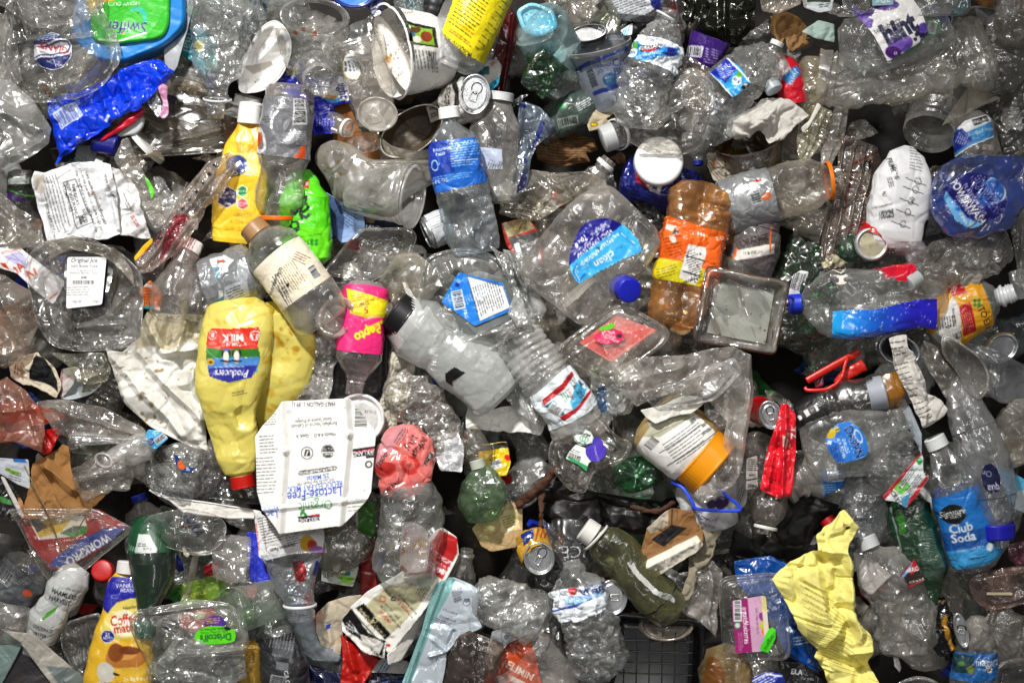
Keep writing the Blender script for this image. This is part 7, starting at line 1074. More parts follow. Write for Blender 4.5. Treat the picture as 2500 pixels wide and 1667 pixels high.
# ================================================================== lower right of centre
def natur(t,P):
    a_=A(1375,1035,1485,1150,'f2f4f0').poly([(1380,1108),(1400,1118),(1436,1136),(1432,1148),(1395,1128)],'2a9a5a').bar(1403,1113,34,12,-22,'222',None).lines(1402,1100,40,10,-24,'333',5,1.6)
    t.add('printed_label',*STK(rounded([(1405,1082),(1430,1092),(1448,1118),(1435,1128),(1430,1147),(1412,1132),(1380,1116),(1388,1100)],3),103,a_),PRINT())
    b_=A(1395,1040,1452,1090,'fff').ell(1424,1064,24,20,'1f7a4a',-15).ell(1424,1064,22,18,'f4f8f2',-15).text(1426,1057,11,'naturipe','222',-15,.04,.8).ell(1421,1068,8,7,'2a8a5a',0,ring=1.5).ell(1427,1070,8,7,'2a8a5a',0,ring=1.5).text(1420,1080,7,'FARMED FRESH','222',-10,.02,.8)
    t.add('round_badge',*STK([(1398,1054),(1408,1046),(1425,1044),(1442,1052),(1448,1066),(1444,1078),(1430,1084),(1414,1084),(1402,1074)],106,b_),PRINT())
    c_=A(1420,1060,1480,1128,'4a34b4').text(1454,1104,8,'blueberries','cfc8f0',-75,.01)
    t.add('berry_badge',*STK(rounded([(1446,1064),(1462,1064),(1470,1078),(1478,1092),(1474,1112),(1458,1124),(1440,1122),(1428,1106),(1428,1088),(1444,1082)],5),105,c_),PRINT())
TR('blueberry_clamshell','clear berry clamshell with green-white round badge and purple berry-shaped label','clamshell',[(1345,1082),(1385,1034),(1450,1000),(1500,1060),(1545,1080),(1530,1120),(1450,1150),(1436,1190),(1420,1204),(1390,1196),(1362,1160),(1338,1130)],[(0,-10),(0,0),(6,3),(10,0),(20,10),(40,14)],86,rnd=16,mat=clear(.12,.07,.16),amp=9,scl=44,more=natur,folds=[(1430,990,1520,1090,14,6),(1445,985,1535,1085,-10,5),(1480,1050,1560,1075,12,6),(1360,1150,1440,1190,12,10)])
petals('green_star_base_bottle','dark green crushed bottle with its star-shaped base up, left of the peanut butter jar',1550,1158,40,58,(.05,.42,.14),9,.72)
ar=A(1500,970,1760,1200,'a38a58')
lab=A(1530,1000,1760,1160,'f2f0ea').poly([(1530,1060),(1600,1010),(1640,1000),(1680,1010),(1600,1060)],'b8b8a0').text(1724,1040,14,'Nutrition','111',215,.05).text(1714,1028,13,'Facts','111',215,.05).text(1680,1020,10,'200','111',210,.04).bar(1583,1075,30,22,50,'222',None).lines(1668,1070,110,60,36,'333',8,2).line([(1620,1130),(1740,1048)],2,'222').line([(1600,1100),(1700,1030)],1.6,'222').line([(1575,1060),(1690,1005)],1.6,'8a7a5a')
B('peanut_butter_jar','peanut butter jar with nutrition label and ridged orange cap pointing lower right','jar',[(1580,1010,50),(1640,1058,64),(1722,1128,70)],86,[(0,.02),(.01,.6),(.08,.92),(.2,1),(.72,1),(.80,.95),(.86,.84),(1,.84)],mat=solid(.2,.8,bump=.03,dirt=.15),art=ar,col='a38a58',amp=2,scl=60,flat=.85,cap='f29a14',capr=78,capt=(.80,1.12),bands=[(.16,.80,lab,'f2f0ea',35,178)])
SH('white_peel_flap','white peeled paper flap curling over the top of the peanut butter jar','paper',[(1560,1000),(1620,990),(1670,965),(1715,968),(1718,985),(1690,1010),(1640,1020),(1600,1035),(1575,1020)],142,col='f1eee4',mat=solid(.4,.2,trans=.2,dirt=.3),amp=6,scl=50,thick=1.5,tilt=(0,.15),art=A(1550,955,1730,1045,'f3f0e6').spots(5,'b0c070',1,4))
SH('huge_clear_produce_bag','large clear crinkled produce bag spread over the centre right around the jar','plastic bag',[(1500,900),(1560,870),(1700,860),(1790,850),(1838,870),(1836,960),(1820,1080),(1790,1180),(1720,1235),(1690,1210),(1760,1120),(1770,1030),(1720,970),(1640,960),(1560,990),(1520,960)],128,mat=clear(.20,.07,.16,bscale=30),amp=17,scl=60,bulge=14,bw=30,folds=[(1836,860,1800,1160,16,10),(1520,930,1700,880,20,16),(1560,960,1760,900,18,12),(1700,860,1640,950,-16,14),(1770,960,1780,1120,20,12),(1600,870,1560,950,14,10)])
TR('rect_lid','clear rectangular lid with small faint print on the crinkled produce bag','lid',[(1560,960),(1640,940),(1790,870),(1812,905),(1742,975),(1600,1000)],[(0,0),(5,3),(10,0),(20,6)],150,rnd=12,mat=clear(.26,.07,.14),amp=8,scl=50,more=lambda t,P:t.add('small_label',*STK([(1655,948),(1700,930),(1712,948),(1668,968)],168,A(1645,920,1720,975,'d8d4cc').lines(1685,950,44,22,35,'222',5,1.8)),clear(.6,.2,.1)))
SH('blue_glimpse_film','crumpled clear wrap with painted blue reflections above the peanut butter jar','plastic wrap',[(1440,900),(1520,880),(1560,950),(1540,1010),(1470,1020),(1440,960)],70,mat=clear(.2,.08,.24),amp=14,scl=34,bulge=10,art=A(1430,870,1570,1030,'e8ecec').poly([(1450,950),(1470,940),(1480,1000),(1460,1010)],'6aa0d8').poly([(1440,900),(1462,892),(1460,925)],'8ac06a'))  # reflections are patches in the wrap's own colour
th=Thing('carry_loop','bright blue plastic carry handle loop under the orange cap','handle',1720,1215,90)
th.add('handle',*rod([(1640,1176,66),(1668,1192,86),(1690,1225,96),(1706,1242,96),(1796,1246,96),(1804,1236,96),(1775,1210,98),(1752,1190,92),(1722,1186,80),(1660,1184,66)],4.2,'1f4ae0',flat=.6),CAPM());th.build()
ar=A(1630,1180,1850,1300,'b9babc').ell(1755,1222,17,16,'3a1a52').ell(1730,1225,12,12,'2f1646').ell(1758,1212,4,3,'9a80b8').text(1692,1242,14,'GRAPE','3a1a52',-12,.04,.9).text(1722,1262,13,'TONIGHT','3a1a52',-14,.03,.9).text(1720,1276,10,'11.16 fl oz','333',-14,.01).lines(1795,1215,20,50,70,'555',6)
B('grape_cup','white cup with purple grapes printed, sitting behind the blue handle','cup',[(1735,1285,10),(1728,1240,28),(1722,1180,20)],76,[(0,.02),(.01,.7),(.06,.85),(.5,.96),(1,1)],mat=PRINT(),art=ar,col='b9babc',amp=4,flat=.5)
SH('ruler_leaflet','white printed leaflet edge slanting right of the grape cup','paper',[(1770,1170),(1830,1160),(1822,1230),(1790,1268),(1776,1250)],12,art=A(1765,1150,1840,1275,'bdbdbb').lines(1805,1210,60,26,72,'555',6),amp=4,thick=1.5)
ar=A(1830,950,1950,1225,'e01f30').text(1935,1055,22,'YZ','fff',-85,.05).spots(8,'f0e0d8',1,3,.9,(1895,1055,1930,1100)).poly([(1905,1062),(1922,1070),(1918,1095),(1908,1090)],'e8dcd0').line([(1925,1000),(1900,1180)],4,'b81828')
SH('red_pouch','glossy bright red crushed pouch standing upright at the right of centre','pouch',[(1905,990),(1920,985),(1940,1010),(1944,1100),(1930,1210),(1900,1216),(1854,1196),(1862,1120),(1886,1050)],66,art=ar,mat=solid(.25,.5,bump=.1,dirt=.1),amp=15,scl=55,bulge=12,bw=16,folds=[(1915,990,1905,1210,14,10),(1890,1060,1870,1190,12,10)])
ar=A(1815,1105,1860,1215,'dddbd6').text(1838,1185,14,'Nut','111',180,.05).text(1838,1160,10,'Calo','111',180,.03).lines(1838,1135,28,30,0,'333',5).line([(1822,1172),(1855,1166)],3,'111')
SH('nutrition_strip','white nutrition panel strip on the left side of the red pouch','label',[(1822,1120),(1848,1112),(1852,1190),(1822,1196)],56,art=ar,amp=5,thick=1.2)
th=Thing('can','silver can top with pull tab behind clear film left of the red pouch','can',1880,1015,20)
canend(th,1878,1012,52,28,36,20,ta=100);th.add('body',*shell(Tube([(1878,1010,44),(1860,1000,-30)],[(0,34),(1,36)],1,amp=3),ds=3,art=A(1820,940,1920,1060,'c01c20').poly([(1870,940),(1900,960),(1900,975),(1868,958)],'d8d020'),col='b01c20'),GLOSS());th.build()
TR('torn_black_sheet','crumpled black plastic sheet with rusty stains in the dark centre bottom','plastic sheet',[(1300,1200),(1380,1170),(1460,1200),(1560,1215),(1640,1225),(1640,1280),(1560,1300),(1440,1290),(1330,1260)],[(0,0),(20,14)],-20,rnd=14,lip=0,amp=18,scl=60,mat=solid(.5,.05,bump=.08,dirt=1.,dirtcol=(.16,.06,.02,1)),col='0f0e10')
for i_,(pts,lb)in enumerate((([(1262,1235,10),(1300,1205,24),(1345,1160,20),(1360,1140,10)],'thick twisted brown root at the left of the black sheet'),([(1325,1200,18),(1322,1250,20),(1318,1300,6)],'short brown root hanging below the thick twisted root'),([(1540,1240,-4),(1600,1250,8),(1650,1225,8)],'thin brown branch lying right on the black sheet'))):
    th=Thing('root',lb,'root',pts[1][0],pts[1][1],pts[1][2]);th.add('stem',*rod(pts,11 if i_==0 else 7,'4a2c1a',amp=4,scl=12),solid(.8,0,bump=.4,name='bark',bscale=120));th.build()
# ================================================================== far right, below the middle
th=Thing('red_carry_handle','red plastic carry handle and strap beside the dark green bottle','handle',2040,900,40)
th.add('strap',*rod([(2072,868,40),(2062,890,50),(2050,925,56),(2020,948,56),(1975,953,50),(1964,945,44)],5,'d0200c',flat=.7,amp=1),CAPM())
th.add('bar',*rod([(2100,858,34),(2040,890,36),(1970,930,34)],9,'c41c0c',flat=.6),CAPM());th.add('clip',*rod([(2112,890,30),(2060,920,34),(2050,940,34)],15,'c81e0e',flat=.5,amp=2),CAPM());th.build()
SH('magenta_scrap','magenta film scrap inside the loop of the red handle','film',[(1985,925),(2010,915),(2012,940),(1990,948)],24,col='8a1838',mat=GLOSS(),amp=5,thick=1)
B('grey_capped_dark_bottle','smoky dark bottle with a pale grey cap and a small black and white label','bottle',[(1940,1035,20),(2000,1000,34),(2070,975,40),(2130,960,44)],50,[(0,.5),(.1,.9),(.4,1),(.45,.9),(.5,1),(.55,.9),(.7,1),(.9,.9),(1,.84)],mat=clear(.08,.05,.1,tint=(.35,.33,.34),refl=1.3),cap='a9afb8',capr=42,capt=(.90,1.11),amp=2,flat=.85,bands=[(.08,.40,A(1925,970,2010,1050,'1a1a1c').rect(1970,1000,34,16,'e8e8e8',30).rect(1972,999,16,14,'222',30).rect(1972,999,10,8,'888',30).ell(1943,1018,6,6,'fff').lines(1992,985,20,10,30,'999',4),'1a1a1c')])
B('amber_yellow_cap','faceted amber yellow cap behind the pale grey cap','cap',[(2158,915,0),(2168,955,20),(2178,985,10)],36,[(0,.3),(.15,.9),(.7,1),(1,.5)],mat=clear(.6,.12,.1,tint=(.95,.65,.1),milk=(.85,.5,.05)),n=3.4,amp=4,scl=40)
ar=A(2150,815,2330,1055,'d6d2ca')
for k,(x,y,w_)in enumerate([(2190,838,40),(2190,850,36),(2195,862,34),(2200,885,40),(2203,897,40),(2208,912,42),(2212,925,40),(2218,938,44),(2225,952,40),(2230,965,30),(2240,980,44),(2244,992,40),(2250,1004,44),(2254,1014,36)]):ar.lines(x,y,w_,4,12+k,'2a2a2a',6,2.2,short=.1)
SH('crumpled_newspaper_strip','twisted strip of printed newspaper lying diagonally at the right','newspaper',[(2168,830),(2200,822),(2212,820),(2214,850),(2235,862),(2250,900),(2265,960),(2300,975),(2315,1000),(2308,1016),(2262,1044),(2254,1046),(2240,1010),(2220,960),(2185,900),(2174,860)],104,art=ar,mat=PAPER(),amp=13,scl=40,thick=1.5,folds=[(2225,855,2258,960,12,8),(2180,860,2245,1020,-9,8),(2258,960,2256,1040,10,8)],jag=2)
th=Thing('open_can_mouth','silver can mouth seen end-on above the newspaper strip','can',2185,850,10)
th.add('rim',*rings(ellipse(2190,855,52,36,-20),[(-2,-14),(0,2),(4,3),(7,-6),(12,-20)],44,rnd=0,art=A(2130,810,2250,900,'b8bbc0'),floor=False),METAL());th.add('inside',*rings(ellipse(2190,855,42,28,-20),[(0,0),(4,-3)],26,rnd=0,col='3a3a3c'),METAL());th.build()
TR('oval_mouth_bag','long clear tapering container with a thick oval rim at the right','container',[(2292,830),(2305,812),(2340,840),(2385,870),(2410,910),(2408,950),(2385,975),(2360,960),(2335,910),(2300,870)],[(0,-4),(0,3),(5,4),(8,0),(20,-30)],84,rnd=20,lip=3.2,mat=clear(.14,.07,.12),amp=4)
SH('grey_cup_side','large flat smoky grey plastic side panel filling the right edge','container',[(2330,830),(2420,850),(2520,900),(2520,990),(2440,985),(2400,960),(2410,910),(2380,865)],30,mat=clear(.4,.15,.1,tint=(.75,.75,.75),milk=(.42,.42,.43)),amp=5,scl=60,bulge=14)
SH('dirty_clear_twist','dirty clear plastic twist left of the oval rim','plastic film',[(2250,830),(2290,850),(2330,910),(2370,975),(2350,1010),(2300,960),(2265,900)],60,mat=clear(.18,.08,.2,tint=(.9,.86,.8),dirt=1.),amp=12,scl=34,bulge=10,folds=[(2255,840,2345,995,14,6),(2270,840,2360,980,-8,5)])
SH('pointed_paper','white pointed paper edge behind the newspaper strip','paper',[(2200,960),(2225,1000),(2250,1060),(2250,1110),(2225,1060),(2205,1000)],10,col='aeb6bd',amp=3,thick=2)
def dish(t,tb):
    a_=A(1990,1015,2115,1135,'2f7fe0').poly([(2010,1080),(2040,1075),(2052,1135),(1990,1135)],'2468c8').text(2070,1074,30,'DAWN','fff',-68,.09,.8).text(2070,1074,30,'DAWN','17245e',-68,.045,.8).text(2050,1084,11,'50% LESS','fff',-72,.03,.85).text(2040,1090,11,'SCRUBBING','fff',-72,.03,.85).ell(2081,1060,18,8,'e8f4ff',-65,ring=2).rect(2013,1077,10,10,'e8f0f8',-10).lines(2025,1110,40,14,-80,'17245e',5,1.8).ell(2015,1054,13,12,'e2c024').ell(2030,1044,8,7,'d8b83a').rect(2032,1044,12,3,'222',20).poly([(2034,1050),(2040,1052),(2034,1056)],'6a3a1a')
    t.add('label',*shell(tb,.05,.85,10,170,off=2,ds=2.1,art=_mask(a_,[(2002,1070),(2004,1058),(2012,1044),(2030,1028),(2060,1022),(2080,1034),(2098,1058),(2106,1090),(2098,1108),(2070,1120),(2030,1126),(2018,1112),(2006,1090)]),cut=True),solid(.28,.5,bump=.05,dirt=.15))
def _mask(a_,pts):
    b_=Art(a_.x0,a_.y0,a_.x0+a_.w-1,a_.y0+a_.h-1,'fff',False).poly(pts,'fff');a_.a=b_.a;return a_
B('dish_soap_bottle','flat clear dish soap bottle with a bright blue label and yellow duckling picture','bottle',[(1962,1110,40),(2020,1090,56),(2100,1060,58),(2160,1035,56),(2215,1018,50)],84,[(0,.3),(.03,.75),(.12,.95),(.35,1),(.5,.95),(.64,.72),(.74,.48),(.8,.36),(.82,.34),(.84,.40),(.86,.34),(1,.33)],n=2.6,mat=clear(.17,.07,.12),amp=5,scl=50,flat=.5,more=dish,ribs=(1.5,8,.86,1))
B('thread_neck','clear threaded neck poking out under the red pouch','bottle',[(1985,1160,10),(1950,1172,20),(1930,1182,22)],34,'neck',mat=clear(.2,.07,.12),amp=1,nk=.7)
ar=A(1990,1140,2075,1225,'1a5aa0').bar(2043,1165,34,14,8,'222','b8c4d0').lines(2030,1195,50,26,5,'8ab8e0',6)
SH('blue_barcode_label','blue label with a barcode in the dark below the dish soap bottle','label',[(1998,1150),(2068,1148),(2060,1190),(2010,1215)],-10,art=ar,amp=5,thick=1.5,mat=GLOSS())
B('white_ring_bottle','clear bottle with a white neck ring below the dish soap bottle','bottle',[(2100,1320,0),(2105,1240,16),(2088,1170,20),(2084,1138,22)],56,[(0,.7),(.2,1),(.6,1),(.85,.6),(.9,.42),(1,.42)],mat=clear(.1,.06,.16,tint=(.85,.87,.9)),amp=6,ring=(.9,.97,'dcdcd4'))
B('ribbed_crumpled_bottle','ribbed crumpled clear bottle between the dish soap and club soda bottles','bottle',[(2180,1030,30),(2170,1110,48),(2165,1200,36)],62,[(0,.3),(.15,.85),(.5,1),(.85,.9),(1,.4)],mat=clear(.14,.06,.3),ribs=(4,15,.1,.9),amp=10,scl=30,flat=.6)
ar=A(2145,1095,2285,1250,'dfe6e6').poly([(2150,1205),(2245,1100),(2252,1108),(2158,1222)],'b8202c').poly([(2204,1238),(2262,1160),(2272,1158),(2212,1250)],'b8202c').poly([(2180,1195),(2202,1168),(2224,1184),(2202,1210)],'7ac85a').rect(2204,1180,20,9,'f4f4f4',55).text(2204,1180,8,'$9.06 CA','222',55,.03).lines(2222,1155,60,20,52,'333',5,1.6).lines(2236,1180,60,20,52,'333',5,1.8).text(2185,1216,16,'CRYS','222',-60,.04).poly([(2198,1215),(2222,1205),(2214,1238),(2200,1240)],'4a90b8').ell(2246,1126,8,8,'2a9a4a')
SH('red_edged_label','peeled red-edged white label with a green box lying left of the club soda bottle','label',[(2153,1212),(2200,1160),(2250,1104),(2256,1120),(2258,1160),(2272,1158),(2250,1195),(2212,1242),(2190,1228),(2160,1222)],92,art=ar,amp=6,scl=34,thick=1.2,mat=GLOSS())
ar=A(2255,1150,2440,1390,'2277cc').poly([(2255,1300),(2440,1270),(2440,1350),(2255,1350)],'1f58a8').poly([(2300,1340),(2440,1310),(2440,1390),(2300,1390)],'3f9fe0').ell(2307,1248,29,24,'121418').text(2306,1244,20,'Signature','fff',14,.02,.8,.3).text(2312,1254,9,'SELECT','fff',12,.02).text(2325,1281,29,'Club','dfe8f4',14,.06).text(2332,1303,29,'Soda','dfe8f4',14,.06).text(2350,1330,8,'SWEETENER FREE','cfe0f4',16,.01).ell(2396,1325,9,10,'dfe6ec').lines(2370,1352,40,5,14,'222',4)
B('club_soda_bottle','clear soda bottle with a white cap and a bright blue club soda label','bottle',[(2385,1385,34),(2355,1290,50),(2318,1180,56),(2274,1072,60)],64,[(0,.05),(.01,.7),(.05,.9),(.1,1),(.55,1),(.68,.92),(.8,.72),(.88,.48),(.92,.40),(1,.38)],mat=clear(.14,.07,.16),cap='eceeee',capr=27,capt=(.94,1.03),amp=5,scl=36,flat=.8,bands=[(.07,.62,ar,'2277cc')],dents=[(.75,80,26,10)])
lab=A(2360,1110,2440,1210,'fff',False).ell(2398,1162,25,38,'1a1b44',12).text(2388,1150,20,'Or','9aa0c0',170,.02).text(2404,1185,26,'qua','dfe2f0',185,.02,.8)
B('blue_ring_clear_bottle','tall clear bottle with a navy oval print and a royal blue neck ring pointing down','bottle',[(2330,930,40),(2360,1020,62),(2400,1150,72),(2420,1260,66),(2424,1330,60)],66,[(0,.3),(.06,.6),(.3,.85),(.5,1),(.7,.95),(.8,.7),(.9,.5),(1,.46)],mat=clear(.18,.06,.12,tint=(.92,.92,.95)),amp=5,scl=60,flat=.75,ring=(.86,.95,'1f20b0'),more=lambda t,tb:t.add('oval_print',*shell(tb,.35,.85,15,170,off=1.5,ds=2,art=lab,cut=True),GLOSS()))
SH('sky_blue_carton','sky blue and white carton edge slanting at the right edge','carton',[(2432,1130),(2520,1180),(2520,1260),(2470,1240)],20,art=A(2420,1120,2530,1270,'5aa8cc').poly([(2470,1240),(2480,1200),(2530,1190),(2530,1270)],'b8c0c4').line([(2485,1140),(2520,1150)],8,'c02020'),amp=3,thick=3)
B('hazy_bottle','hazy crumpled clear bottle leaning at the right edge above the blue carton','bottle',[(2520,1000,30),(2470,1050,40),(2450,1140,30)],60,[(0,.7),(.5,1),(.9,.7),(1,.3)],mat=clear(.22,.07,.2,tint=(.95,.94,.9)),amp=12,scl=50,flat=.6)
# ================================================================== bottom right
ar=A(1875,1240,2165,1690,'fcf08c')
for k in range(14):ar.line([(1960+k*2,1430+k*14),(2020+k*2,1455+k*14),(2070+k*2,1500+k*12)],1.2,'8a8434').lines(2010+k*3,1436+k*14,90,4,-22,'7a7430',6,1.4,short=.6)
ar.ell(2066,1286,6,4,'222',30).text(2058,1280,9,'124','222',170,.03).spots(30,'5a4a1a',.6,1.6)
SH('yellow_form','crumpled bright yellow printed form with a punched tip, lower right','paper',[(2052,1246),(2090,1282),(2082,1312),(2072,1342),(2085,1372),(2092,1440),(2100,1520),(2128,1560),(2136,1600),(2128,1625),(2160,1700),(2030,1700),(2010,1640),(1986,1598),(1998,1582),(1960,1540),(1920,1470),(1884,1412),(1940,1370),(1996,1340),(1984,1306)],106,art=ar,mat=solid(.75,0,bump=.12,spec=.2,dirt=.25),amp=26,scl=70,thick=1.5,jag=2,lat=.5,folds=[(2000,1340,2080,1345,26,22),(2078,1350,2098,1560,24,16),(2010,1350,2040,1480,-16,18),(2060,1480,2080,1560,-22,16),(1990,1600,2080,1500,16,20),(2080,1600,2130,1590,22,14),(2000,1590,2110,1640,-14,16)])
ar=A(2175,1345,2250,1435,'2a1c16').poly([(2180,1392),(2212,1355),(2218,1362),(2186,1400)],'6aa0dc').poly([(2200,1384),(2214,1352),(2224,1376),(2206,1392)],'b01c20').text(2214,1378,15,'ARROW','fff',12,.05,.8).line([(2198,1420),(2240,1404)],4,'c02024').line([(2212,1355),(2182,1392)],3,'c02024').text(2218,1406,8,'ALKALINE','fff',14,.02)
B('crushed_mountain_bottle','crushed clear bottle with a white cap and a dark red mountain label','bottle',[(2210,1600,40),(2200,1500,60),(2150,1390,60),(2112,1320,52)],84,[(0,.3),(.06,.8),(.2,.95),(.5,.85),(.7,.92),(.85,.7),(.92,.3),(1,.26)],mat=clear(.18,.06,.2),cap='d0d2d2',capr=25,capt=(.95,1.05),amp=13,scl=42,flat=.55,more=lambda t,tb:t.add('label',*STK([(2180,1392),(2212,1353),(2226,1378),(2238,1404),(2200,1423),(2192,1404)],118,ar),GLOSS()))
SH('white_paper','white paper sheet pressed beneath the crushed bottle beside the yellow form','paper',[(2085,1345),(2120,1360),(2180,1405),(2128,1450),(2094,1430)],40,col='c9c6c2',amp=4,thick=1.5)
SH('dark_red_scrap','dark red scrap below the white sheet beside the yellow form','scrap',[(2094,1434),(2130,1452),(2170,1420),(2165,1440),(2120,1464),(2096,1452)],30,col='6a1c1c',amp=3,thick=1.5)
ar=A(2160,1240,2320,1480,'1c5a30').poly([(2224,1290),(2262,1282),(2288,1370),(2296,1400),(2240,1402)],'7aa088').lines(2256,1335,44,90,-14,'2a5a3a',6,2).text(2252,1372,12,'130 Calories','12301c',184,.04,.8).text(2262,1382,10,'Nutrition Facts','12301c',184,.03,.8).text(2270,1404,11,'15% Juice','c8dcc8',186,.02).poly([(2176,1240),(2195,1245),(2200,1290),(2186,1300)],'46c030').line([(2168,1240),(2190,1350)],4,'cfe0d4')
B('green_juice_bottle','long green bottle with pale nutrition panel standing neck down, lower right','bottle',[(2205,1215,10),(2228,1310,30),(2258,1400,34),(2262,1470,24)],56,[(0,.6),(.1,.95),(.5,1),(.72,.9),(.8,.62),(.9,.46),(1,.44)],mat=clear(.3,.07,.1,tint=(.08,.42,.18),milk=(.06,.3,.12)),amp=4,flat=.75,bands=[(.05,.78,ar,'1c5a30',12,168,clear(.6,.15,.1,milk=(.9,.9,.9),dirt=.2))])
ar=A(2230,1455,2370,1620,'0f0f12').poly([(2300,1490),(2314,1488),(2318,1560),(2330,1580),(2316,1585),(2300,1550)],'c08a28').text(2296,1500,8,'OUNCE','fff',80,.02).text(2268,1466,7,'GOURMET','fff',8,.02).line([(2250,1465),(2310,1462),(2340,1500),(2352,1560)],2,'8a6a30')
B('crushed_black_gold_can','crushed glossy black drink can with gold stripe, folded nearly flat','can',[(2250,1490,22),(2290,1520,38),(2340,1590,30)],60,[(0,.4),(.1,.8),(.5,1),(.85,.85),(1,.4)],mat=solid(.14,.9,.2,bump=.06,dirt=.1),art=ar,col='0f0f12',amp=15,scl=44,flat=.45,more=lambda t,tb:canend(t,2334,1530,74,16,44,14,depth=4,ta=80))
ar=A(2310,1580,2440,1645,'2464a8').poly([(2312,1586),(2360,1588),(2358,1632),(2312,1630)],'1c3c48').ell(2352,1623,10,10,'8a6a24').ell(2352,1623,6,7,'4a8a3a').text(2396,1604,27,'niagara','fff',2,.02,.85).text(2390,1623,9,'PURIFIED','dfe8f4',2,.01).ell(2402,1622,7,9,'fff').ell(2402,1622,4,5,'e88a20').ell(2330,1610,8,6,'4a8a3a',20)
B('blue_niche_label_bottle','crinkled clear bottle with a blue label and orange drop, lower right corner','bottle',[(2370,1720,20),(2372,1620,40),(2375,1540,40),(2378,1500,30)],58,[(0,.8),(.1,1),(.5,1),(.75,.8),(.92,.45),(1,.3)],mat=clear(.18,.06,.26),amp=7,scl=24,flat=.75,bands=[(.34,.62,ar,'2464a8')])
TR('rust_pink_tray','dirty pinkish clear tray with rust stained edge at the right','tray',[(2356,1420),(2370,1398),(2440,1385),(2520,1375),(2520,1460),(2455,1480),(2410,1488),(2372,1466)],[(0,0),(5,3),(10,0),(20,10)],56,rnd=14,mat=clear(.3,.1,.14,tint=(.86,.68,.62),milk=(.6,.42,.36),dirt=1.),lipcol='b07a58',amp=4,more=lambda t,P:t.add('tape',*STK([(2399,1440),(2461,1440),(2461,1447),(2399,1446)],71,A(2390,1430,2470,1455,'cfc3a0')),PRINT()))
SH('magenta_film','dull magenta crumpled film at the right edge above the rust stained tray','plastic film',[(2460,1330),(2520,1310),(2520,1390),(2480,1380),(2458,1360)],40,mat=clear(.4,.1,.2,tint=(.75,.4,.5),milk=(.5,.22,.3)),amp=10,scl=26,bulge=8)
B('crumpled_bottle','crumpled clear bottle below the rust stained tray','bottle',[(2400,1500,20),(2450,1530,30),(2500,1570,20)],56,[(0,.6),(.5,1),(1,.7)],mat=clear(.16,.06,.2,tint=(.93,.88,.84)),amp=13,scl=34,flat=.6)
TR('tub_cover','clear round tub lid in the bottom right corner','lid',[(2420,1640),(2440,1610),(2520,1600),(2520,1720),(2420,1720)],[(0,-4),(0,3),(5,4),(9,0),(22,-20)],60,rnd=20,mat=clear(.12,.06,.1,tint=(.8,.75,.72)),lip=3,amp=3)
TR('curved_cover','clear curved lid at the bottom edge right of the yellow form','lid',ellipse(2230,1700,70,50,10),[(0,-4),(0,3),(6,4),(10,-6)],60,rnd=0,mat=clear(.18,.06,.1),lip=3,amp=4)
ar=A(1780,1350,2020,1670,'0e4a98').lines(1960,1560,50,20,5,'cfe0f4',8,3).text(1950,1556,14,'pass e','cfe0f4',183,.02).text(1930,1538,14,'4 8','cfe0f4',183,.02)
SH('blue_plastic_sack','royal blue printed plastic sack behind the yellow form and the blueberry pack','plastic sack',[(1790,1370),(1880,1355),(1930,1380),(1960,1480),(1990,1580),(1994,1640),(1920,1600),(1870,1500),(1800,1420)],0,art=ar,mat=solid(.2,.7,bump=.12,dirt=.15),amp=12,scl=60,bulge=12,folds=[(1925,1590,1990,1640,14,8)])
def blueb(t,P):
    a_=A(1775,1440,1885,1595,'d9a8c8').poly([(1780,1460),(1820,1450),(1832,1588),(1788,1588)],'9c1f6c').bar(1796,1485,46,14,-88,'222','e8e8e8').ell(1796,1520,8,9,'3f8a5a').ell(1796,1520,6,6,'cfe0d0').text(1816,1520,19,'organicblueberries','fff',-86,.035,.62).lines(1803,1562,50,12,-86,'d890c0',4,1.4).text(1844,1510,10,'forbidden orchards','7a4a6a',-86,.02,.8).ell(1857,1500,8,12,'8a3a7a',30).ell(1862,1520,12,11,'c8cc1a').ell(1864,1535,10,10,'e8801c').poly([(1853,1448),(1866,1446),(1876,1580),(1864,1582)],'e9d9c8')
    for q in range(5):a_.rect(1862,1455+q*7,14,4,'e8dc60',-5)
    t.add('label',*STK(rounded([(1781,1461),(1858,1448),(1865,1452),(1876,1578),(1870,1582),(1792,1588)],3),76,a_),PRINT())
    b_=A(1845,1510,1900,1595,'46e01c').text(1872,1562,14,'organic','1a5a1a',240,.03)
    t.add('green_sticker',*STK([(1872,1528),(1880,1524),(1888,1530),(1888,1550),(1878,1570),(1870,1586),(1852,1580),(1850,1574),(1858,1560),(1862,1545)],80,b_),PRINT())
TR('organic_blueberry_pack','clear berry pack with a magenta and pink label and small neon green sticker','clamshell',[(1752,1420),(1770,1405),(1880,1395),(1905,1402),(1918,1440),(1928,1590),(1915,1608),(1780,1612),(1764,1590)],[(0,-14),(0,0),(6,4),(10,0),(14,6),(24,8)],64,rnd=20,mat=clear(.1,.07,.1,tint=(.92,.94,.96)),amp=3,more=blueb)
SH('blue_white_can','blue and white printed crushed bottle label at the bottom edge','label',[(1835,1655),(1870,1636),(1905,1640),(1915,1660),(1890,1720),(1840,1720)],70,art=A(1825,1630,1925,1725,'23329c').lines(1866,1662,60,26,35,'dfe6ff',6,2.4).line([(1838,1662),(1870,1642),(1905,1646)],4,'e8ecf8'),amp=6,bulge=12,mat=GLOSS())
SH('black_ela_box','black carton with white capital letters at the bottom edge','carton',[(1905,1612),(1960,1618),(2010,1660),(2010,1720),(1905,1720)],30,art=A(1895,1605,2020,1725,'121214').text(1945,1640,18,'ELA','dfe0e2',-5,.03).text(1972,1655,9,'For pets','ccc',-5,.02),amp=3,thick=10,mat=GLOSS())
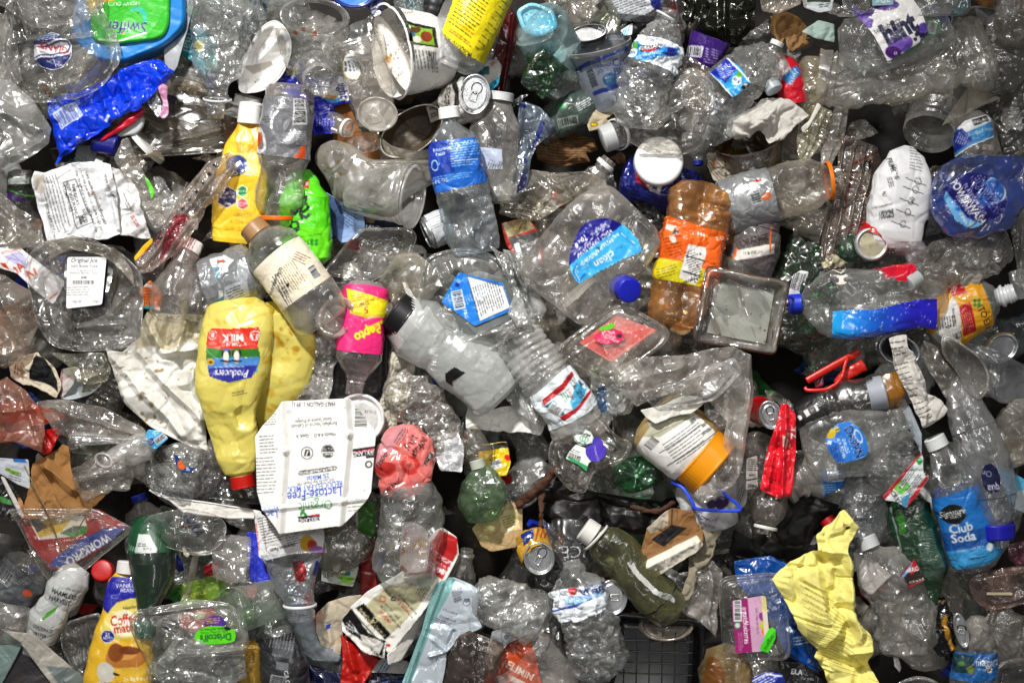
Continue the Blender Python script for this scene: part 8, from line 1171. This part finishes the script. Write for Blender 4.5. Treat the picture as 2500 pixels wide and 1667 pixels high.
# water bottle bottom centre
ar=A(1340,1380,1500,1500,'e9eef4').ell(1398,1434,13,12,'e02424').text(1398,1434,8,'CONCEPT','fff',5,.03,.7).text(1445,1417,11,'PURIFIED','2a3a80',12,.03).text(1449,1428,30,'Water','1f2c78',22,.05,.8).line([(1345,1488),(1400,1470),(1440,1452),(1490,1426)],5,'2440a0').poly([(1370,1458),(1410,1448),(1440,1440),(1480,1425),(1470,1440),(1430,1458),(1380,1472)],'8fb8e0').spots(20,'c8dcf0',2,6,.6,(1370,1440,1470,1475)).lines(1358,1465,18,16,30,'333',4)
B('wavy_label_water_bottle','crinkled clear water bottle with a white label of dark blue lettering, lower centre','bottle',[(1462,1660,62),(1448,1560,78),(1415,1460,82),(1394,1362,78)],74,[(0,.1),(.02,.6),(.08,.85),(.2,.98),(.5,.95),(.68,.92),(.78,.9),(.86,.66),(.93,.34),(1,.26)],mat=clear(.15,.06,.30,bscale=100),amp=14,scl=26,flat=.62,ribs=(3,18,.2,.6),bands=[(.56,.79,ar,'e9eef4')],petal=12)
ar=A(1250,1270,1370,1400,'e0a83a').poly([(1272,1300),(1300,1285),(1302,1306),(1275,1326)],'23388c').text(1286,1306,10,'Solero','fff',35,.02).line([(1312,1280),(1308,1310)],3,'a8242c').line([(1322,1280),(1320,1304)],3,'a8242c').line([(1332,1285),(1330,1305)],3,'a8242c').poly([(1262,1370),(1290,1390),(1285,1398),(1260,1385)],'b0342a')
B('yellow_fruit_can','dented golden yellow drink can with its silver open lid facing the camera','can',[(1290,1300,-10),(1302,1330,10),(1313,1352,34)],42,[(0,.4),(.1,.9),(.5,1),(1,.95)],mat=solid(.28,.4,.3),art=ar,col='e0a83a',amp=5,scl=26,flat=1,more=lambda t,tb:canend(t,1315,1354,54,37,40,20,ta=60))
B('lettered_smoky_bottle','smoky bottle with big pale upside-down letters right of the yellow can','bottle',[(1400,1270,-40),(1392,1340,-24),(1385,1420,-30)],56,'straight',mat=clear(.07,.06,.1,tint=(.5,.5,.52)),amp=3,bands=[(.1,.9,A(1330,1280,1450,1400,'fff',False).text(1398,1336,42,'ICE','b8babc',182,.04).text(1392,1370,20,'SPARKLING','b8babc',182,.04,.7),'fff',15,165)])
B('olive_green_bottle','murky olive green bottle with a white cap running diagonally at the lower centre','bottle',[(1650,1500,16),(1590,1440,34),(1510,1350,44),(1432,1292,44)],56,[(0,.5),(.05,.9),(.2,1),(.5,.92),(.7,1),(.82,.92),(.9,.62),(.93,.5),(1,.48)],mat=clear(.36,.07,.08,tint=(.66,.66,.44),milk=(.30,.30,.17),dirt=.3),cap='e2e0da',capr=31,capt=(.93,1.04),ring=(.90,.92,'e2e0da'),amp=3,flat=.8,bands=[(.12,.62,A(1500,1320,1680,1480,'fff',False).poly([(1515,1350),(1524,1335),(1556,1385),(1600,1430),(1645,1445),(1642,1464),(1590,1440),(1545,1395)],'cfd2cc').bar(1620,1446,30,14,-30,'222',None).bar(1535,1358,16,14,-55,'222',None),'fff',5,120)])
ar=A(1560,1280,1740,1420,'8a6238').poly([(1580,1290),(1660,1235),(1675,1255),(1590,1305)],'b8ac98').poly([(1566,1372),(1700,1308),(1716,1330),(1700,1345),(1600,1408),(1582,1400)],'e6dfd0').spots(16,'6a5a40',1,3,.6,(1570,1320,1710,1400)).poly([(1590,1318),(1640,1280),(1680,1290),(1620,1334)],'151414')
SH('white_edged_cardboard','torn brown and black cardboard with a dirty white folded edge','cardboard',[(1560,1368),(1580,1290),(1640,1240),(1690,1250),(1716,1300),(1718,1332),(1602,1412),(1580,1402)],66,art=ar,mat=solid(.75,0,bump=.15),amp=8,scl=40,thick=7,jag=2,folds=[(1575,1385,1710,1320,16,22)])
SH('beige_tissue','crumpled beige paper trailing down right of the torn cardboard','paper',[(1650,1230),(1720,1250),(1770,1290),(1745,1320),(1740,1360),(1700,1400),(1680,1460),(1655,1468),(1670,1410),(1690,1350),(1720,1310),(1690,1260)],40,col='9b917c',mat=solid(.8,0,trans=.15),amp=15,scl=30,bulge=6,jag=3)
SH('smoky_film_fold','long clear crumpled film fold right of the beige paper','plastic film',[(1700,1370),(1740,1360),(1762,1400),(1755,1470),(1750,1560),(1700,1510),(1660,1490),(1690,1440)],30,mat=clear(.2,.07,.2),amp=15,scl=36,bulge=12,folds=[(1735,1380,1730,1550,14,8)])
th=Thing('ring_pull_lid','round silver ring-pull lid right of the white lettered water bottle','can lid',1500,1456,20)
canend(th,1495,1456,34,36,44,0,opening=False,ta=180);th.build()
def grid(t,P):
    for k in range(6):
        x=1525+k*31;t.add('grid_rib',*rod([(x,1540,4),(x-4,1700,4)],1.5,'2a2a2c'),CAPM())
    for k in range(6):
        y=1562+k*27;t.add('grid_rib',*rod([(1505,y-2,4),(1690,y+4,4)],1.5,'2a2a2c'),CAPM())
TR('black_grid_tray','glossy black food tray with a gridded floor at the bottom centre','tray',[(1498,1492),(1600,1500),(1700,1506),(1718,1525),(1706,1740),(1450,1740),(1500,1560)],[(0,-6),(0,3),(6,4),(10,0),(26,-24),(34,-26)],26,rnd=16,col='0b0b0d',mat=solid(.22,.5,bump=.03,dirt=.15),lip=2,amp=0,more=grid)
B('clear_cup','big hazy clear cup with a rolled rim at the bottom left of the black tray','cup',[(1380,1700,10),(1320,1640,30),(1262,1580,50)],84,[(0,.8),(.8,.98),(.85,1.04),(.92,1.0),(1,.96)],mat=clear(.22,.08,.12),amp=6,scl=60,flat=.7)
TR('round_cover','thin clear round lid edge behind the black tray','lid',ellipse(1625,1520,66,40,0),[(0,-4),(0,3),(5,2),(10,-8)],12,rnd=0,mat=clear(.25,.1,.15,tint=(.85,.75,.66)),amp=3)
B('amber_glow_jar','clear rounded jar with amber contents right of the black tray','jar',[(1790,1720,10),(1768,1640,24),(1745,1570,10)],66,[(0,.8),(.3,1),(.75,.95),(1,.4)],mat=clear(.3,.08,.1,tint=(.9,.72,.4)),art=A(1680,1550,1860,1760,'e8e0d0').ell(1735,1640,24,50,'e8a020'),amp=4)
ar=A(1180,1540,1320,1690,'c84a1c').text(1268,1635,24,'ELIMIN','e8ddd4',-28,.05).rect(1262,1660,36,14,'e0d4c8',-28).text(1250,1652,10,'TREATS','e8ddd4',-28,.02)
SH('orange_printed_bag','bright orange printed bag with white capitals at the bottom edge','bag',[(1180,1660),(1240,1560),(1290,1550),(1310,1600),(1330,1720),(1180,1720)],6,art=ar,mat=GLOSS(),amp=6,bulge=8)
# pouch silver/teal
ar=A(960,1400,1290,1680,'c9d4dc').poly([(1058,1412),(1105,1408),(1112,1415),(1060,1520),(1000,1680),(960,1680),(1010,1560)],'86b9b8').bar(1118,1450,34,26,-72,'445',None).rect(1140,1450,18,30,'b8c4cc',-72).text(1140,1462,18,'B','334',-85,.04).ell(1140,1468,9,8,'445',0,ring=1.5).text(1100,1490,9,'Chocolate','556',-18,.01).text(1094,1508,9,'Distributed','556',-18,.01).lines(1088,1520,50,14,-18,'667',5).poly([(1190,1560),(1260,1530),(1250,1620),(1200,1600)],'b8bcbc').text(1232,1552,24,'8','567',-30,.05)
SH('silver_teal_pouch','shiny silver pouch with a pale teal edge and creased centre at the bottom','pouch',[(1062,1425),(1082,1408),(1108,1408),(1150,1425),(1172,1440),(1165,1500),(1180,1530),(1120,1560),(1092,1592),(1085,1640),(1070,1720),(960,1720),(1000,1620),(1030,1540),(1045,1480)],62,art=ar,mat=solid(.24,.5,.35,bump=.06,dirt=.3),amp=6,scl=80,bulge=10,folds=[(1092,1590,1060,1560,14,8),(1092,1590,1110,1540,-12,7),(1092,1590,1050,1600,12,7),(1092,1590,1120,1570,12,6),(1080,1420,990,1680,10,8)])
B('dark_round_cup','dark brownish clear cup between the silver pouch and the orange bag','cup',[(1130,1700,10),(1150,1620,30),(1180,1540,30)],76,[(0,.8),(.3,1),(.8,.95),(1,.7)],mat=clear(.12,.1,.1,tint=(.45,.36,.32)),amp=5,flat=.7)
SH('white_paper_eight','white printed paper corner above the orange bag','paper',[(1200,1540),(1280,1520),(1290,1548),(1240,1570),(1195,1640),(1185,1600)],24,art=A(1180,1510,1300,1650,'c4c8c8').text(1236,1552,24,'8','567',-30,.05).ell(1236,1552,15,17,'567',0,ring=1.2),amp=4,thick=1.5)
B('pleated_clear_tub','crushed clear tub with fine pleats left of the white lettered water bottle','tub',[(1150,1460,50),(1230,1470,62),(1330,1520,50)],72,[(0,.4),(.1,.75),(.5,.9),(.9,1),(1,.7)],mat=clear(.22,.07,.24),ribs=(3,8,.05,.5),amp=14,scl=38,flat=.55)
# barista carton
ar=A(820,1280,1130,1620,'efece4').poly([(895,1475),(950,1425),(1060,1395),(1072,1400),(1020,1480),(958,1545),(890,1480)],'b6b08c').poly([(1060,1395),(1000,1400),(1040,1340),(1075,1290),(1120,1310),(1118,1345),(1080,1410)],'b81c1c').text(1090,1365,14,'PROFESSIONAL','fff',-32,.03,.7).text(1085,1378,9,'GUIDE TO','fff',-28,.02).text(1075,1388,18,'STEAMING','fff',-30,.04,.7).poly([(872,1480),(893,1468),(958,1542),(945,1556)],'121113').text(896,1500,12,"BARISTA'S",'cdbf90',-50,.03,.85).text(930,1535,12,'CHOICE','cdbf90',-50,.03,.85).line([(918,1508),(900,1526)],4,'cdbf90').ell(920,1508,7,7,'cdbf90',0,ring=2).ell(964,1457,6,6,'111').text(964,1457,9,'3','fff',-40,.03).line([(945,1436),(1010,1502)],1,'333').rect(938,1458,14,14,'b8281c',-20).rect(938,1458,10,10,'b6b08c',-20).text(965,1492,9,'After 1-2 seconds, tip','222',-48,.01,.8).text(957,1500,9,'pitcher to side and begin','222',-48,.01,.8).text(946,1503,12,'whirlpool.','b8281c',-48,.03,.85).text(1000,1470,9,'As stretching you hear','222',-48,.01,.8).text(990,1474,12,'a whisper.','b8281c',-48,.03,.85).poly([(838,1515),(858,1478),(900,1540),(945,1560),(935,1600),(850,1540)],'1a1819').line([(845,1528),(878,1545)],2.5,'ddd').line([(850,1520),(880,1548)],2.5,'ddd').line([(856,1514),(882,1552)],2.5,'ddd').poly([(880,1545),(930,1560),(940,1568),(922,1604),(885,1575)],'d8d4cc').text(915,1588,9,'Tetra Pak','222',-45,.02).ell(952,1570,5,4,'d02020').lines(1040,1440,30,40,60,'444',6)
th=Thing('coffee_milk_carton','long crushed milk carton with khaki, red and black panels, lower centre left','carton',960,1460,20)
th.add('front_panel',*sheet([(858,1478),(870,1468),(900,1440),(1000,1380),(1065,1290),(1082,1285),(1118,1308),(1122,1350),(1080,1430),(960,1585),(950,1590),(935,1562),(895,1520)],58,art=ar,amp=6,scl=60,thick=3,rnd=3,folds=[(895,1475,960,1545,6,8),(1060,1395,1010,1400,8,14)],tilt=(.05,0)),solid(.4,.2,bump=.05,dirt=.3))
th.add('end_panel',*sheet([(858,1480),(948,1562),(940,1606),(885,1585),(838,1540),(836,1512)],44,art=ar,amp=9,scl=30,thick=3,rnd=3,tilt=(.35,-.2)),solid(.4,.2,bump=.05,dirt=.3))
th.add('side_panel',*sheet([(1122,1350),(1128,1370),(980,1610),(950,1618),(948,1590),(962,1582),(1082,1430)],28,col='e0dcd4',amp=4,scl=60,thick=3,rnd=3,tilt=(-.6,-.2)),solid(.4,.2,dirt=.3));th.build()
SH('red_box_side','dark red box side standing left behind the long milk carton','box',[(878,1330),(910,1330),(925,1480),(930,1600),(900,1667),(860,1667),(835,1600),(830,1540),(880,1450)],-20,col='8c1410',mat=PRINT(),amp=5,scl=70,thick=5)
SH('red_card_foot','bright red folded card below the end of the long milk carton','card',[(832,1550),(880,1580),(925,1610),(900,1650),(850,1720),(825,1700),(838,1620)],6,col='b81c12',mat=PRINT(),amp=8,scl=50,thick=3,folds=[(850,1560,870,1660,14,14)])
SH('cream_card','cream coloured stained cardboard left of the red folded card','card',[(770,1500),(800,1470),(850,1455),(885,1450),(840,1520),(832,1600),(790,1590),(772,1540)],2,art=A(760,1440,900,1610,'bdb19a').poly([(795,1525),(808,1520),(806,1532),(795,1536)],'23308a').poly([(800,1590),(815,1580),(812,1595)],'2a5ac0'),amp=6,scl=50,thick=3)
SH('grey_plastic_sheet','smooth grey plastic sheet curving left of the cream card','plastic sheet',[(688,1490),(720,1470),(772,1500),(778,1560),(835,1600),(828,1615),(770,1612),(720,1580),(690,1530)],-2,col='7d8387',mat=solid(.4,.2),amp=6,scl=60,bulge=8)
ar=A(640,1490,780,1700,'2a2b2e').rect(702,1570,50,40,'55585c',-10).lines(700,1545,50,60,80,'888',8,2).rect(700,1610,30,18,'6a6c70',-8).text(712,1645,14,'CA CRV','e8e8e8',-80,.04).bar(690,1645,30,20,-8,'111','9a9c9e')
B('smoky_label_bottle','smoky clear bottle with a dark small-print label at the bottom left of centre','bottle',[(720,1740,-10),(700,1640,6),(672,1510,0)],62,[(0,.8),(.5,1),(.9,.8),(1,.5)],mat=clear(.14,.07,.1,tint=(.6,.6,.62)),bands=[(.1,.85,ar,'2a2b2e',20,160)],amp=4,flat=.8)
SH('navy_tray','glossy navy tray edge at the bottom below the red card','tray',[(750,1620),(840,1640),(960,1630),(1060,1640),(1050,1720),(760,1720)],-30,art=A(740,1610,1070,1730,'14183a').lines(980,1670,90,50,5,'2a4a7a',9,5),mat=GLOSS(),amp=7,bulge=10)
SH('blue_script_paper','white paper with light blue script below the milk carton','paper',[(905,1615),(960,1600),(1000,1615),(990,1645),(900,1640)],-6,art=A(895,1595,1010,1650,'c8c8c4').lines(940,1625,60,20,60,'3a7ab0',7,3),amp=3,thick=1.5)
# nutrition sheet and inverted bottle
ar=A(610,1230,810,1380,'e9e8e6').text(690,1335,13,'Nutrition Facts','111',195,.04,.8).lines(665,1290,60,70,14,'333',7,2).lines(715,1300,40,60,14,'555',6,2).text(628,1310,11,'strawberry lemon','d0282c',-84,.02,.85).line([(640,1262),(650,1345)],1.2,'333').ell(752,1325,18,20,'d8a81c').ell(764,1328,12,12,'c83028').ell(775,1345,20,14,'a06ab8').rect(620,1262,6,8,'20246a')
SH('white_nutrition_sheet','white printed nutrition wrapper below the lower edge of the milk carton','wrapper',[(618,1240),(700,1290),(790,1270),(800,1350),(735,1345),(740,1345),(650,1368),(632,1360)],60,art=ar,mat=PRINT(),amp=6,scl=60,bulge=6)
B('inverted_small_bottle','small clear bottle top pointing down with a white neck ring below the nutrition wrapper','bottle',[(718,1345,74),(722,1400,80),(736,1455,80),(742,1505,76)],76,[(0,.98),(.02,1),(.15,.86),(.4,.74),(.6,.56),(.75,.47),(.78,.44),(1,.42)],mat=clear(.2,.06,.14),amp=5,scl=36,flat=.8,ring=(.755,.80,'e8e8e8'),ribs=(1.4,7,.84,1),art=A(630,1330,810,1520,'eceef4').poly([(726,1360),(752,1358),(758,1385),(752,1408),(734,1410)],'d8242c').poly([(780,1360),(800,1380),(790,1400),(770,1395)],'2a3ad8'))
ar=A(770,1230,930,1450,'bfc6bd').poly([(875,1230),(920,1230),(915,1310),(872,1300)],'3a7a1c').bar(858,1270,36,22,88,'222','d8d8d4').bar(800,1400,22,20,10,'222',None).rect(846,1415,30,16,'8ad02a',-5).text(846,1413,8,'NO SUGAR','1a3a0a',-5,.04).lines(850,1380,40,30,-3,'445',5).rect(846,1400,18,12,'2a6a8a')
SH('green_white_carton','green and white juice carton with a lime panel right of the inverted bottle','carton',[(780,1270),(850,1230),(916,1225),(915,1300),(880,1340),(872,1400),(862,1432),(785,1420),(790,1340)],16,art=ar,mat=PRINT(),amp=4,thick=6)
B('dark_clear_bowl','dark clear bowl in front of the green and white juice carton','bowl',[(790,1385,20),(830,1340,40),(880,1290,30)],60,[(0,.3),(.1,.7),(.5,1),(.95,.9),(1,.5)],mat=clear(.1,.06,.12,tint=(.55,.55,.52)),amp=6,flat=.6)
ar=A(960,1255,1070,1390,'f0e4e4').text(989,1315,14,'Hello. Bonjour.','d0504e',84,.02,.75).lines(1018,1320,50,40,84,'e09a98',6,1.8).poly([(975,1385),(985,1372),(998,1385),(988,1395)],'a02c30')
B('crumpled_clear_milk_bottle','big crumpled clear bottle with a pale pink label seen through it, centre bottom','bottle',[(985,1430,56),(995,1340,74),(1005,1240,72),(1010,1160,50)],80,[(0,.3),(.05,.75),(.15,.95),(.5,1),(.8,.92),(.95,.7),(1,.3)],mat=clear(.15,.06,.16),amp=10,scl=50,flat=.6,n=2.6,art=A(890,1120,1110,1460,'f0f2f2').spots(16,'e8d020',1.5,6,.8,(945,1310,1070,1370)),ribs=(3,40,.3,.9),more=lambda t,tb:t.add('inner_label',*STK(rounded([(985,1268),(1010,1266),(1045,1285),(1052,1330),(1045,1385),(1010,1392),(978,1386)],12),92,ar),clear(.8,.3,.1,milk=(.9,.84,.84),dirt=.4)))
ar=A(1165,1070,1260,1170,'e8c414').poly([(1165,1085),(1245,1078),(1245,1092),(1168,1100)],'141414').bar(1210,1135,16,22,-70,'222','cfd4d8').ell(1240,1118,8,8,'d02020').lines(1205,1110,30,16,85,'3a3410',5)
SH('yellow_black_bag','yellow and black printed bag right of the coral pink can','bag',[(1170,1098),(1180,1082),(1242,1078),(1246,1130),(1236,1162),(1180,1158)],20,art=ar,mat=GLOSS(),amp=8,scl=30,bulge=8)
B('pale_green_bottle','cloudy green-grey bottle with a small pale cap below the yellow and black bag','bottle',[(1190,1270,20),(1180,1220,34),(1178,1160,40),(1170,1130,40)],62,[(0,.3),(.1,.85),(.4,1),(.7,.95),(.9,.5),(.95,.26),(1,.24)],mat=clear(.34,.07,.14,tint=(.6,.78,.6),milk=(.35,.45,.32)),cap='b8bcae',capr=19,capt=(.93,1.08),amp=9,scl=36,flat=.7)
B('smoky_bottle','smoky clear bottle between the white foam slab and the pale green bottle','bottle',[(1130,1060,0),(1160,1100,14),(1175,1140,20)],44,'soda',mat=clear(.14,.07,.14,tint=(.8,.78,.74)),amp=4)
ar=A(1145,1230,1290,1360,'b59a6c').poly([(1220,1250),(1260,1240),(1270,1290),(1225,1300)],'d8c890').lines(1245,1272,34,30,20,'7a5a24',6).lines(1190,1310,60,20,20,'a08350',6)
SH('tan_carton','tan folded drink carton in the shade left of the yellow can','carton',[(1150,1290),(1190,1250),(1250,1225),(1275,1235),(1276,1310),(1262,1335),(1200,1348),(1175,1335)],2,art=ar,mat=PRINT(),amp=6,scl=40,thick=8)
B('ring_neck_small','small clear bottle neck with rings above the long milk carton red end','bottle',[(1130,1420,10),(1135,1380,26),(1140,1335,34)],36,[(0,.9),(.3,.8),(.6,.5),(.75,.44),(.77,.56),(.84,.56),(.86,.44),(1,.44)],mat=clear(.15,.06,.1,tint=(.85,.83,.8)),amp=2,flat=1)
B('white_ring_neck_bottle','smoky clear bottle with a white neck ring below the red pouch','bottle',[(1880,1200,0),(1870,1240,16),(1862,1300,20)],50,[(0,.8),(.3,1),(.6,.8),(.8,.5),(1,.46)],mat=clear(.12,.06,.12,tint=(.75,.74,.72)),ring=(.8,.88,'e4e4de'),amp=4)
SH('hollow_shade_sheet','black sheet added as shade in the dark hollow right of centre','plastic film',[(1900,1210),(1960,1200),(2050,1230),(1985,1300),(1995,1340),(1880,1370),(1780,1350),(1790,1290)],-60,mat=solid(.5,0,bump=.06),col='0b0b0c',amp=9,scl=60,bulge=10)  # black sheet stands in for the shade of the hollow
# ------------------------------------------------------------------ the small and buried pieces say which big thing they lie by
big=[];lit=[]
for o in bpy.data.objects:
    if o.parent or 'label' not in o:continue
    (lit if o.get('group','').split(' ')[-1]in('layer','pile','gaps','shards','scraps','caps')else big).append(o)
stop={'with','beside','under','behind','at','lying','in','on','over','left','right','below','above','whose','between','standing','peeking','tucked','hanging','pointing','running','by','full','of','seen','along','reaching','across','facing','near','from','showing','leaning','spread','stretching','filling','draped','crushed','folded','wedged','next'}
for o in lit:
    b=min(big,key=lambda q:(q.location.x-o.location.x)**2+(q.location.y-o.location.y)**2)
    ws=b['label'].replace(',',' ,').split();cut=next((i for i,q in enumerate(ws)if(q in stop and i>2)or q==','),len(ws));ph=' '.join(ws[:min(cut,8)])
    if ph.startswith(('crushed','folded')):pass
    o['label']=o['label'].split(' lying deep')[0].split(' buried')[0].split(' wedged')[0]+' beside the '+ph
